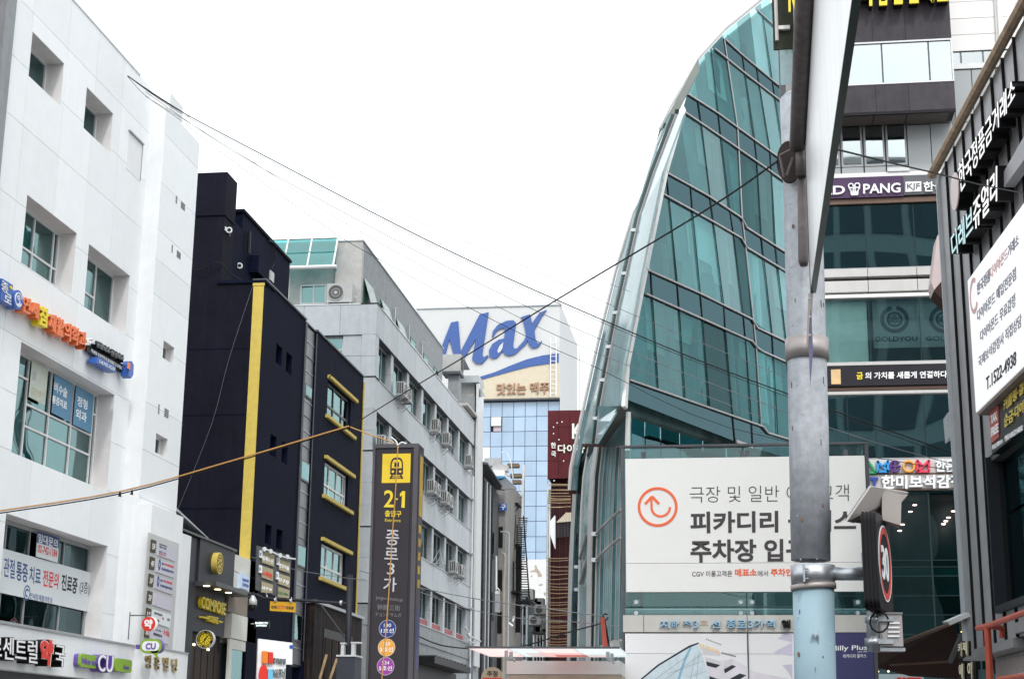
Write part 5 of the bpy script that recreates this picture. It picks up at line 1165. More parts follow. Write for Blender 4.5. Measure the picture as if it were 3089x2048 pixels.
for r in range(len(ROWS)-1):
    for c in range(len(COLS)-1):
        if c == len(COLS)-2 and r <= 2 and False: continue
        q = [X_[r][c], X_[r][c+1], X_[r+1][c+1], X_[r+1][c]]
        q = clip(q, OUTL)
        if len(q) < 3 or abs(sum(q[i][0]*q[(i+1)%len(q)][1]-q[(i+1)%len(q)][0]*q[i][1] for i in range(len(q)))) < 60: continue
        st = [FM_.hit(p) for p in q]; jit = rnd.uniform(-.006, .006)
        m_ = SPAN if (r in SPANROW or r == 0 and False) else PANE[rnd.choice([1,1,2,2] if r < 5 else [0,1,1,2] if r < 8 else [0,0,1]) if c != 5 else 0]
        n_ = FM_.n
        n = len(st); sc_, tc_ = sum(p[0] for p in st)/n, sum(p[1] for p in st)/n; ka, kb = rnd.uniform(-.007,.007), rnd.uniform(-.006,.006)
        vs = [FM_.pt(p[0],p[1],-.04+d_+ka*(p[0]-sc_)+kb*(p[1]-tc_)) for d_ in (0,.012) for p in st]
        if (st[1][0]-st[0][0])*(st[2][1]-st[1][1])-(st[1][1]-st[0][1])*(st[2][0]-st[1][0]) < 0: vs = vs[:n][::-1]+vs[n:][::-1]
        MB().add(vs, [list(range(n))[::-1], list(range(n,2*n))]+[(i,(i+1)%n,n+(i+1)%n,n+i) for i in range(n)]).build('pane', m_, gbd)
def seg(P, F, w, d0, d1, m_, name, par):
    h = [F.hit(p) for p in P]
    mb = MB()
    for (a, b) in zip(h[:-1], h[1:]):
        t_ = Vector((b[0]-a[0], b[1]-a[1])); 
        if t_.length < 1e-4: continue
        nn = Vector((-t_.y, t_.x)).normalized()*w/2; e = t_.normalized()*w*.2
        mb.prism(F, [(a[0]-e.x+nn.x,a[1]-e.y+nn.y),(a[0]-e.x-nn.x,a[1]-e.y-nn.y),(b[0]+e.x-nn.x,b[1]+e.y-nn.y),(b[0]+e.x+nn.x,b[1]+e.y+nn.y)], d0, d1)
    return mb.build(name, m_, par)
for c in range(1, len(COLS)-1):
    P = [X_[r][c] for r in range(len(ROWS))]
    P = [p for p in P if clip([(p[0]-1,p[1]-1),(p[0]+1,p[1]-1),(p[0],p[1]+1)], OUTL)]
    if len(P) > 1: seg([P[0][:1]+(P[0][1]-6,)]+P[1:] if False else P, FM_, .032 if c != 6 else .06, -.02, .004+c*.0004, MULD if c != 6 else MUL, 'mullion', gbd)
for r in range(1, len(ROWS)):
    P = []
    for k in range(40):
        x = 1884+16*k; y = lerp(ROWS[r], x, 0)
        if x <= 2470 and clip([(x-1,y-1),(x+1,y-1),(x,y+1)], OUTL): P.append((x, y))
    seg(P, FM_, .055 if r < len(ROWS)-1 else .11, -.02, .03+.001*r, MUL, 'transom', gbd)
seg([p for p in OUTL[:5]], FM_, .15, -.05, .06, WEDGE, 'corner_edge', gbd)
seg([(2046,325),(2072,225),(2107,176),(2187,90),(2302,-2),(2420,-75)], FM_, .12, -.05, .07, WEDGE, 'corner_edge', gbd)
# rooms behind the glass: slabs, columns, rear wall, blinds
for r in (2, 4, 6, 8, 10):
    sx = {2:2200,4:2095,6:2025,8:1962,10:1900}[r]; a, b = FM_.hit((sx, lerp(ROWS[r], sx, 0))), FM_.hit((2460, lerp(ROWS[r], 2460, 0)))
    zz = FM_.pt(*FM_.hit((2250, lerp(ROWS[r], 2250, 0)))).z
    pts = [FM_.pt(a[0]+.1,a[1],-.12), FM_.pt(b[0],b[1],-.12)]
    o1, o2 = pts; back = Vector((-math.cos(_A), math.sin(_A), 0))*-5
    back = Vector((.6, 6, 0)) if r < 10 else Vector((.08, .8, 0))
    MB().hexa([o1-Vector((0,0,.28)), o2-Vector((0,0,.28)), o2+back-Vector((0,0,.28)), o1+back-Vector((0,0,.28)), o1, o2, o2+back, o1+back]).build('floor_slab', INT, gbd)
FMb = Fac(FM_.O + Vector((.10, 1.15, 0)), FM_.u, FM_.v)
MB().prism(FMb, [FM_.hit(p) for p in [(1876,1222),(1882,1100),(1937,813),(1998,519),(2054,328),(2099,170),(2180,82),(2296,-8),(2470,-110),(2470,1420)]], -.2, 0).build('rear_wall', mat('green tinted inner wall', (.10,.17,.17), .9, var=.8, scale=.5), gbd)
for x, xt, yt in ((2010,1990,720), (2100,2075,560), (2190,2150,420), (2285,2240,280), (2380,2345,200)):
    h0, h1 = FM_.hit((x+20, lerp(ROWS[10], x+20, 0)-25)), FM_.hit((xt, yt))
    MB().tube([FM_.pt(h0[0],h0[1],-.1)+Vector((.06,.72,0)), FM_.pt(h1[0],h1[1],-.1)+Vector((.06,.72,0))], .22, 8).build('column', mat('inner column', (.24,.27,.26), .8), gbd)
for (r, c, lo) in ((9,1,.45),(9,2,.7),(7,3,.5),(7,4,.3),(5,3,.6),(5,4,.5),(9,5,.8),(3,4,.5),(3,5,.4),(7,8,.5),(5,7,.35),(9,7,.6)):
    q = [X_[r][c], X_[r][c+1], X_[r+1][c+1], X_[r+1][c]]; q = clip(q, OUTL)
    if len(q) != 4: continue
    q = [FM_.hit(p) for p in (X_[r][c], X_[r][c+1], X_[r+1][c+1], X_[r+1][c])]
    k = 1-lo; q2 = [q[0], q[1], (q[1][0]+(q[2][0]-q[1][0])*k, q[1][1]+(q[2][1]-q[1][1])*k), (q[0][0]+(q[3][0]-q[0][0])*k, q[0][1]+(q[3][1]-q[0][1])*k)]
    MB().prism(FM_, q2, -.30, -.29).build('blind', mat('pale roller blind', (.42,.50,.48), .85, var=.1), gbd)
# dark shapes behind the panes, standing in for reflections of dark buildings
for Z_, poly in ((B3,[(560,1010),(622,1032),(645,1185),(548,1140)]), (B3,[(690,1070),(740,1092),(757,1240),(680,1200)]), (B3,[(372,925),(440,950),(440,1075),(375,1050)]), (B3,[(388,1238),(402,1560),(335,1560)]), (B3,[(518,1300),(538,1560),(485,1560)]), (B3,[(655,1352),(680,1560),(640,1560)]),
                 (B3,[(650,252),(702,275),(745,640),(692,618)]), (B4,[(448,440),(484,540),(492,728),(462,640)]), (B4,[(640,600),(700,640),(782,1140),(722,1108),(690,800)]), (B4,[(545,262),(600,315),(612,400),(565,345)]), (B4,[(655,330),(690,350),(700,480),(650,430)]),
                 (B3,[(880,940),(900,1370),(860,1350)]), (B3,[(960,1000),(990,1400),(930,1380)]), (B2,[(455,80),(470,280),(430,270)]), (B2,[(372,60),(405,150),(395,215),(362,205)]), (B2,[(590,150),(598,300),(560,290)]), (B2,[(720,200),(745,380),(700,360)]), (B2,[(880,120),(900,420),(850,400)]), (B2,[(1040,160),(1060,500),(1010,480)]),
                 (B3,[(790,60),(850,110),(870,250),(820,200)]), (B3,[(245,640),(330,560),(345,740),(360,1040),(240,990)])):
    MB().prism(FM_, [FM_.hit(Z_(*p)) for p in poly], -.24, -.20).build('painted_reflection', mat('painted dark reflection', (.012,.03,.035), .8, var=.3), gbd)
# dark strip under the fourth floor line, terrace shade put into its colour
seg([(2207,438),(2300,505),(2356,545),(2440,603)], FM_.out(-.10), .34, -.25, .02, mat('painted soffit shade', (.10,.10,.10), .8), 'terrace_shade_strip', gbd)

def strip3(A, B, YA, YB, ys, m_, name, par, th=.06, seg_n=1):
    """a panelled face between two traced edges, each standing at its own distance"""
    for y0, y1 in zip(ys[:-1], ys[1:]):
        a0, b0, b1, a1 = at_y(lerp(A,y0,1),y0,YA), at_y(lerp(B,y0,1),y0,YB), at_y(lerp(B,y1,1),y1,YB), at_y(lerp(A,y1,1),y1,YA)
        MB().quadplate(a1, b1, b0, a0, th).build(name, m_, par)
        if False: o_ = Vector((.12,.45,0)); MB().quadplate(a1+o_, b1+o_, b0+o_, a0+o_, .03).build('inner_curtain', mat('pale inner curtain', (.26,.38,.38), .9, var=.25, scale=1.5), par)
def edge3(A, Y, ys, r, m_, name, par, dx=0):
    MB().tube([at_y(lerp(A,y,1)+dx,y,Y) for y in ys], r, 6).build(name, m_, par)
SG = [mat('pale side glass', (.21,.35,.37), .10, var=.35, scale=.7, spec=.9), mat('teal side glass', (.09,.21,.23), .08, var=.4, scale=.8, spec=1.0)]
DT = mat('dark green frame', (.02,.035,.034), .5)
E0 = [(1868,1227),(1880,1100),(1937,813),(1998,519),(2062,348)]
E1 = [(1797,1340),(1803,1270),(1850,1014),(1863,948),(1929,652),(2000,440),(2040,345)]
E2 = [(1785,1340),(1791,1270),(1838,1014),(1852,948),(1917,652),(1985,440),(2028,338)]
E3 = [(1712,1478),(1716,1413),(1751,1243),(1797,1035),(1850,820),(1904,644),(1934,586),(1990,389),(2021,325),(2107,176)]
ysA = [345, 520, 660, 813, 948, 1100, 1225]
strip3(E1, E0, 47.0, 45.1, ysA, SG[0], 'side_pane', gbd)
strip3([(1797,1340),(1803,1225)], [(1797,1341),(1868,1227)], 47.0, 45.3, [1225, 1270, 1310, 1338], SG[0], 'side_pane', gbd)
strip3(E2, E1, 47.6, 47.3, [345]+ysA[1:]+[1338], DT, 'slit', gbd)
edge3(E1, 46.9, [345]+ysA[1:]+[1338], .035, MUL, 'side_edge', gbd)
for y in (700, 830, 948, 1050, 1150, 1265): 
    a = at_y(lerp(E2,y,1)-2,y,47.3); MB().wbox(a.x, a.x+.20, 47.1, 47.25, a.z-.05, a.z+.05).build('bracket', STEEL, gbd)
E2b = [(x-4,y) for x,y in E2]
E3a = [(x+13 if y > 700 else x+8,y) for x,y in E3]; E3b = [(x+24 if y > 800 else x+12,y) for x,y in E3]
ysB = [345, 440, 586, 644, 820, 948, 1035, 1140, 1243, 1338]
strip3(E3b, E2b, 50.5, 48.5, ysB, SG[0], 'side_pane', gbd)
strip3(E3a, E3b, 51.0, 50.6, ysB+[1413,1478], SG[1], 'side_pane', gbd)
edge3(E3, 51.2, ysB+[1413,1478], .065, WEDGE, 'fin_edge', gbd, dx=6)
MB().quadplate(*[at_y(x,y,51.4) for x,y in ((1942,575),(1955,560),(2004,395),(1990,389))], .1).build('wind_panel', DT, gbd)
MB().tube([at_y(x,y,51) for x,y in ((1990,389),(2021,325),(2107,176),(2187,88),(2302,-6))], .055, 6).build('fin_edge', WEDGE, gbd)
MB().quadplate(*[at_y(x,y,49.5) for x,y in ((1990,395),(2040,345),(2110,215),(2107,176))], .1).build('top_panel', mat('grey green metal', (.22,.25,.23), .6), gbd)
for P in ((2017,345),(2000,372),(2035,330)): MB().quadplate(*[at_y(P[0]+a,P[1]+b,48.8) for a,b in ((0,12),(12,12),(14,0),(2,0))], .1).build('bracket', DT, gbd)
# soffits of the upper tier and the drum below
SOFF = mat('grey soffit', (.12,.125,.12), .8, var=.15)
MB().quadplate(at_y(1797,1340,47.0), at_y(1822,1347,47.9), at_y(1902,1240,46.2), at_y(1874,1227,45.05), .08).build('soffit', SOFF, gbd)
q = [(1769,1341,50.4),(1796,1341,48.6),(1779,1375,49.4),(1764,1413,50.4),(1760,1480,51.2),(1750,1510,51.6),(1737,1481,51.8),(1733,1458,51.4),(1737,1413,51.0)]
MB().add([at_y(*p) for p in q]+[at_y(p[0],p[1],p[2]+.3) for p in q], [list(range(9))[::-1], list(range(9,18))]+[(i,(i+1)%9,9+(i+1)%9,9+i) for i in range(9)]).build('soffit', DT, gbd)
G1 = [(1819,1345),(1806,1460),(1800,1640),(1793,1958),(1792,2060)]; G0 = [(1905,1245),(1900,1345),(1895,1640),(1890,1958),(1889,2060)]
G2 = [(1803,1345),(1788,1460),(1783,1640),(1779,1958),(1778,2060)]; G3 = [(1792,1345),(1776,1460),(1771,1640),(1767,1958),(1766,2060)]
G4 = [(1776,1345),(1757,1460),(1750,1640),(1744,1958),(1743,2060)]; G5 = [(1745,1440),(1739,1480),(1730,1640),(1720,1958),(1719,2060)]; G6 = [(1733,1440),(1727,1490),(1716,1685),(1710,1958),(1709,2060)]
ysC = [1348, 1440, 1540, 1610, 1690, 1780, 1880, 1970, 2060]
MB().quadplate(at_y(1819,1345,47.9), at_y(1900,1345,46.6), at_y(1900,1243,46.6), at_y(1880,1270,47.2), .05).build('drum_pane', SG[0], gbd)
def mix_(A, B, k): return [(lerp(A,y,1)+(lerp(B,y,1)-lerp(A,y,1))*k, y) for y in (1345,1460,1640,1958,2060)]
for k in range(8):
    A_, B_ = mix_(G1, G0, k/8), mix_(G1, G0, (k+1)/8)
    strip3(A_, B_, 47.9-1.3*k/8, 47.9-1.3*(k+1)/8, ysC, SG[(0,1,0,0,1,0,1,0)[k]], 'drum_pane', gbd)
    if k: edge3(A_, 47.85-1.3*k/8, ysC, .014, MUL, 'drum_mullion', gbd)
for y0, y1, ym in ((1610,1537,1562), (1688,1621,1642), (1965,1930,1945)):
    MB().tube([at_y(1799,y0,47.7), at_y(1822,(y0+ym)/2-2,47.2), at_y(1845,ym,47.0), at_y(1873,y1,46.5)], .045, 6).build('curved_rib', MUL, gbd)
strip3(G2, G1, 48.4, 48.1, ysC, DT, 'slit', gbd); edge3(G1, 47.8, ysC, .03, MUL, 'drum_mullion', gbd)
for y in (1612, 1690): a = at_y(1785,y,47.9); MB().wbox(a.x, a.x+.2, 47.7, 47.9, a.z-.06, a.z+.06).build('bracket', STEEL, gbd)
strip3(G3, G2, 48.6, 48.3, ysC, WEDGE, 'post', gbd)
strip3(G4, G3, 50.2, 48.9, ysC, SG[0], 'side_pane', gbd); edge3(G4, 50.0, ysC, .045, WEDGE, 'fin_edge', gbd)
for y0, y1 in ((1685,1610), (1760,1685)): MB().tube([at_y(1749,y0,49.8), at_y(1772,y1,48.7)], .045, 5).build('curved_rib', MUL, gbd)
strip3(G5, G4, 52.0, 50.6, [1490]+ysC[2:], PANE[0], 'side_pane', gbd)
strip3(G6, G5, 52.2, 52.05, [1490]+ysC[2:], WEDGE, 'outer_fin', gbd)
for y in (1710, 1778): a = at_y(1733,y,51); MB().wbox(a.x, a.x+.18, 50.9, 51, a.z-.05, a.z+.05).build('bracket', STEEL, gbd)
MB().wbox(-4.2, -1.6, 53, 62, 0, 11.2).build('core', mat('green tinted inner wall', (0,0,0)), gbd)
MB().wbox(-3.4, -1.7, 50.5, 52.9, 0, 10).build('core', mat('green tinted inner wall', (0,0,0)), gbd)
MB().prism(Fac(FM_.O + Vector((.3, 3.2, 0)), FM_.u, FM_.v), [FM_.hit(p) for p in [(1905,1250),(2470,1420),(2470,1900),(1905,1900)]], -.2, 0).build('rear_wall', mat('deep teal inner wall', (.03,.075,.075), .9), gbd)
# recessed glazing below the lowest floor line
FMr = FM_.out(-.9)
xs_ = [1903, 1945, 1992, 2050, 2120, 2190, 2260, 2330, 2400, 2470]
for a, b in zip(xs_[:-1], xs_[1:]):
    P = [(a+2,1205+(a-1884)*.29), (b-1,1205+(b-1884)*.29), (b+1,1440), (a+4,1440)]
    MB().prism(FMr, [FMr.hit(p) for p in P], -.03, 0).build('pane', SPAN, gbd)
MB().tube([at_y(1896,1243,45.6), at_y(1892,1360,45.6)], .08, 6).build('post', WEDGE, gbd)
o1, o2 = FM_.pt(0.1,-.05,-.02), FM_.pt(17,-.05,-.02)

# ---------------------------------------------------------------- grey granite and glass building at the right
gr = thing('granite_balcony_building', 'grey building with dark granite balcony boxes, jewellery signs and teal office windows', 'building', (5, 42, 0))
F40 = Fac((0, 40, 0), (1, 0, 0)); F41 = Fac((0, 40.92, 0), (1, 0, 0))
GRAN = mat('dark flamed granite', (.068,.062,.072), .8, var=.22, scale=2.5, streak=.35, dirt=(.10,.09,.10), bump=.3, bscale=60)
PALEG = glass('pale reflecting glass', (.60,.68,.68), (.80,.86,.88), .40, .9, .02, .15, .3, .05); PALEP = mat('pale grey glass panel', (.38,.41,.42), .25, var=.05, scale=.8)
TEALW = glass('dark teal office glass', (.16,.42,.46), (.42,.72,.78), .20, .85, .012, .22, .12, .2)
STONE = mat('pale stone band', (.56,.55,.54), .7, var=.07, streak=.25, dirt=(.36,.34,.32)); WPAN = mat('bright white panel', (.84,.84,.83), .5, var=.02)
def x40(px, py, Z_): return F40.hit(Z_(px, py))
XL, XB = 1.88, 5.93
def gbox(name, m_, F, x0, x1, z0, z1, d0, d1): return box(name, m_, gr, F, x0, x1, z0, z1, d0, d1)
# balcony boxes: upper and lower, clad in single slabs
for (z0, z1) in ((19.95, 23.6), (17.95, 18.72)):
    gbox('balcony_core', GRAN, F40, XL+.02, XB-.02, z0+.02, z1-.02, -.90, -.03)
    edges = [XL, 2.3, 3.05, 3.9, 4.75, XB]
    for a, b in zip(edges[:-1], edges[1:]):
        for c, e in (((z0, z1),) if z1-z0 < 2 else ((z0, z0+1.0), (z0+1.0, z0+2.2), (z0+2.2, z1))):
            gbox('slab', GRAN, F40, a+.004, b-.004, c+.004, e-.004, -.029, random.uniform(-.003,.003))
    gbox('balcony_end', GRAN, Fac((XB, 40, 0), (0, 1, 0)), .0, .92, z0, z1, -.019, .0)
gbox('soffit', mat('brown soffit panel', (.10,.09,.085), .7, var=.1), F40, XL, XB-.15, 17.93, 17.949, -.88, -.10)
for x in (2.15, 2.95, 3.85, 4.7): gbox('soffit_joint', BLACK, F40, x, x+.02, 17.92, 17.929, -.88, -.1)
gbox('soffit_edge', BLACK, F40, XL, XB, 17.88, 17.948, -.09, -.0)
# glass balustrade between the boxes
gl_x = [XL, 2.4, F40.hit(B5(473,400))[0], F40.hit(B5(790,400))[0], XB]
gbox('balustrade_back', mat('pale balcony wall', (.34,.35,.35), .8, var=.08), F40, XL, XB-.1, 18.74, 19.93, -.88, -.80)
for a, b in zip(gl_x[:-1], gl_x[1:]): gbox('glass_pane', PALEG, F40, a+.02, b-.02, 18.76, 19.90, -.05, -.035)
for x in gl_x[1:-1]: gbox('joint', STEELD, F40, x-.02, x+.02, 18.75, 19.91, -.06, -.02)
gbox('rail', ALUM, F40, XL, XB+.01, 19.90, 19.945, -.07, .01); gbox('rail', ALUM, F40, XL, XB+.01, 18.725, 18.765, -.07, .012)
for z_ in (19.10, 19.38): MB().tube([F40.pt(XL,z_,-.2), F40.pt(XB-.1,z_,-.2)], .012, 5).build('hand_rail', ALUM, gr)
gbox('rail', ALUM, F40, XB-.03, XB+.012, 18.766, 19.899, -.08, .013)
# yellow letters on the upper box
t = thing('yellow_roof_letters', 'big yellow letters with black sides along the top of the granite box', 'sign', tuple(F40.pt(4, 21)))
SB = mat('stay bar', (.03,.03,.03), .6)
MB().box(F40, XL, XB, 21.22, 21.28, .02, .06).box(F40, XL, XB, 21.55, 21.6, .02, .06).build('rail', SB, t)
text(F40, 'N', [B4(985,-150),B4(1060,-150),B4(1055,95),B4(990,95)], .30, .36, YELL, t, name='letter', bold=.05)
for ch, x0, x1, yb in (('한',70,235,60),('국',300,420,40),('금',445,515,36),('은',545,620,28),('전',640,720,22),('거',735,825,15),('소',845,920,8)):
    for dd, m_, o_, nm in ((.02, LBLACK, 0, 'letter_side'), (.31, YELL, 1, 'letter')):
        text(F40, ch, [B5(x0,yb-175),B5(x1,yb-178),B5(x1,yb),B5(x0,yb+4)], dd, .30 if not o_ else .36, m_, t, name=nm, bold=.05 if not o_ else .035)
# wall zone below the balcony
zA, zB = F41.hit(B5(500,855))[1], F41.hit(B5(500,1118))[1]
zC = F41.hit(B5(500,1165))[1]; zD = F41.hit(B5(500,1195))[1]
gbox('core', mat('dim teal interior', (.10,.17,.19), .9, var=.5, scale=.6), F41, 2.5, 12, 0, 17.93, -8, -1.2)
gbox('core', GREYC, F41, 2.1, 12, 17.94, 24, -8, -.05)
xsb = [F41.hit(B5(x, 1000))[0] for x in (20, 190, 345, 495, 645, 805, 960, 1110, 1260, 1420)]
for i, (a, b) in enumerate(zip(xsb[:-1], xsb[1:])):
    if i < 4:
        w = gbox('window', FRAMEG, F41, a+.02, b-.02, zB, 17.92, -.06, -.01)
        box('pane', PALEG, w, F41, a+.07, b-.07, zB+.06, zA+.05, -.0095, .0); box('lit_pane_backing', mat('pale lit backing', (.52,.55,.56), .8), w, F41, a+.06, b-.06, zB+.04, zA-.35, -.0098, -.0096)  # pale backing paints the lit lower part of each window
        gbox('spandrel', PALEP, F41, a+.02, b-.02, zC+.01, zB-.02, -.05, -.012)
    else: gbox('panel', PALEP, F41, a+.012, b-.012, zC+.01, 17.90 if i < 5 else 17.92, -.05, -.012)
gbox('backing', STEELD, F41, XL+.3, 12, zC, 17.93, -.3, -.07)
gbox('ledge', WPAN, F41, XL+.2, 12, zD, zC, -.3, .02)
gbox('vent_grille', ALUM, F41, *[F41.hit(B5(505,1130))[0], F41.hit(B5(655,1130))[0]], zC-.0, zC+.10, -.01, .06)
# right flank above: white panels, ribbon windows, grey glass panels
rowz = [F41.hit(B5(1000,y))[1] for y in (-130, 15, 128, 238, 348)]
for j in range(4):
    for a, b in ((5.96, 7.8), (7.8, 9.6), (9.6, 12)): gbox('white_panel', WPAN, F41, a+.006, b-.006, rowz[j+1]+.008, rowz[j]-.008, -.04, .0)
z1_, z2_ = F41.hit(B5(1000,355))[1], F41.hit(B5(1000,432))[1]
xr = [F41.hit(B5(x,390))[0] for x in (945, 1005, 1155, 1262, 1420)]
for a, b in zip(xr[:-1], xr[1:]): gbox('window', PALEG, F41, a+.025, b-.025, z2_, z1_, -.05, -.03)
gbox('ribbon_back', FRAMED, F41, 5.9, 12, z2_-.4, z1_+.05, -.3, -.12)
gbox('sill_rail', ALUM, F41, 5.95, 12, z2_-.16, z2_-.01, -.1, .03)
z3_ = z2_-.18; z4_ = F41.hit(B5(1000,826))[1]
xr = [F41.hit(B5(x,640))[0] for x in (958, 1085, 1250, 1420, 1600)]
for a, b in zip(xr[:-1], xr[1:]): gbox('panel', PALEP, F41, a+.014, b-.014, z4_+.01, z3_-.01, -.05, -.008)
MB().tube([F41.pt(F41.hit(B5(1262,0))[0],23.5,.1), F41.pt(F41.hit(B5(1268,300))[0],19.2,.1)], .07, 8).build('downpipe', WPAN, gr)
MB().tube([F41.pt(F41.hit(B5(1240,0))[0],23.5,.06), F41.pt(F41.hit(B5(1246,300))[0],19.2,.06)], .03, 6).build('downpipe', WPAN, gr)
# top left recess next to the green building
gbox('recess_wall', mat('olive shade panel', (.05,.055,.04), .8), F41, F41.hit(B4(862,100))[0], XL, 20.3, 23.6, -.1, -.02)
r_ = F41.rect([B4(885,215),B4(1000,215),B4(1000,243),B4(885,243)]); gbox('edge_band', WPAN, F41, r_[0], r_[1], r_[2], r_[3], -.1, .1)
r_ = F41.rect([B4(900,270),B4(1000,262),B4(1010,660),B4(955,672)]); gbox('glass_pane', SG[0], F41, r_[0]-.02, r_[1]+.1, r_[2], r_[3], -.1, -.05); gbox('recess_back', GREYC, F41, r_[0]-.02, r_[1]+.1, r_[2], r_[3]+.3, -1.2, -.9)
r_ = F41.rect([B4(965,680),B4(1020,680),B4(1020,760),B4(975,760)]); gbox('beam', STONE, F41, r_[0], r_[1], r_[2], r_[3], -.1, .1)
MB().tube([F41.pt(F41.hit(B4(890,90))[0],23,.1), F41.pt(F41.hit(B4(895,215))[0],20.5,.1)], .05, 7).build('downpipe', STONE, gr)
# sign bands
PURP = mat('purple sign board', (.085,.05,.11), .5, var=.1); SGREY = mat('slate sign board', (.10,.105,.12), .5, var=.08); BROWN = mat('bronze rail', (.13,.08,.06), .5, metal=.4)
zs0, zs1 = F41.hit(B5(400,1342))[1], F41.hit(B5(400,1205))[1]; xm = F41.hit(B5(612,1270))[0]
gbox('bronze_rail', BROWN, F41, XL+.4, 12, zs0-.15, zs0-.01, -.3, .05)
t = thing('purple_jewellery_sign', 'purple signboard with raised white crown and letters on the granite building', 'sign', tuple(F41.pt(3.5, zs0, .1)))
box('board', PURP, t, F41, XL+.4, xm, zs0, zs1, .021, .12)
letters(F41, 'GOLD', [B5(-110,1268),B5(222,1252),B5(222,1312),B5(-110,1328)], .1205, .17, LWHITE, t, bold=.02)
letters(F41, 'PANG', [B5(345,1243),B5(597,1235),B5(597,1300),B5(345,1310)], .1205, .17, LWHITE, t, bold=.02)
cr = [(262,1318),(258,1300),(312,1297),(312,1315)]
mb = MB(); q = quad_of(F41, [B5(258,1298),B5(314,1296),B5(310,1318),B5(264,1320)], .17); mb.prism(F41, q, .1205, .17)
for (cx, cy, rr) in ((262,1255,20),(305,1252,20)):
    c_ = F41.hit(B5(cx,cy), .17); k_ = abs(F41.hit(B5(cx+rr,cy), .17)[0]-c_[0]); mb.ring(F41, c_[0], c_[1], k_*.62, k_, .1205, .17, n=18)
c_ = F41.hit(B5(284,1268), .17); mb.disk(F41, c_[0], c_[1], .045, .045, .1205, .17, n=10)
for a, b in ((B5(248,1268), B5(266,1300)), (B5(322,1265), B5(304,1298)), (B5(276,1280), B5(278,1298)), (B5(292,1278), B5(290,1298))): mb.tube([F41.pt(*F41.hit(a,.15),.15), F41.pt(*F41.hit(b,.15),.15)], .02, 5)
mb.build('crown', LWHITE, t)
t = thing('slate_jewellery_sign', 'slate signboard with a white initial plaque right of the purple one', 'sign', tuple(F41.pt(5, zs0, .1)))
box('board', SGREY, t, F41, xm+.01, 8, zs0+.03, zs1, .021, .12)
p = MB().prism(F41, quad_of(F41, [B5(630,1230),B5(737,1227),B5(737,1294),B5(630,1298)], .14), .1205, .15).build('plaque', LWHITE, t)
text(F41, 'KJF', [B5(642,1240),B5(728,1238),B5(728,1286),B5(642,1288)], .1505, .165, SGREY, p)
letters(F41, '한국주얼리', [B5(752,1228),B5(1110,1220),B5(1110,1285),B5(752,1296)], .1205, .17, LWHITE, t, bold=.02)
# office window storeys
def storey(z0, z1, xs, gm, back_d=1.1, name='window'):
    w = gbox(name, FRAMEG, F41, XL+.4, 8, z0-.03, z0, -.12, .0)
    gbox('head', FRAMEG, F41, XL+.4, 8, z1, z1+.03, -.12, .001)
    for a, b in zip(xs[:-1], xs[1:]): box('pane', gm, w, F41, a+.012, b-.012, z0+.005, z1-.005, -.06, -.045)
    for x in xs[1:-1]: box('mullion', MULD, w, F41, x-.0115, x+.0115, z0, z1, -.06, -.03)
    return w
def zz(y, Z_=B6): return F41.hit(Z_(500, y))[1]
z_a, z_b = zz(325), F41.hit(B5(500,1372))[1]
xg = [XL+.4]+[F41.hit(B6(x,600))[0] for x in (360, 672)]+[F41.hit(B6(980,600))[0], 8]
storey(z_a, z_b, xg, TEALW)
for (ya, yb) in ((335,382), (408,478)):
    zl, zh = zz(yb), zz(ya)
    for a, b in zip(xg[:-1], xg[1:]): gbox('stone_slab', STONE, F41, a+.008, b-.008, zl, zh, -.2, .05)
gbox('shadow_gap', BLACK, F41, XL+.4, 8, zz(490), zz(335)-.005, -.3, -.21)
gbox('sill', WPAN, F41, XL+.4, 8, zz(515), zz(495), -.3, .06)
zc_, zd_ = zz(918), zz(520)
xg2 = [XL+.4]+[F41.hit(B6(x,720))[0] for x in (365, 682)]+[F41.hit(B6(1000,720))[0], 8]
storey(zc_, zd_, xg2, glass('clear teal office glass', (.80,.88,.88), (.45,.72,.78), .08, .8, .012, .2, .12, .1))
t_ = gbox('pale_liner', mat('seafoam blind', (.48,.64,.61), .7, var=.12), F41, XL+.4, xg2[1]-.05, zc_+.02, zd_-.02, -.24, -.2)
gbox('film', mat('grey film', (.25,.34,.36), .7), F41, xg2[1]+.1, 8, zc_+.4, zd_-.02, -.22, -.2)
FILM = mat('slate film print', (.03,.06,.09), .6)
for cx in (520, 830):
    c_ = F41.hit(B6(cx,655), -.19); k_ = .37
    o_ = MB().ring(F41, c_[0], c_[1], k_*.72, k_, -.199, -.19, n=32, a0=1.75, a1=1.39+2*math.pi).build('window_logo', FILM, gr)
    MB().ring(F41, c_[0], c_[1], k_*.42, k_*.56, -.199, -.19, n=28).build('logo_ring', FILM, o_); MB().ring(F41, c_[0], c_[1], k_*.28, k_*.34, -.199, -.188, n=20, k=.45).build('logo_ring', FILM, o_)
    text(F41, 'GOLD', [B6(cx-42,640),B6(cx+42,638),B6(cx+42,672),B6(cx-42,674)], -.187, -.183, FILM, o_, bold=.02)
text(F41, 'GOLDYOU', [B6(395,765),B6(665,760),B6(665,790),B6(395,795)], -.1995, -.19, FILM, gr, name='window_letters', bold=.02)
text(F41, 'GOLD', [B6(715,762),B6(880,758),B6(880,788),B6(715,790)], -.1995, -.19, FILM, gr, name='window_letters', bold=.02)
gbox('ledge', STONE, F41, XL+.4, 8, zz(943), zz(925), -.3, .06)
t = thing('black_slogan_sign', 'black sign band with a small gold bar and white slogan between teal window rows', 'sign', tuple(F41.pt(4, zz(1080), .1)))
box('board', mat('black sign board', (.025,.023,.03), .4, var=.1), t, F41, XL+.4, 8, zz(1075), zz(950), -.1, .10)
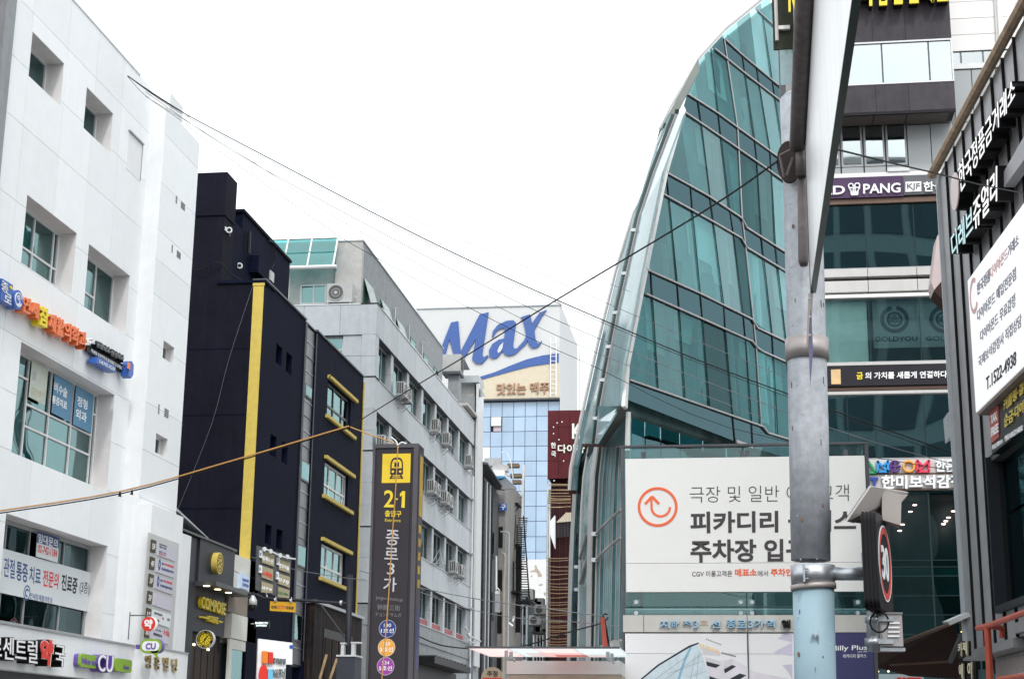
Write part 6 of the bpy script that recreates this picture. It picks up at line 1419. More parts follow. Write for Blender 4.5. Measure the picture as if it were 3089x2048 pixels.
MB().prism(F41, quad_of(F41, [B6(118,972),B6(178,970),B6(181,1063),B6(121,1064)], .11), .1005, .12).build('gold_bar', mat('pale gold print', (.75,.52,.26), .4, var=.2, scale=3), t)
text(F41, '금', [B6(280,990),B6(320,988),B6(320,1032),B6(280,1034)], .1005, .12, YELL, t, name='letter', bold=.03)
letters(F41, '의 가치를 새롭게 연결하다!', [B6(335,988),B6(862,978),B6(862,1022),B6(335,1032)], .1005, .12, LWHITE, t, bold=.025)
gbox('bronze_rail', BROWN, F41, XL+.4, 8, zz(1100), zz(1080), -.3, .04); gbox('sill', STONE, F41, XL+.4, 8, zz(1125), zz(1106), -.3, .05)
xg3 = [XL+.4, F41.hit(B6(225,1300))[0], F41.hit(B6(400,1300))[0], F41.hit(B6(712,1300))[0], F41.hit(B6(1000,1300))[0], 8]
ze_ = F41.hit(B8(600,68))[1]
storey(ze_, zz(1130), xg3, TEALW)
gbox('sign_band', STONE, F41, XL+.4, 8, F41.hit(B8(600,285))[1], ze_-.04, -.3, .02)
t = thing('multicolour_letter_sign', 'row of green, blue, purple, orange and red block letters with white letters beneath', 'sign', tuple(F41.pt(4, 8.3, .1)))
MC = [mat('enamel %s' % n, c, .4, var=.03) for n, c in (('green', (.01,.30,.10)), ('azure', (.02,.28,.65)), ('plum', (.10,.03,.20)), ('tangerine', (.85,.35,.02)), ('coral', (.75,.04,.10)))]
def bar(F, a, b, w, d0, d1, mb): 
    h0, h1 = F.hit(a, d1), F.hit(b, d1); v = Vector((h1[0]-h0[0], h1[1]-h0[1])); n_ = Vector((-v.y, v.x)).normalized()*w/2
    mb.prism(F, [(h0[0]+n_.x,h0[1]+n_.y),(h0[0]-n_.x,h0[1]-n_.y),(h1[0]-n_.x,h1[1]-n_.y),(h1[0]+n_.x,h1[1]+n_.y)], d0, d1)
for i, L in enumerate(([((345,170),(382,92)),((382,92),(432,168)),((345,168),(432,168))], [((445,165),(445,88)),((440,90),(520,165)),((515,165),(515,85)),((445,160),(515,160)),((480,125),(515,90))], None, None, [((712,162),(712,82)),((792,162),(792,82)),((712,160),(792,160)),((712,85),(750,125)),((792,85),(715,160))])):
    mb = MB()
    if L:
        for a, b in L: bar(F41, B8(*a), B8(*b), .055, .0405, .12, mb)
    else:
        cx = 562 if i == 2 else 655; c_ = F41.hit(B8(cx,125), .12); k_ = abs(F41.hit(B8(cx+42,125), .12)[0]-c_[0])
        mb.ring(F41, c_[0], c_[1], k_*.74, k_, .0405, .12, n=28, a0=(.6 if i == 2 else 0), a1=(2*math.pi-.6 if i == 2 else 2*math.pi))
        if i == 2: bar(F41, B8(cx,88), B8(cx,162), .05, .0405, .119, mb); bar(F41, B8(cx-30,125), B8(cx+40,125), .04, .0405, .118, mb)
    mb.build('letter', MC[i], t)
letters(F41, '한은귀금속', [B8(838,78),B8(1170,76),B8(1170,160),B8(838,164)], .0405, .12, LWHITE, t, bold=.03)
letters(F41, '한미보석감정원', [B8(470,186),B8(1120,182),B8(1120,270),B8(470,280)], .0405, .12, LWHITE, t, bold=.03)
text(F41, 'T', [B8(392,200),B8(448,200),B8(448,262),B8(392,262)], .0405, .12, mat('deep blue enamel', (.02,.05,.32), .4), t, name='letter', bold=.06)
for z_, y_ in ((0, 178), (0, 282)): box('rail', BROWN, t, F41, XL+.5, 7, F41.hit(B8(600,y_))[1]-.02, F41.hit(B8(600,y_))[1]+.02, .021, .04)
# big dark shopfront glazing below with ceiling lamps seen through it
DG_ = glass('smoked green glass', (.28,.48,.48), (.40,.60,.62), .10, .7, .012, .3, .3, .15)
zf = [F41.hit(B8(700,y))[1] for y in (300, 760, 805, 868, 1000, 1130, 1262, 1500)]
xf = [XL+.4, F41.hit(B8(500,700))[0], F41.hit(B8(808,700))[0], F41.hit(B8(1100,700))[0], 8]
for j in range(7):
    for a, b in zip(xf[:-1], xf[1:]): gbox('pane', DG_, F41, a+.01, b-.01, zf[j+1]+.012, zf[j]-.012, -.06, -.045)
    gbox('transom', MULD, F41, XL+.4, 8, zf[j+1]-.006, zf[j+1]+.006, -.06, -.03)
for x in xf[1:-1]: gbox('mullion', MULD, F41, x-.02, x+.02, 3, zf[0], -.062, -.028)
gbox('seafoam_band', mat('seafoam blind', (0,0,0)), F41, XL+.4, 8, zf[3]+.02, zf[2]-.02, -.2, -.18)
gbox('ceiling', INT, F41, XL+.4, 8, zf[0]-.05, zf[0]-.01, -1.19, -.1)
for P in ((695,388),(665,433),(612,520),(593,562),(957,430),(923,473),(890,517),(845,400) if False else (905,497)):
    q = at_z(*B8(*P), zf[0]-.06) if False else F41.pt(*F41.hit(B8(*P), -.9), -.9)
    MB().disk(Fac(q, (1,0,0)), 0, 0, .055, .016, -.02, .02, n=12).build('ceiling_lamp', mat('cool ceiling lamp', (1,.22,.20), .4, emit=70), gr)

# ---------------------------------------------------------------- ribbed metal building at the right edge
_B = R(4); FW = Fac((3.65, 27, 0), (math.sin(_B), -math.cos(_B), 0))
mbd = thing('ribbed_metal_building', 'grey ribbed metal building with slanting rows of white letters at the right edge', 'building', (6, 24, 0))
RIB = mat('grey ribbed panel', (.36,.36,.375), .45, metal=.35, var=.15, scale=3, streak=.25, dirt=(.10,.10,.105)); RIBD = mat('painted rib shade and backing', (.012,.012,.014), .8)
wtop = 11.42; zbt = FW.hit(B8(1100,1372))[1]
win = FW.rect([B8(1228,62),B8(1435,-30),B8(1435,1030),B8(1284,1092)]); win = (win[0], 8.5, 3.75, win[3])
wt = FW.hit(B8(1225,62))[1]; wl_ = FW.hit(B8(1255,600))[0]
win = (wl_, 8.2, 3.72, wt)
wall(mbd, FW, 0, 9.5, zbt, wtop, [win], -.5, -.08, RIBD, name='backing')
x = 0.02
while x < 9.4:
    a, b = x, x+.64
    zr_ = [(zbt+.01, wtop-.02)] if (b <= win[0]+.02 or a >= win[1]) else [(win[3]+.05, wtop-.02), (zbt+.01, win[2]-.06)]
    for z0_, z1_ in zr_:
        p_ = box('panel', RIB, mbd, FW, a, b, z0_, z1_, -.079, .0)
        box('rib', RIBD, p_, FW, b+.0005, b+.03, z0_, z1_, -.079, .035)  # dark strip on the panel end, its shade put into the colour
    x += .70
MB().wbox(5.2, 9, 18, 26.9, 0, wtop-.05).build('core', RIBD, mbd)
box('end_wall', RIB, mbd, Fac((3.65,27,0),(-1,0,0)), -3, .0, zbt, wtop-.05, -.05, .0)
for w_ in (0,): MB().box(FW, win[0]-.06, win[1], win[2]-.1, win[2]-.001, -.3, .10).box(FW, win[0]-.07, win[0]-.001, win[2], win[3], -.3, .10).build('window_frame', mat('black window frame', (.02,.022,.028), .4), mbd)
w = box('window', FRAMED, mbd, FW, win[0], win[1], win[3]-.06, win[3], -.2, .02)
xx = [win[0]+.02, win[0]+1.5, win[0]+3.2, win[0]+5]
for a, b in zip(xx[:-1], xx[1:]):
    box('pane', TEALW, w, FW, a+.02, b-.02, win[2]+.02, win[3]-.9, -.15, -.14); box('pane', TEALW, w, FW, a+.02, b-.02, win[3]-.86, win[3]-.07, -.15, -.14)
box('blind', mat('grey green blind', (.13,.17,.17), .8, var=.15), mbd, FW, win[0]+.3, win[1], win[2]+1.2, win[3]-.3, -.4, -.38); box('room', INTD, mbd, FW, win[0]+.01, win[1], win[2]+.01, win[3]-.07, -.9, -.8)
MB().tube([FW.pt(-.12, wtop+.04, .1), FW.pt(2.05, wtop+.04, .1), FW.pt(2.1, wtop+.04, .1), FW.pt(9.5, wtop+.02, .1)], .085, 8).build('eave_gutter', mat('rusty tan gutter', (.42,.31,.21), .7, var=.35, scale=5, streak=.3), mbd)
MB().box(FW, -.06, .0, zbt, wtop-.05, -.06, .06).build('corner_trim', GREYP, mbd)
MB().box(FW, -.06, FW.hit(B8(1395,1270))[0], zbt-.13, zbt, -.3, .07).build('base_trim', mat('grey flashing', (.25,.25,.265), .5, metal=.2), mbd)
MB().box(FW, FW.hit(B8(1395,1270))[0]+.01, 9.5, zbt+.05, zbt+.2, -.3, .06).build('base_trim', mat('grey flashing', (0,0,0)), mbd)
LOWW = mat('pale lower wall', (.36,.33,.32), .8, var=.12, streak=.25, dirt=(.22,.2,.19), bump=.15)
box('lower_wall', LOWW, mbd, FW, .75, 9.5, 0, zbt-.14, -.6, -.25)
w2 = FW.rect([B8(1250,1535),B8(1435,1500),B8(1435,1640),B8(1250,1640)]); box('shop_window', FRAMEW, mbd, FW, w2[0], w2[1]+2, 1.2, w2[3], -.249, -.20); 
for k in range(3): box('pane', INTD, mbd, FW, w2[0]+.12+k*.75, w2[0]+.75+k*.75, 1.3, w2[3]-.1, -.1995, -.19)
box('wall_joint', GREYC, mbd, FW, .9, 9, w2[3]+.25, w2[3]+.27, -.249, -.24)
# pale plate behind the letters
t = thing('pale_wall_plate', 'blank pale grey plate fixed across the ribs under the first letter row', 'panel', tuple(FW.pt(4, 9, .2)))
MB().prism(FW, [FW.hit(p, .2) for p in (B5(1278,1190),B5(1500,800),B5(1500,985),B5(1275,1295))], .05, .2).build('plate', mat('pale plate', (.33,.33,.35), .45, var=.08), t)
GLOWL = mat('glowing white letter face', (.9,.9,.9), .4, emit=.55)  # emission added so the faces stay white on the shaded wall
t = thing('white_jewellery_letters', 'upper slanting row of white Korean letters with black sides on the ribbed wall', 'sign', tuple(FW.pt(3, 9.8, .2)))
q_ = [D3(362,842),D3(840,70),D3(842,275),D3(382,1080)]
text(FW, '한국정품금거래소', q_, .06, .30, LBLACK, t, name='letter_side', bold=.03)
letters(FW, '한국정품금거래소', q_, .3005, .308, GLOWL, t, bold=-.008)
c_ = FW.hit(D3(332,1060), .3); ry = FW.hit(D3(332,890), .3)[1]-c_[1]
p = MB().disk(FW, c_[0], c_[1], ry*.98, ry, .06, .28).build('disc', LBLACK, t); MB().disk(FW, c_[0], c_[1], ry*.97, ry*.99, .2805, .30).build('disc_face', mat('pale pink face', (.72,.60,.58), .4, var=.1), t)
t = thing('teal_tinted_letters', 'lower slanting row of larger letters fading from white to teal on the ribbed wall', 'sign', tuple(FW.pt(2, 8, .2)))
q_ = [D3(300,1432),D3(690,840),D3(690,1135),D3(318,1635)]; TL = mat('teal tinted face', (.50,.72,.74), .4, emit=.4)  # teal face also gets added emission against the wall's shade
text(FW, '디레브쥬얼리', q_, .06, .30, LBLACK, t, name='letter_side', bold=.03)
letters(FW, '디레브쥬얼리', q_, .3005, .308, LWHITE, t, bold=.0, mats=[TL, TL, TL, GLOWL, GLOWL, GLOWL])
# white board
t = thing('white_price_board', 'large white board of thin Korean lines and a phone number on the ribbed wall', 'sign', tuple(FW.pt(4, 7.5, .2)))
bs0 = FW.hit(B6(1005,800), .35)[0]; bz1 = FW.hit(B6(990,400), .35)[1]; bz0 = FW.hit(B6(1045,1230), .35)[1]
box('board', mat('white board face', (.78,.79,.80), .5, var=.03, emit=.42), t, FW, bs0, 8.2, bz0, bz1, .06, .35)  # emission added, the board would turn grey in the wall's shade
box('under_tray', mat('brown grey tray', (.22,.19,.175), .7, var=.2), t, FW, bs0+.02, 8.2, bz0-.05, bz0-.001, .05, .33)
TXT = mat('grey print', (.27,.27,.32), .6); PINK = mat('pink print', (.72,.48,.46), .6); TXD = mat('dark slate print', (.05,.05,.06), .6)
for s_, q_, m_, b_ in (('한국정품', [D4(103,350),D4(193,240),D4(193,325),D4(106,433)], TXT, .012), ('다이아몬드', [D4(195,238),D4(310,96),D4(310,180),D4(195,323)], PINK, .0), ('거래소', [D4(312,92),D4(385,2),D4(385,86),D4(312,178)], TXT, .0),
                   ('다이아몬드 매입전문점', [D4(105,532),D4(365,232),D4(367,318),D4(108,612)], TXT, 0), ('다이아몬드 무료감정', [D4(125,672),D4(360,410),D4(362,500),D4(128,745)], TXT, 0),
                   ('국제보석감정사 직접상담', [D4(112,848),D4(402,548),D4(404,635),D4(115,918)], TXT, 0), ('T.1522-4938', [D4(165,985),D4(368,800),D4(368,895),D4(167,1072)], TXD, .01)):
    (letters if ' ' in s_ else text)(FW, s_, q_, .3505, .358, m_, t, bold=b_)
c_ = FW.hit(D4(82,430), .36); MB().ring(FW, c_[0], c_[1], .20, .27, .3505, .358, a0=.9, a1=5.6).build('emblem', PINK, t)
t = thing('black_tax_free_sign', 'black sign with gold Korean words and a red tax free square under the board', 'sign', tuple(FW.pt(4, 6.3, .1)))
ts0 = FW.hit(D4(190,1250), .2)[0]; tz0 = FW.hit(D4(208,1500), .2)[1]
box('board', mat('black gloss board', (.012,.011,.012), .3), t, FW, ts0, 8.2, tz0, bz0-.06, .05, .2)
MB().prism(FW, quad_of(FW, [D4(195,1212),D4(250,1168),D4(254,1385),D4(202,1430)], .21), .2005, .215).build('red_square', mat('dull red print', (.42,.09,.07), .5, var=.15), t)
for s_, q_, m_, b_ in (('TAX', [D4(196,1240),D4(236,1210),D4(238,1268),D4(198,1300)], LWHITE, .03), ('FREE', [D4(198,1325),D4(246,1290),D4(248,1350),D4(200,1385)], LWHITE, .03),
                   ('커플링·결혼', [D4(283,1132),D4(450,975),D4(450,1055),D4(283,1215)], mat('gold print', (.75,.60,.12), .5), .01), ('순금·다이아', [D4(287,1235),D4(455,1105),D4(455,1185),D4(288,1325)], mat('gold print', (0,0,0)), .01), ('外國人免稅小商店', [D4(290,1378),D4(412,1300),D4(412,1340),D4(290,1418)], LWHITE, .02)):
    text(FW, s_, q_, .2155, .228, m_, t, bold=b_)
text(FW, '하나은행환전소', [D4(206,1440),D4(278,1395),D4(278,1425),D4(206,1475)], .2005, .21, LWHITE, t, bold=.02)
# pink wedge sign and spiky edge between the two buildings
FH = Fac((0, 30, 0), (1, 0, 0))
t = thing('pink_wedge_box', 'pale pink angular box jutting out behind the ribbed building corner', 'sign', tuple(at_y(2850, 800, 30)))
q = [FH.hit(p) for p in (B6(852,55),B6(822,82),B6(788,132),B6(752,420),B6(768,472),B6(872,345))]
MB().prism(FH, q+[FH.hit(B6(900,300)),FH.hit(B6(900,40))], -.6, 0).build('case', mat('dusty pink face', (.56,.46,.46), .6, var=.06), t)
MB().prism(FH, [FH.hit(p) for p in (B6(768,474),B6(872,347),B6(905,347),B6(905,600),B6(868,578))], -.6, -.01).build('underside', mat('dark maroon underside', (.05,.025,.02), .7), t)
for k in range(14):
    y = 545+48*k; q = [FH.hit(p) for p in (B6(858+k*2.2,y+18),B6(885+k*2.2,y-6),B6(885+k*2.2,y+30))]; MB().prism(FH, q, -.4, -.2+.001*k).build('louvre_tooth', mat('maroon louvre', (.14,.06,.05), .7), t)
t = thing('white_corner_box', 'small white box sign at the metal building corner below the louvres', 'sign', tuple(at_y(2880, 1270, 29)))
MB().prism(FH, [FH.hit(p, .8) for p in (B6(852,1245),B6(925,1190),B6(940,1350),B6(865,1400))], .2, .8).build('case', GREYP, t)

# red pipe frame, awning, cafe letters
PIPER = mat('red pipe paint', (.40,.055,.025), .5, var=.15, scale=6)
FRp = FW.out(1.0)
t = thing('red_pipe_frame', 'red painted pipe frame standing in front of the metal building', 'frame', tuple(at_y(2985, 2040, 23)))
p1 = at_y(*D1(1830,520), 22.5); p2 = at_y(*D1(1870,1296), 22.5); p3 = at_y(*D1(2365,325), 20.0); p0 = at_y(*D1(1690,550), 23.4)
MB().tube([p1, p2, Vector((p2.x, p2.y, 0))], .047, 8).build('post', PIPER, t); MB().tube([p0, p1, p3, p3+(p3-p1)*.6], .04, 8).build('rail', PIPER, t)
MB().tube([at_y(*D1(1860,520),22.4), at_y(*D1(2040,545),23.0)], .04, 7).tube([at_y(*D1(2050,530),23.0), at_y(*D1(2040,690),23.0)], .035, 7).build('stub', PIPER, t)
MB().tube([at_y(*D1(2000,1290),22), at_y(*D1(2365,1245),20.3), at_y(*D1(2600,1215),19.4)], .035, 7).build('low_rail', PIPER, t)
MB().tube([at_y(*D1(1895,930),22.5), at_y(*D1(1930,1020),22.7), at_y(*D1(1940,1220),22.7)], .012, 5).build('lead', WIRE, t)
AWN = mat('dark maroon awning cloth', (.028,.007,.006), .85, var=.25, scale=2)
t = thing('dark_awning', 'dark maroon awning stretched between the entrance and the metal building', 'awning', tuple(at_y(2750, 1960, 29)))
A = [at_y(*D1(200,900),28.6), at_y(*D1(1350,465),27.2), at_y(*D1(1480,1040),28.4), at_y(*D1(1440,1296),29.8), at_y(*D1(700,1250),30.8), at_y(*D1(210,1120),31)]
MB().add(A+[a+Vector((0,.05,.04)) for a in A], [(0,5,4,3,2,1),(6,7,8,9,10,11)]+[(i,(i+1)%6,6+(i+1)%6,6+i) for i in range(6)]).build('cloth', AWN, t)
MB().tube([A[0], A[1]], .03, 6).build('front_bar', BROWN, t); MB().tube([at_y(*D1(1460,640),27.2), at_y(*D1(1290,1030),28.0)], .05, 6).build('arm', STEELD, t); MB().tube([at_y(*D1(410,1090),28.4), at_y(*D1(1290,1035),28.0)], .02, 5).build('bar', BROWN, t)
t = thing('lean_to_roof', 'thin white lean-to roof edge above the awning corner with tiny lights', 'roof', tuple(at_y(2890, 1860, 27.3)))
a, b = at_y(*D1(1258,448),27.1), at_y(*D1(1560,318),26.6); MB().quadplate(a, b, b+Vector((0,.8,.05)), a+Vector((0,.8,.05)), .07).build('sheet', WEDGE, t)
MB().prism(Fac((0,27.4,0),(1,0,0)), [Fac((0,27.4,0),(1,0,0)).hit(D1(*p)) for p in ((1290,455),(1560,340),(1570,590),(1450,600),(1440,470))], -.2, 0).build('fascia', STEELD, t)
for p in ((1455,618),(1492,605),(1525,593),(1556,580)): q = at_y(*D1(*p),27.3); MB().disk(Fac(q,(1,0,0)),0,0,.022,.022,-.02,.02,n=8).build('fairy_light', mat('yellow fairy light', (1,.8,.2), .4, emit=4), t)
FCf = Fac((0, 27.8, 0), (math.cos(R(35)), -math.sin(R(35)), 0))
t = thing('cafe_letters', 'tall black plates with cream cafe letters under the metal building corner', 'sign', tuple(at_y(2900, 1980, 27.8)))
for s_, bgp, lp in (('카', ((1395,765),(1462,745),(1465,980),(1400,985)), ((1398,772),(1460,752),(1462,975),(1400,895))), ('페', ((1466,740),(1555,735),(1560,950),(1470,965)), ((1470,745),(1530,738),(1534,955),(1472,880))),
                    ('에', ((1410,1050),(1500,1045),(1500,1296),(1412,1296)), ((1412,1070),(1470,1065),(1475,1296),(1415,1250))), ('이', ((1530,1035),(1660,1030),(1665,1296),(1532,1296)), ((1535,1045),(1600,1038),(1604,1290),(1538,1240)))):
    p = MB().prism(FCf, quad_of(FCf, [D1(*c) for c in bgp]), -.08, 0).build('plate', BLACK, t); text(FCf, s_, [D1(*c) for c in lp], .0005, .05, mat('cream letter', (.62,.58,.42), .5), p, name='letter', bold=.02)
t = thing('red_shop_lettering', 'pale blue shop sign with cut off red letters at the bottom edge under the awning', 'sign', tuple(at_y(2720, 2060, 33)))
F33 = Fac((0, 33, 0), (1, 0, 0)); MB().prism(F33, quad_of(F33, [D1(215,1215),D1(900,1225),D1(900,1480),D1(215,1480)]), -.2, 0).build('board', mat('pale cyan board', (.45,.58,.60), .5), t)
text(F33, 'COFFEE', [D1(500,1262),D1(870,1270),D1(870,1400),D1(500,1400)], .0005, .05, RED, t, bold=.06)
for P, l_ in ((D1(235,1182), 'first tiny warm lamp under the awning edge'), (D1(387,1178), 'second tiny warm lamp under the awning edge'), (D1(225,957), 'white round lamp beside the blue poster edge')):
    q = at_y(*P, 30); t = thing('lamp', l_, 'lamp', tuple(q)); r_ = .015 if P[1] > 2020 else .04
    MB().disk(Fac(q,(1,0,0)),0,0,r_,r_,-.03,.03,n=12).build('globe', LAMP if P[1] > 2020 else LWHITE, t); MB().tube([q+Vector((0,0,r_)), q+Vector((0,.2,r_+.1))], .008, 4).build('stem', STEELD, t)

# ---------------------------------------------------------------- glass station entrance with the parking board
F27 = Fac((0, 27, 0), (1, 0, 0))
ent = thing('station_entrance', 'steel framed glass station entrance enclosure holding the big parking board', 'entrance', (0, 27, 0))
EG = glass('clear entrance glass', (.66,.80,.80), (.6,.75,.75), .06, .6, .01, .1, .3, .02)
def er(px, d=0): return F27.rect(px, d)
x0, x1 = -1.95, 2.20; zt_ = 6.66; xmid = F27.hit(B7(868,1100))[0]; xe = 2.19
for a, b in ((x0+.05, xmid-.01), (xmid+.01, xe-.05)): 
    box('glass_pane', EG, ent, F27, a, b, F27.hit(B7(400,1098))[1]+.01, zt_-.03, -.03, -.015)
    box('glass_pane', EG, ent, F27, a, b, F27.hit(B7(400,1150))[1], F27.hit(B7(400,1098))[1]-.01, -.03, -.015)
box('frame', STEELD, ent, F27, x0, x0+.05, 0, zt_, -.06, .02); box('frame', STEELD, ent, F27, xe-.03, xe+.03, 0, zt_, -.06, .02); box('frame', STEELD, ent, F27, x0-.02, xe+.03, zt_, zt_+.03, -.1, .03)
for xx_ in (x0+.02, xe-.02): box('side_glass', EG, ent, Fac((xx_, 27, 0), (0,1,0)), .08, 3.5, 3, zt_, -.008, .008)
for P in (B7(195,110), B7(835,100), B7(870,100), B7(1510,95)): s_, t_2 = F27.hit(P); box('hanger', STEELD, ent, F27, s_-.035, s_+.035, t_2-.10, t_2+.04, -.12, .03)
zr = F27.hit(B7(400,1125))[1]
MB().tube([F27.pt(x0,zr,-.35), F27.pt(xe,zr,-.35)], .07, 8).build('rail_pipe', STEEL, ent)
for x in (150, 828, 902, 1588):
    for y in (1068, 1138): s_, t_2 = F27.hit(B7(x,y)); MB().disk(F27, s_, t_2, .035, .035, -.01, .03, n=14).build('glass_bolt', STEEL, ent); MB().box(F27, s_-.06, s_+.06, t_2-.05, t_2+.05, -.12, -.035).build('clamp_plate', GREYP, ent)
zf0, zf1 = F27.hit(B7(400,1262))[1], F27.hit(B7(400,1152))[1]
BEI = mat('beige metal fascia', (.50,.495,.47), .5, metal=.15, var=.07, streak=.25, dirt=(.38,.35,.30))
for a, b in ((x0+.02, x0+.36), (x0+.37, xmid-.005), (xmid+.005, xe-.02)): box('fascia_panel', BEI, ent, F27, a, b, zf0, zf1, -.5, .03)
box('lower_core', GREYC, ent, F27, x0+.02, xe-.02, 0, zf0-.02, -.6, -.04)
t = thing('parking_board', 'huge white board with an orange looping arrow and grey parking directions', 'sign', tuple(F27.pt(0, 4.2, .1)))
bq = er([B7(82,138),B7(1640,115),B7(1662,995),B7(80,1003)], .06)
zj = F27.hit(B7(800,812), .06)[1]
PBW = mat('warm white board', (.74,.75,.735), .5, var=.02)
box('board', PBW, t, F27, bq[0], bq[1], zj+.003, bq[3], -.01, .06); box('board', PBW, t, F27, bq[0], bq[1], bq[2], zj-.003, -.01, .059)
OR = mat('orange red print', (.80,.13,.04), .5, var=.02); DGR = mat('charcoal print', (.065,.06,.062), .6, var=.03)
c_ = F27.hit(B7(288,448), .07); k_ = abs(F27.hit(B7(418,448), .07)[0]-c_[0])
MB().ring(F27, c_[0], c_[1], k_*.87, k_, .0605, .068, n=48).build('circle', OR, t)
mb = MB(); ac = F27.hit(B7(308,450), .07); rr_ = abs(F27.hit(B7(375,450), .07)[0]-ac[0])
mb.ring(F27, ac[0], ac[1], rr_*.78, rr_, .0605, .067, n=24, a0=math.pi, a1=2*math.pi)
xA, zA_ = ac[0]-rr_*.89, F27.hit(B7(252,390), .07)[1]
mb.box(F27, xA-rr_*.11, xA+rr_*.11, ac[1], zA_, .0605, .067)
bar(F27, B7(252,380), B7(207,430), .045, .0605, .0672, mb); bar(F27, B7(252,380), B7(297,430), .045, .0605, .0674, mb)
mb.build('arrow', OR, t)
letters(F27, '극장 및 일반 이용고객', [B7(497,318),B7(1530,302),B7(1530,410),B7(497,420)], .0605, .066, DGR, t, bold=-.012)
letters(F27, '피카디리 플러스', [B7(500,480),B7(1578,468),B7(1578,608),B7(502,620)], .0605, .066, DGR, t, bold=.03)
letters(F27, '주차장 입구', [B7(500,662),B7(1262,655),B7(1262,803),B7(502,810)], .0605, .066, DGR, t, bold=.03)
text(F27, 'CGV 이용고객은', [B7(512,864),B7(772,862),B7(772,900),B7(512,902)], .0605, .066, DGR, t)
text(F27, '매표소', [B7(790,850),B7(932,848),B7(932,897),B7(790,899)], .0605, .066, OR, t, bold=.03); text(F27, '에서', [B7(938,862),B7(1005,861),B7(1005,899),B7(938,900)], .0605, .066, DGR, t)
text(F27, '주차인증', [B7(1023,850),B7(1215,847),B7(1215,895),B7(1023,898)], .0605, .066, OR, t, bold=.03); text(F27, '을 받으셔야 할인됩니다', [B7(1222,860),B7(1555,855),B7(1555,893),B7(1222,898)], .0605, .066, DGR, t)
t = thing('station_fascia_letters', 'weathered sky blue raised station letters, some broken, on the beige fascia', 'sign', tuple(F27.pt(0, 3.6, .05)))
SKYL = mat('sky blue letter', (.30,.50,.66), .4, metal=.2, var=.1); TANL = mat('glue ghost letter', (.50,.38,.26), .8)
for s_, a, b, m_, d_, yo in (('지',505,575,SKYL,.06,0),('하',665,752,SKYL,.06,0),('ㅓ',758,782,TANL,.008,0),('처',815,940,SKYL,.06,0),('3',965,1030,SKYL,.06,0),('호',1050,1165,TANL,.008,0),('선',1205,1330,SKYL,.06,0),('종',1415,1545,SKYL,.06,0),('로',1565,1688,SKYL,.06,0),('3',1710,1785,SKYL,.06,0),('가',1803,1935,SKYL,.06,0),('역',1958,2085,SKYL,.06,0),('엘',2170,2300,BLACK,.09,0)):
    if s_ == '지': b = 640
    yt2, yb2 = 228, 335
    if s_ in ('처',): yb2 = 300
    if s_ == '호': yb2 = 300
    sl = -.006*(a-500)
    text(F27, s_, [D7(a,yt2+sl),D7(b,yt2+sl),D7(b,yb2+sl),D7(a,yb2+sl)], .0305, .03+d_, m_, t, name='letter', bold=.015 if m_ is not TANL else .0)
# poster below the fascia
t = thing('building_poster', 'white poster with a sketched glass building under the station letters', 'poster', tuple(F27.pt(-1, 2.8, .02)))
pz = F27.hit(B7(400,1270), .02)[1]; zh_ = F27.hit(D7(100,683), .02)[1]
PW = mat('poster paper', (.70,.71,.73), .6, var=.02)
xs3 = [x0+.03, xmid-.008, F27.hit(B7(1250,1400))[0]]
for a, b in ((x0+.03, xmid-.012), (xmid+.012, F27.hit(B7(1440,1400))[0])):
    box('sheet', PW, t, F27, a, b, zh_+.003, pz, -.035, .02); box('sheet', PW, t, F27, a, b, 2.0, zh_-.003, -.035, .0195)
box('post', STEELD, t, F27, xmid-.009, xmid+.009, 2.0, pz+.04, -.03, .035)
def pf(poly, m_, d, nm='print'): MB().prism(F27, [F27.hit(D7(*p), .02) for p in poly], .0202+d, .0206+d).build(nm, m_, t)
LB = mat('pale blue print', (.50,.60,.66), .6, var=.15, scale=8); LAV = mat('lavender print', (.52,.50,.62), .6); DKP = mat('dark print', (0,0,0)); MG = mat('mid grey print', (.25,.24,.27), .6); LG = mat('light grey print', (.55,.54,.57), .6)
pf([(240,1037),(480,850),(905,590),(1035,535),(1060,600),(1180,1037)], LB, 0)
pf([(230,1037),(470,835),(900,575),(1030,530),(1038,548),(910,600),(490,850),(262,1037)], DKP, .0006)
pf([(740,1037),(830,760),(915,590),(940,600),(850,800),(780,1037)], mat('blue print', (.20,.42,.55), .6), .0006)
pf([(1060,590),(1320,655),(1330,720),(1110,700)], LG, .0004); pf([(1110,720),(1330,780),(1500,750),(1800,930),(2320,1037),(1180,1037)], mat('pale violet print', (.62,.60,.66), .6), .0002)
for poly in ([(1135,790),(1335,840),(1270,880),(1150,850)], [(1380,900),(1495,838),(1550,860),(1395,955)], [(1445,1037),(1600,955),(1690,980),(1600,1037)], [(1180,990),(1320,1037),(1185,1037)]): pf(poly, DKP, .0010)
pf([(1135,735),(1335,785),(1335,838),(1135,788)], LG, .0008); pf([(1380,810),(1495,748),(1495,836),(1380,898)], LG, .0008)
for k in range(8): pf([(1050+34*k,545+12*k),(1074+34*k,552+12*k),(1074+34*k,600+13*k),(1054+34*k,592+13*k)], mat('pale gold print', (0,0,0)), .0012)
for k in range(9): pf([(1135+24*k,475+9*k),(1152+24*k,480+9*k),(1152+24*k,500+9*k),(1137+24*k,495+9*k)], MG, .0012)
pf([(1345,660),(1545,710),(1548,735),(1350,685)], MG, .0012)
for a, b in (((560,1037),(1075,690)), ((430,1037),(900,700)), ((900,1000),(1150,920)), ((600,960),(1100,780)), ((920,1037),(985,700)), ((1005,1037),(1040,650))):
    pf([a, b, (b[0]+4,b[1]+4), (a[0]+5,a[1]+3)], MG, .0014)
for poly in ([(2120,480),(2220,405),(2320,405),(2320,530)], [(2050,670),(2320,530),(2320,720)], [(2180,840),(2320,830),(2320,1037),(2260,930)]): pf(poly, LAV, .0004)
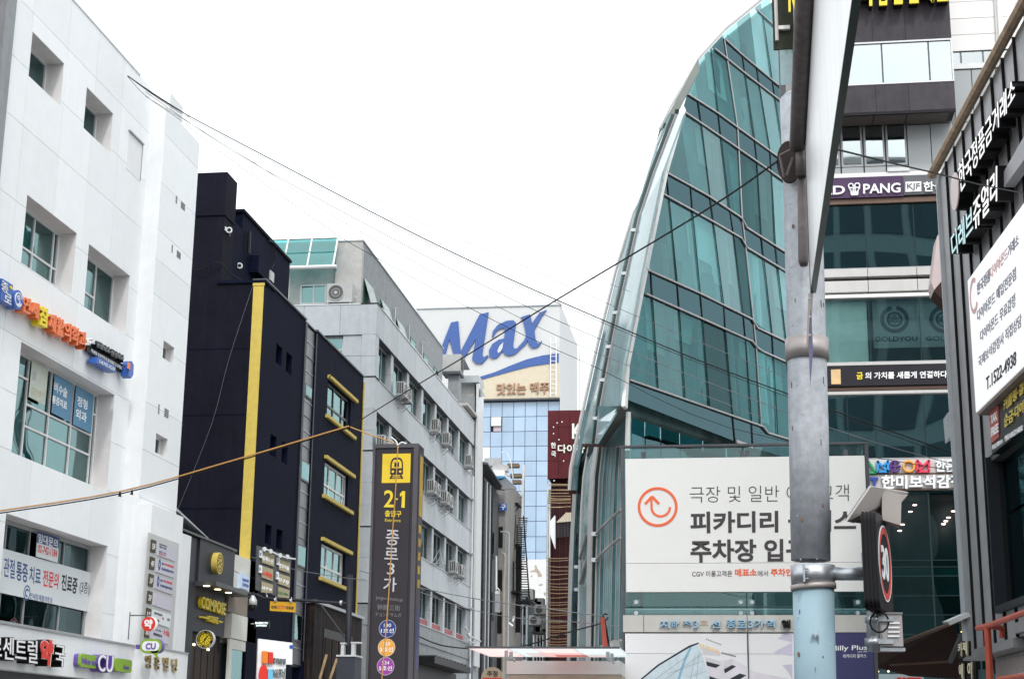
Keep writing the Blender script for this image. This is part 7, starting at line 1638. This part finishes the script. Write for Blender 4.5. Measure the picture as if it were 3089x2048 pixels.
t = thing('navy_poster', 'navy poster with white script words at the right end of the station entrance', 'poster', tuple(F27.pt(1.8, 2.8, .02)))
xa = F27.hit(B7(1440,1400))[0]+.01; NV = mat('navy poster ground', (.035,.035,.13), .5, var=.08)
box('sheet', NV, t, F27, xa, xe-.04, 3.0-.3, pz+.02, -.035, .02); box('sheet', PWHITE, t, F27, xa, xe-.12, 2.45, 2.69, -.035, .021); box('sheet', NV, t, F27, xa, xe-.04, 1.9, 2.44, -.035, .02)
text(F27, 'Piccadilly Plus', [B7(1290,1352),B7(1652,1345),B7(1650,1385),B7(1290,1395)], .0205, .026, LWHITE, t, bold=.01)
text(F27, 'since 1958', [B7(1587,1383),B7(1650,1381),B7(1650,1391),B7(1587,1393)], .0205, .026, LWHITE, t)
text(F27, '피카디리 플러스', [B7(1492,1405),B7(1645,1402),B7(1645,1427),B7(1492,1430)], .0205, .026, LWHITE, t, bold=.01)
# entrance canopy
t = thing('glass_canopy', 'low glass canopy with faded pink film over a white beam beside the station entrance', 'canopy', (-2.8, 26, 2.8))
def frosted(name, col):
    m, n, l, out = _nt(name); a = n.new('ShaderNodeBsdfTranslucent'); b = n.new('ShaderNodeBsdfTransparent'); c = n.new('ShaderNodeMixShader')
    a.inputs[0].default_value = (*col, 1); b.inputs[0].default_value = (*col, 1)
    tx = n.new('ShaderNodeTexNoise'); tx.inputs['Scale'].default_value = 3; mr = n.new('ShaderNodeMapRange'); mr.inputs[3].default_value = .1; mr.inputs[4].default_value = .5
    geo = n.new('ShaderNodeNewGeometry'); l.new(geo.outputs['Position'], tx.inputs['Vector']); l.new(tx.outputs[0], mr.inputs[0]); l.new(mr.outputs[0], c.inputs[0])
    l.new(a.outputs[0], c.inputs[1]); l.new(b.outputs[0], c.inputs[2]); l.new(c.outputs[0], out.inputs[0]); return m
CG = frosted('pink filmed canopy glass', (.93,.80,.79)); CG2 = frosted('frosted canopy glass', (.80,.84,.85))
zc = 3.06
xa_, xb_ = -4.02, -1.75
for a, b, m_ in ((xa_, -3.45, CG), (-3.44, -3.05, CG2), (-3.04, -2.45, CG), (-2.44, xb_, CG2)): MB().wbox(a, b, 23.75, 25.97, zc, zc+.02).build('pane', m_, t)
for a, b, c, e in ((-3.3,-2.4,24.9,25.9), (-2.9,-2.1,25.3,25.95)): MB().wbox(a, b, c, e, zc-.004, zc-.001).build('torn_film', CG, t)
MB().wbox(xa_-.02, xb_, 23.70, 23.745, zc-.004, zc+.026).build('front_edge', STEELD, t)
MB().wbox(-3.75, -1.90, 26.0, 27.5, 2.79, 3.0).build('beam', PBW, t)
MB().wbox(-3.74, -1.90, 26.02, 29.0, 2.70, 2.785).build('beam_soffit', mat('rusty beige soffit', (.48,.42,.34), .7, var=.2), t)
for x, y in ((405,1330), (1275,1345), (1240,1330), (365,1320), (525,1400), (1330,1405)):
    q = at_z(*B1(x,y), zc); MB().tube([q, q+Vector((0,0,-.10))], .03, 7).tube([q+Vector((0,.1,-.10)), q+Vector((0,.4,-.12))], .02, 6).build('spider_clamp', STEEL, t)
t = thing('red_rod', 'leaning rusty red rod with a wire loop standing behind the canopy', 'rod', tuple(at_y(*B1(1225,1320), 27.5)))
MB().tube([at_y(*B1(1195,1035),27.5), at_y(*B1(1222,1320),27.5)], [.045,.05], 7).build('rod', mat('rusty red paint', (.36,.07,.05), .7, var=.2), t)
lp_ = [at_y(*B1(1210+22*math.cos(a)+10, 1035+28*math.sin(a)-5),27.5) for a in [k*.7 for k in range(9)]]
MB().tube(lp_, .012, 5).tube([at_y(*B1(1215,1060),27.5), at_y(*B1(1240,1200),27.5), at_y(*B1(1258,1320),27.5)], .014, 5).build('wire_loop', WIRE, t)
t = thing('white_gable_end', 'small white sloping roof end between the canopy and the green drum glass', 'roof', tuple(at_y(*B1(1250,1280), 30)))
F30 = Fac((0,30,0),(1,0,0)); MB().prism(F30, [F30.hit(p) for p in (B1(1125,1320),B1(1130,1300),B1(1290,1228),B1(1345,1232),B1(1345,1320))], -.5, 0).build('gable', STONE, t)
MB().prism(F30, [F30.hit(p) for p in (B1(1150,1320),B1(1285,1262),B1(1300,1320))], .001, .02).build('gable_panel', PWHITE, t)  # paler triangular panel on the gable front
t = thing('round_topped_sign', 'small round topped tan sign with red bars at the alley mouth', 'sign', tuple(at_y(*B1(240,1560), 60)))
F60 = Fac((0,60,0),(1,0,0)); c_ = F60.hit(B1(242,1560)); MB().prism(F60, [(c_[0]+.42*math.cos(R(a)), c_[1]+.42*math.sin(R(a))) for a in range(0,181,15)]+[(c_[0]-.42,c_[1]-1),(c_[0]+.42,c_[1]-1)], -.1, 0).build('board', mat('tan board', (.45,.36,.26), .7), t)
MB().box(F60, c_[0]-.36, c_[0]+.36, c_[1]-.2, c_[1]+.02, .001, .02).build('red_bar', RED, t); text(F60, '주점', None, .001, .02, PDARK, t, st=rq(c_[0]-.2, c_[0]+.2, c_[1]+.08, c_[1]+.28))

# ---------------------------------------------------------------- station pylon
Yp = 22.9; Fy = Fac((0, Yp, 0), (1, 0, 0))
py = thing('station_pylon', 'dark grey station pylon with a yellow train symbol and white and coloured line discs', 'sign', (-4.2, 23, 0))
PYL = mat('charcoal pylon panel', (.040,.036,.042), .5, var=.08, bump=.1, bscale=80); PYE = mat('pylon edge', (.10,.095,.105), .45, metal=.3, var=.1)
r_ = Fy.rect([A7(180,88),A7(460,92),A7(398,1568),A7(98,1568)])
tl, tr, bl, br_ = (Fy.hit(A7(*p)) for p in ((180,88),(462,92),(88,1568),(390,1568)))
px0, px1 = (tl[0]+bl[0])/2, (tr[0]+br_[0])/2; pzt = tl[1]
MB().box(Fy, px0, px1, 0, pzt, -.42, -.02).build('body', PYL, py)
q = at_y(*A7(498,165), Yp+.42)
MB().box(Fy, px0, px0+.035, 0, pzt, -.0195, .0).box(Fy, px1-.07, px1, 0, pzt, -.0195, .0).box(Fy, px0+.036, px1-.071, pzt-.045, pzt, -.0195, .0).build('frame', PYE, py)
MB().box(Fy, px0+.07, px1-.11, 0, pzt-.075, -.0195, -.006).build('front_panel', PYL, py)
MB().box(Fy, px0, px1, pzt, pzt+.015, -.42, .0).build('cap', PYE, py)
FyR = Fac((px1, Yp, 0), (0, 1, 0))
MB().box(FyR, .06, .36, 0, pzt-.1, .001, .012).build('side_panel', PYE, py)
YSQ = mat('signal yellow print', (.80,.56,.02), .5, var=.03)
sq = Fy.rect([A7(218,140),A7(400,145),A7(388,328),A7(213,325)])
ysq = MB().box(Fy, *sq, -.0055, .0).build('yellow_square', YSQ, py)
def ur(x, y): return (sq[0]+(sq[1]-sq[0])*x, sq[2]+(sq[3]-sq[2])*y)
def ub(mb, a, b, c, e, m_=None, d=.003): p, q = ur(a, c), ur(b, e); mb.box(Fy, p[0], q[0], p[1], q[1], .0002, d)
W_ = sq[1]-sq[0]; mb = MB()
body = [ur(.29,.30),ur(.29,.62),ur(.31,.74),ur(.36,.83),ur(.45,.87),ur(.58,.87),ur(.67,.83),ur(.72,.74),ur(.74,.62),ur(.74,.30),ur(.69,.27),ur(.34,.27)]
MB().prism(Fy, body, .0002, .003).build('train_mark', PYL, ysq)
MB().prism(Fy, [ur(.34,.50),ur(.34,.62),ur(.36,.72),ur(.41,.79),ur(.62,.79),ur(.67,.72),ur(.69,.62),ur(.69,.50)], .0031, .004).build('train_window', YSQ, ysq)
mb = MB(); 
for x in (.385, .645): c_ = ur(x,.385); mb.disk(Fy, c_[0], c_[1], W_*.045, W_*.045, .0031, .004, n=14)
mb.build('headlight', YSQ, ysq)
text(Fy, 'M', None, .0041, .005, PYL, ysq, st=rq(*[ur(.43,.55)[0], ur(.60,.55)[0], ur(.43,.53)[1], ur(.43,.71)[1]]), bold=.03)
mb = MB()
for (a, b) in (((.37,.26),(.29,.14)), ((.66,.26),(.74,.14))):
    p, q = ur(*a), ur(*b); v = Vector((q[0]-p[0], q[1]-p[1])); n_ = Vector((-v.y,v.x)).normalized()*W_*.028; mb.prism(Fy, [(p[0]+n_.x,p[1]+n_.y),(p[0]-n_.x,p[1]-n_.y),(q[0]-n_.x,q[1]-n_.y),(q[0]+n_.x,q[1]+n_.y)], .0002, .003)
ub(mb, .36, .67, .20, .225); ub(mb, .32, .71, .145, .17)
mb.build('track_mark', PYL, ysq)
PYY = mat('yellow print', (.78,.58,.03), .5); PYW = mat('off white print', (.52,.53,.56), .5); PYG = mat('grey print on pylon', (.22,.22,.23), .5)
e0 = -.0058
for s_, q_, m_, b_ in (('2', [A7(228,372),A7(292,374),A7(288,482),A7(226,480)], PYY, .012), ('-', [A7(301,425),A7(315,425),A7(314,433),A7(300,433)], PYY, 0),
                       ('출입구', [A7(233,500),A7(338,503),A7(336,542),A7(232,540)], PYY, .02), ('Entrance', [A7(234,552),A7(332,555),A7(331,574),A7(233,571)], PYY, 0),
                       ('종', [A7(240,622),A7(324,626),A7(320,722),A7(238,720)], PYW, .01), ('로', [A7(232,735),A7(318,738),A7(315,812),A7(229,808)], PYW, .01), ('3', [A7(248,832),A7(295,834),A7(292,906),A7(245,904)], PYW, .0), ('가', [A7(225,922),A7(308,925),A7(304,1015),A7(221,1012)], PYW, .01),
                       ('Jongno 3(sam)-ga', [A7(176,1040),A7(345,1055),A7(344,1080),A7(175,1066)], PYG, 0), ('钟路三街', [A7(185,1092),A7(330,1100),A7(328,1135),A7(183,1128)], PYG, 0), ('チョンノサムガ', [A7(172,1142),A7(336,1150),A7(335,1175),A7(171,1168)], PYG, 0)):
    text(Fy, s_, q_, e0, e0+.006, m_, py, bold=b_)
MB().prism(Fy, [Fy.hit(A7(*p)) for p in ((327,396),(344,378),(361,379),(357,484),(337,483),(341,404),(329,413))], e0, e0+.006).build('lettering', PYY, py)
for (cx, cy, r0, m_, l1, l2) in ((249,1247,54,mat('line one blue', (.012,.03,.20), .5),'130','1호선'), (243,1366,55,mat('line three orange', (.80,.36,.04), .5, var=.05),'329','3호선'), (237,1484,55,mat('line five purple', (.30,.04,.32), .5, var=.05),'534','5호선')):
    c_ = Fy.hit(A7(cx,cy), 0); k_ = abs(Fy.hit(A7(cx+r0,cy), 0)[0]-c_[0]); c_ = (c_[0], c_[1])
    o_ = MB().disk(Fy, c_[0], c_[1], k_, k_, e0, e0+.006, n=32).build('line_disc', m_, py); MB().ring(Fy, c_[0], c_[1], k_*.95, k_*1.0, e0+.0062, e0+.007).build('rim', PYW, o_)
    text(Fy, l1, None, e0+.0065, e0+.008, LWHITE, o_, st=rq(c_[0]-k_*.42, c_[0]+k_*.42, c_[1]+k_*.18, c_[1]+k_*.58)); text(Fy, l2, None, e0+.0065, e0+.008, LWHITE, o_, st=rq(c_[0]-k_*.75, c_[0]+k_*.75, c_[1]-k_*.48, c_[1]+k_*.04), bold=.01)
MB().box(FyR, .10, .32, pzt-1.05, pzt-.15, .0125, .015).build('side_square', mat('side amber print', (.60,.38,.03), .5, var=.3), py)
MB().box(FyR, .10, .32, .5, 1.75, .0125, .015).build('side_print', mat('side lilac print', (.45,.36,.42), .5, var=.2), py); MB().disk(FyR, .21, 2.15, .10, .42, .0125, .016).build('side_print', mat('side orange print', (.62,.34,.10), .5), py)
MB().box(FyR, .12, .30, 2.7, 3.6, .0125, .015).build('side_print', mat('side blue print', (.06,.07,.2), .5), py)
for k in range(5): MB().box(FyR, .12, .28, pzt-1.3-.2*k, pzt-1.18-.2*k, .0125, .015).build('side_print', mat('side amber print', (0,0,0)), py)

# ---------------------------------------------------------------- foreground street pole with its arm, big sign and speed sign
t = thing('sign_pole', 'thick galvanised steel pole rising through the right half, its foot painted pale blue', 'pole', (.55, 11, 0))
GALV = mat('galvanised pole', (.47,.495,.535), .55, metal=.12, var=.22, scale=14, streak=.25, dirt=(.16,.165,.17), bump=.08, bscale=50)
GALD = mat('dark weathered tube', (.15,.13,.13), .6, metal=.3, var=.3, scale=16)
PB = mat('pale blue pole paint', (.27,.39,.455), .55, var=.08, scale=3, streak=.15, dirt=(.2,.3,.34), bump=.1, bscale=60)
def pc(xl, xr, y, Y=11.0):
    a, b = at_y(xl, y, Y), at_y(xr, y, Y); return Vector(((a.x+b.x)/2, Y, (a.z+b.z)/2)), (b.x-a.x)/2
rings = [(2352,2468,300),(2362,2478,560),(2371,2489,900),(2379,2500,1300),(2386,2506,1690)]
cs_ = [pc(*r) for r in rings]; MB().tube([c for c, r in cs_], [r for c, r in cs_], 32).build('mast', GALV, t, True)
c0, r0 = cs_[0]; MB().tube([c0+Vector((0,0,0)), c0+Vector((0,0,.03))], [r0, r0*.8], 24).build('mast_cap', GALV, t, True)
cb = [pc(2391,2517,1776), pc(2396,2523,2048)]; dn = (cb[1][0]-cb[0][0]); 
MB().tube([cb[0][0]+Vector((0,0,.03)), cb[1][0], Vector((cb[1][0].x+.02, 11, 0))], [cb[0][1], cb[1][1], cb[1][1]+.02], 32).build('painted_foot', PB, t, True)
c, r = pc(2386,2517,1705); c2, r2 = pc(2388,2518,1762)
MB().tube([c+Vector((0,0,.0)), c2], [r+.004, r2+.004], 32).build('clamp_sleeve', STEEL, t, True)
c, r = pc(2386,2520,1762); c2, r2 = pc(2388,2521,1778); MB().tube([c, c2], [r+.006, r2+.006], 32).build('collar', mat('tan collar', (.40,.36,.34), .5, metal=.3), t, True)
for y in (1712, 1748): q = at_y(*B7(1240,850 if y == 1712 else 915), 10.84); MB().tube([q, q+Vector((.03,-.01,0))], .006, 6).build('bolt', STEEL, t)
q1, q2 = at_y(*B7(1238,830), 10.86), at_y(*B7(1238,940), 10.86); MB().wbox(q1.x-.008, q1.x+.004, 10.80, 10.88, q2.z, q1.z).build('clamp_flange', STEEL, t)
c, r = pc(2370,2497,1024); c2, r2 = pc(2372,2499,1088); MB().tube([c, c2], [r+.006, r2+.006], 32).build('clamp_sleeve', mat('pale clamp', (.42,.38,.37), .45, metal=.4, var=.1), t, True)
text(Fac((0,10.84,0),(1,0,0)), '종로', [B7(1287,1276),B7(1338,1276),B7(1338,1300),B7(1287,1300)], -.01, .003, mat('slate print', (.10,.13,.16), .6), t, name='pole_print')
# mast arm reaching towards the road with its flange
t = thing('mast_arm', 'dark weathered tube arm bolted to the pole and reaching out overhead', 'pole', tuple(at_y(2380, 480, 10.8)))
z_ = at_y(2392, 480, 10.8).z
far, near = at_z(2406, 440, z_+.02), at_z(2433, -60, z_+.25)
far = at_y(2408, 440, 10.7); near = at_z(2436, -120, far.z+.35)
MB().tube([far, far+(near-far)*.5, near], [.062,.064,.066], 24).build('tube', GALD, t, True)
ax = (near-far).normalized()
fc = at_y(2380, 490, 10.83); FL = Fac(fc, (1, -.25, 0))
MB().disk(FL, 0, 0, .085, .155, -.02, .02, n=24).build('flange', mat('rusty dark flange', (.045,.035,.032), .7, var=.4), t)
for (a, b) in (((2352,470),(2395,448)), ((2372,530),(2392,475)), ((2352,470),(2365,535))):
    P, Q = at_y(*a,10.72), at_y(*b,10.72); MB().tube([P, Q], .010, 5).build('gusset', GALD, t)
t = thing('sign_stay_tube', 'shorter round ended tube hanging on the pole beside the overhead arm', 'pole', tuple(at_y(2425, 700, 10.6)))
c, r = pc(2398,2432,438,10.7); c1_, r1_ = pc(2400,2432,533,10.7); MB().tube([c, c1_], [r*.95, r*.95], 20).build('outer_tube', GALD, t, True)
c, r = pc(2405,2436,534,10.75); c1_, r1_ = pc(2408,2440,790,10.75); MB().tube([c, c1_, c1_+Vector((0,0,-.03))], [r, r, r*.7], 20).build('inner_tube', GALD, t, True)
# big road sign seen edge on from below
t = thing('road_sign_panel', 'large road sign seen nearly edge on, its pale face streaked with reflections and a dark green rim', 'sign', tuple(at_y(2450, 860, 10.5)))
zb_ = at_y(2446, 878, 10.6).z
f0 = at_y(2446, 878, 10.6); n0 = at_z(2577, -40, zb_); n1 = n0+(n0-f0)*.25
uu = (n1-f0); Lh = uu.length; FZ = Fac(f0, uu)     # right = towards the camera; normal faces left
hh_ = 2.4
MB().box(FZ, 0, Lh, 0, hh_, -.008, .0).build('face', mat('painted reflection sign face', (.86,.87,.87), .25, var=.04, scale=5, streak=.5, dirt=(.45,.45,.40)), t)  # bright base colour and streaks imitate reflections
MB().box(FZ, 0, Lh, -.012, 0, -.035, .004).build('rim', mat('dark green rim', (.015,.07,.05), .3, var=.2), t)
MB().box(FZ, -.012, .0, -.012, hh_, -.035, .004).build('rim', mat('dark green rim', (0,0,0)), t)
MB().box(FZ, 0, Lh, .0, hh_, -.0345, -.0085).build('back_sheet', mat('black green back', (.01,.025,.02), .6), t)
t = thing('sign_hanger', 'thin steel hanger strip under the corner of the road sign, ending in a bright blade', 'bracket', tuple(at_y(2445, 1000, 10.6)))
MB().tube([at_y(2446,885,10.6), at_y(2438,1050,10.65)], [.018,.016], 6).build('strip', mat('tan collar', (0,0,0)), t)
for y in (900, 955, 1010): q = at_y(2443,y,10.55); MB().disk(Fac(q,(1,0,0)),0,0,.007,.007,-.02,.0,n=8).build('bolt', STEEL, t)
MB().add([at_y(2447,930,10.6), at_y(2453,1060,10.6), at_y(2444,1168,10.6), at_y(2440,1060,10.6), at_y(2447,930,10.62), at_y(2453,1060,10.62), at_y(2444,1168,10.62), at_y(2440,1060,10.62)], [(0,3,2,1),(4,5,6,7),(0,1,5,4),(1,2,6,5),(2,3,7,6),(3,0,4,7)]).build('blade', mat('slate blue blade', (.16,.16,.26), .3, metal=.6), t)
# speed limit sign
t = thing('speed_limit_sign', 'black electronic 30 sign with red ring, turned sideways beside the pole', 'sign', tuple(at_y(2640, 1780, 11)))
a_ = R(76)
cS = at_y(*B8(492,785), 10.95)
FSp = Fac(cS, (math.cos(a_)*1.0, math.sin(a_)*1.0, 0))   # right edge is farther away
hw = .285
def rr2(w_, h_, r_): return pill_pts(-w_, w_, -h_, h_, r=r_)
SB2 = mat('sign housing black', (.014,.014,.016), .4, var=.1)
MB().prism(FSp, rr2(hw, .315, .06), -.10, .0).build('housing', SB2, t)
for k in range(4): MB().prism(FSp, rr2(hw+.008, .322, .06), -.098+.025*k, -.088+.025*k).build('cooling_rib', SB2, t)
MB().ring(FSp, 0, 0, .20, .245, .0005, .004, n=40).build('red_ring', mat('red led ring', (.55,.055,.04), .5, var=.1), t); MB().ring(FSp, 0, 0, .2455, .254, .0005, .005, n=40).build('white_ring', PWHITE, t)
text(FSp, '30', None, .0005, .005, PWHITE, t, st=rq(-.135, .14, -.115, .115), bold=.02, name='digits')
pz0 = at_y(*B8(412,1060), 10.95); pz1 = at_y(*B8(418,1378), 10.95); pT = at_y(*B8(404,700), 10.95)
t2 = thing('sign_bracket_pipe', 'short galvanised pipe with two bright bands under the 30 sign', 'pole', tuple(pz1))
MB().tube([Vector((pz0.x-.02, 10.98, pz0.z+.35)), Vector((pz0.x, 10.98, pz0.z)), Vector((pz1.x, 10.98, pz1.z))], .044, 16).build('pipe', STEEL, t2, True)
for y in (1160, 1312): q = at_y(*B8(414,y), 10.95); MB().tube([Vector((q.x,10.98,q.z+.022)), Vector((q.x,10.98,q.z-.022))], .054, 16).build('band', STEEL, t2, True); MB().wbox(q.x+.03, q.x+.13, 10.93, 10.97, q.z-.015, q.z+.015).build('strap', STEEL, t2)
a, b = at_y(*B8(140,852), 10.98), at_y(*B8(388,852), 10.98); MB().tube([a, b], .046, 16).build('arm', STEEL, t2, True)
lp_ = [at_y(*B8(455+64*math.cos(k*.6), 1180+70*math.sin(k*.6)), 10.85) for k in range(11)]; MB().tube(lp_, .007, 5).tube([at_y(*B8(365,1100),10.9), at_y(*B8(400,1085),10.9), at_y(*B8(440,1110),10.85), at_y(*B8(440,1150),10.85)], .007, 5).build('cable_loop', WIRE, t2)
t = thing('control_box', 'grey louvred control box strapped beside the pipe under the 30 sign', 'box', tuple(at_y(*B8(540,1350), 11)))
F11 = Fac((0, 10.95, 0), (1, 0, 0)); r_ = F11.rect([B8(470,1122),B8(612,1125),B8(614,1345),B8(470,1342)])
BOXG = mat('light grey box', (.36,.34,.345), .5, var=.06); box('case', BOXG, t, F11, r_[0], r_[1], r_[2], r_[3], -.16, 0); box('lid', BOXG, t, F11, r_[0]-.005, r_[1]+.005, r_[3]+.0005, r_[3]+.008, -.17, .01)
for y in (1188, 1218, 1248, 1277): s_, t_3 = F11.hit(B8(513,y)); box('louvre', LWHITE, t, F11, s_, s_+.075, t_3-.004, t_3+.006, .0005, .012)
s_, t_3 = F11.hit(B8(445,1120)); box('mount_rail', STEEL, t, F11, s_, s_+.02, r_[2], r_[3], -.06, -.02); box('foot', STEEL, t, F11, r_[0]-.05, r_[0]+.15, r_[2]-.03, r_[2]-.008, -.12, -.02)
t = thing('solar_panel', 'tilted solar panel with a pale box beneath on top of the 30 sign', 'solar panel', tuple(at_y(*B8(480,500), 11)))
A = [at_y(*B8(235,500),10.75), at_y(*B8(385,520),11.1), at_y(*B8(655,305),11.2), at_y(*B8(400,262),10.8)]
n_ = (A[1]-A[0]).cross(A[3]-A[0]).normalized()
if n_.z < 0: n_ = -n_
SOLB = mat('panel underside', (.42,.39,.37), .6, var=.15)
MB().hexa([A[0],A[1],A[2],A[3]]+[p+n_*.012 for p in A] if False else [A[0],A[3],A[2],A[1]]+[p+n_*.014 for p in (A[0],A[3],A[2],A[1])]).build('frame', SOLB, t)
MB().hexa([p+n_*.0145 for p in (A[0],A[3],A[2],A[1])]+[p+n_*.018 for p in (A[0],A[3],A[2],A[1])]).build('cell_sheet', mat('solar cells', (.02,.03,.08), .2), t)
r_ = F11.rect([B8(472,285),B8(603,350),B8(598,520),B8(478,520)])
MB().prism(F11, [F11.hit(p) for p in (B8(472,288),B8(606,318),B8(600,525),B8(474,488))], -.14, 0).build('battery_box', mat('battery box', (.40,.37,.35), .6, var=.12), t)
MB().prism(F11, [F11.hit(p) for p in (B8(606,318),B8(652,312),B8(602,370))], -.12, -.02).build('side_flap', SOLB, t)

# paint flecks, scratches and sticker residue on the pole
pol = bpy.data.objects['sign_pole']
rf = random.Random(4); mbf = MB(); mbs = MB(); mbr = MB()
for k in range(46):
    y = rf.uniform(560, 2040); cc, rr = pc(lerp([(x0_,y0_) for x0_,x1_,y0_ in rings]+[(2396,2048)], y, 1), lerp([(x1_,y0_) for x0_,x1_,y0_ in rings]+[(2523,2048)], y, 1), y)
    th = rf.uniform(-2.6, -.5); q = cc + Vector((math.cos(th), math.sin(th), 0))*(rr+.0045); L = Fac(q, (-math.sin(th), math.cos(th), 0)); sz = rf.uniform(.002,.005)
    if k < 28: mbf.disk(L, 0, 0, sz, sz*rf.uniform(1,2.2), -.006, .001, n=7)
    elif k < 38: mbs.box(L, -.001, .001, -sz*6, sz*6, -.006, .0008)
    else: mbr.disk(L, 0, 0, sz*2, sz*3.5, -.006, .0009, n=8)
for mb_, nm_, m_ in ((mbf, 'paint_flecks', mat('pale paint fleck', (.6,.62,.62), .7)), (mbs, 'scratches', mat('dark scratch', (.12,.12,.12), .7)), (mbr, 'rust_spots', mat('rust spot', (.20,.12,.08), .8, var=.3))):
    o = mb_.build(nm_, m_, pol); o['kind'] = 'stuff'
# ---------------------------------------------------------------- overhead cables
def wire(label, pts, r, m_=WIRE, name='cable', cat='cable', smooth=True):
    P = [at_y(*p) for p in pts]
    if smooth and len(P) > 2:
        Q = []
        for i in range(len(P)-1):
            p0, p1, p2, p3 = P[max(i-1,0)], P[i], P[i+1], P[min(i+2,len(P)-1)]
            for k in range(4):
                t_ = k/4; Q.append(.5*((2*p1)+(-p0+p2)*t_+(2*p0-5*p1+4*p2-p3)*t_*t_+(-p0+3*p1-3*p2+p3)*t_**3))
        Q.append(P[-1]); P = Q
    return tag(MB().tube(P, r, 5).build(name, m_), label, cat)
def span(pts, Y0, Y1, x0=None, x1=None):
    xa, xb = pts[0][0], pts[-1][0]
    # straight in plan: distance follows the bearing between both ends
    a, b = at_y(*pts[0], Y0), at_y(*pts[-1], Y1); out = []
    for x, y in pts:
        r = ray(x, y); d = b-a
        den = r.x*d.y-r.y*d.x
        k = (a.x*d.y-a.y*d.x)/den if abs(den) > 1e-9 else a.y/r.y
        out.append((x, y, r.y*k))
    return out
wire('heavy black cable from the pole clamp down to the pylon, then to the left edge', span([(2345,487),(2120,640),(1685,901),(1398,1078),(1267,1156),(1051,1289)], 10.8, 22.6), .0075)
wire('black carrier cable under the orange one across the white building', [(1051,1290,22.6),(700,1395,23.0),(366,1488,23.5),(0,1547,24),(-120,1562,24.2)], .011)
wire('orange cable along the carrier cable from the left edge', [(1051,1285,22.55),(700,1389,22.95),(366,1481,23.45),(0,1540,23.95),(-120,1555,24.1)], .013, WIREO)
wire('orange cable dropping from the carrier and hanging in front of the station pylon', [(1051,1286,22.55),(1120,1312,22.6),(1199,1340,22.7),(1200,1352,22.6),(1192,1500,22.6),(1183,1620,22.6),(1172,1800,22.6),(1152,2048,22.6),(1145,2100,22.6)], .009, WIREO)
t = wire('white cable tie on top of the station pylon', [(1180,1318,22.6),(1196,1332,22.6),(1200,1342,22.6),(1212,1334,22.6),(1225,1338,22.6)], .010, LWHITE, 'cable_tie', 'cable')
for P in ((362,1484,23.4), (398,1478,23.4)):
    tag(MB().tube([at_y(*P), at_y(P[0]+1,P[1]+14,P[2]), at_y(P[0]-4,P[1]+10,P[2])], .018, 5).build('cable_knot', WIRE), 'small dark knot on the carrier cable, %s one' % ('left' if P[0] == 362 else 'right'), 'cable clip')
wire('thickest overhead cable from the white building roof to the ribbed building', span([(385,230),(470,290),(560,345),(816,480),(1199,680),(1500,825),(1850,979),(2141,1100),(2503,1234),(2876,1367)], 33.9, 27.5), .012)
wire('paired cable just under the thickest one', span([(385,230),(470,293),(560,350),(816,486),(1199,687),(1500,832),(1850,987),(2141,1108),(2503,1243),(2876,1380)], 33.9, 27.6), .006)
wire('lowest overhead cable crossing the blue lettering', span([(385,232),(440,290),(547,365),(694,480),(976,680),(1100,758),(1500,972),(1798,1108),(2200,1290),(2876,1420)], 33.9, 27.5), .006)
wire('grey overhead cable through the middle of the fan', span([(440,278),(700,455),(1110,680),(1500,882),(1900,1060),(2503,1290),(2876,1400)], 33.0, 27.5), .0075, WIREG)
wire('pale thin overhead cable above the billboard corner', span([(552,325),(900,482),(1287,680),(1500,768),(1900,945),(2400,1150)], 34.0, 30), .006, WIREG)
wire('highest pale thin overhead cable in the sky', span([(552,318),(1000,515),(1380,680),(1600,765),(1900,880)], 34.0, 44), .006, WIREG)
wire('faint cable low in the fan near the black building roof', span([(440,292),(780,500),(1053,680),(1500,924),(1790,1060),(2300,1260)], 33.5, 30), .0065, WIREG)
wire('single black cable from the big road sign to the ribbed building', span([(2515,449),(2680,490),(2834,526),(2960,558),(3089,583),(3150,592)], 10.6, 22), .008)
wire('black service cable along the white roof corner', [(385,230,34.0),(470,288,35.0),(560,345,35.8),(570,352,36)], .014)
wire('thin cable crossing low in front of the grey building', span([(1085,1720),(1250,1768),(1440,1806),(1620,1832),(1840,1860)], 40, 40), .012, WIREG)
wire('second thin cable lower in front of the grey building', span([(1255,1780),(1400,1832),(1550,1862),(1700,1872),(1870,1890)], 40, 40), .010, WIREG)
wire('drooping black cable rising to the red rod', [(1250,1912,27.5),(1330,1945,27.5),(1440,1957,27.5),(1520,1958,27.5),(1600,1942,27.5),(1720,1905,27.5),(1810,1880,27.5),(1825,1872,27.5)], .012)
wire('thin pale stay crossing the black building front', [(763,862,46.2),(690,1085,46.2),(638,1280,46.2),(533,1545,46.2)], .006, WIREG)
wire('black lead slung across the black stair tower', [(575,815,46.3),(610,812,46.2),(640,797,46.2),(663,793,46.25),(700,830,46.6),(735,850,47)], .022)
wire('black cable hanging over the yellow lintel', [(1000,1040,45.9),(1012,1090,46.1),(1004,1125,46.2),(992,1140,46.2)], .015)
wire('thin cable from the cream shop to the pole arm', [(760,1680,43.8),(880,1715,43.8),(960,1730,43.8),(1040,1742,43.8),(1100,1748,43.8)], .009, WIREG)
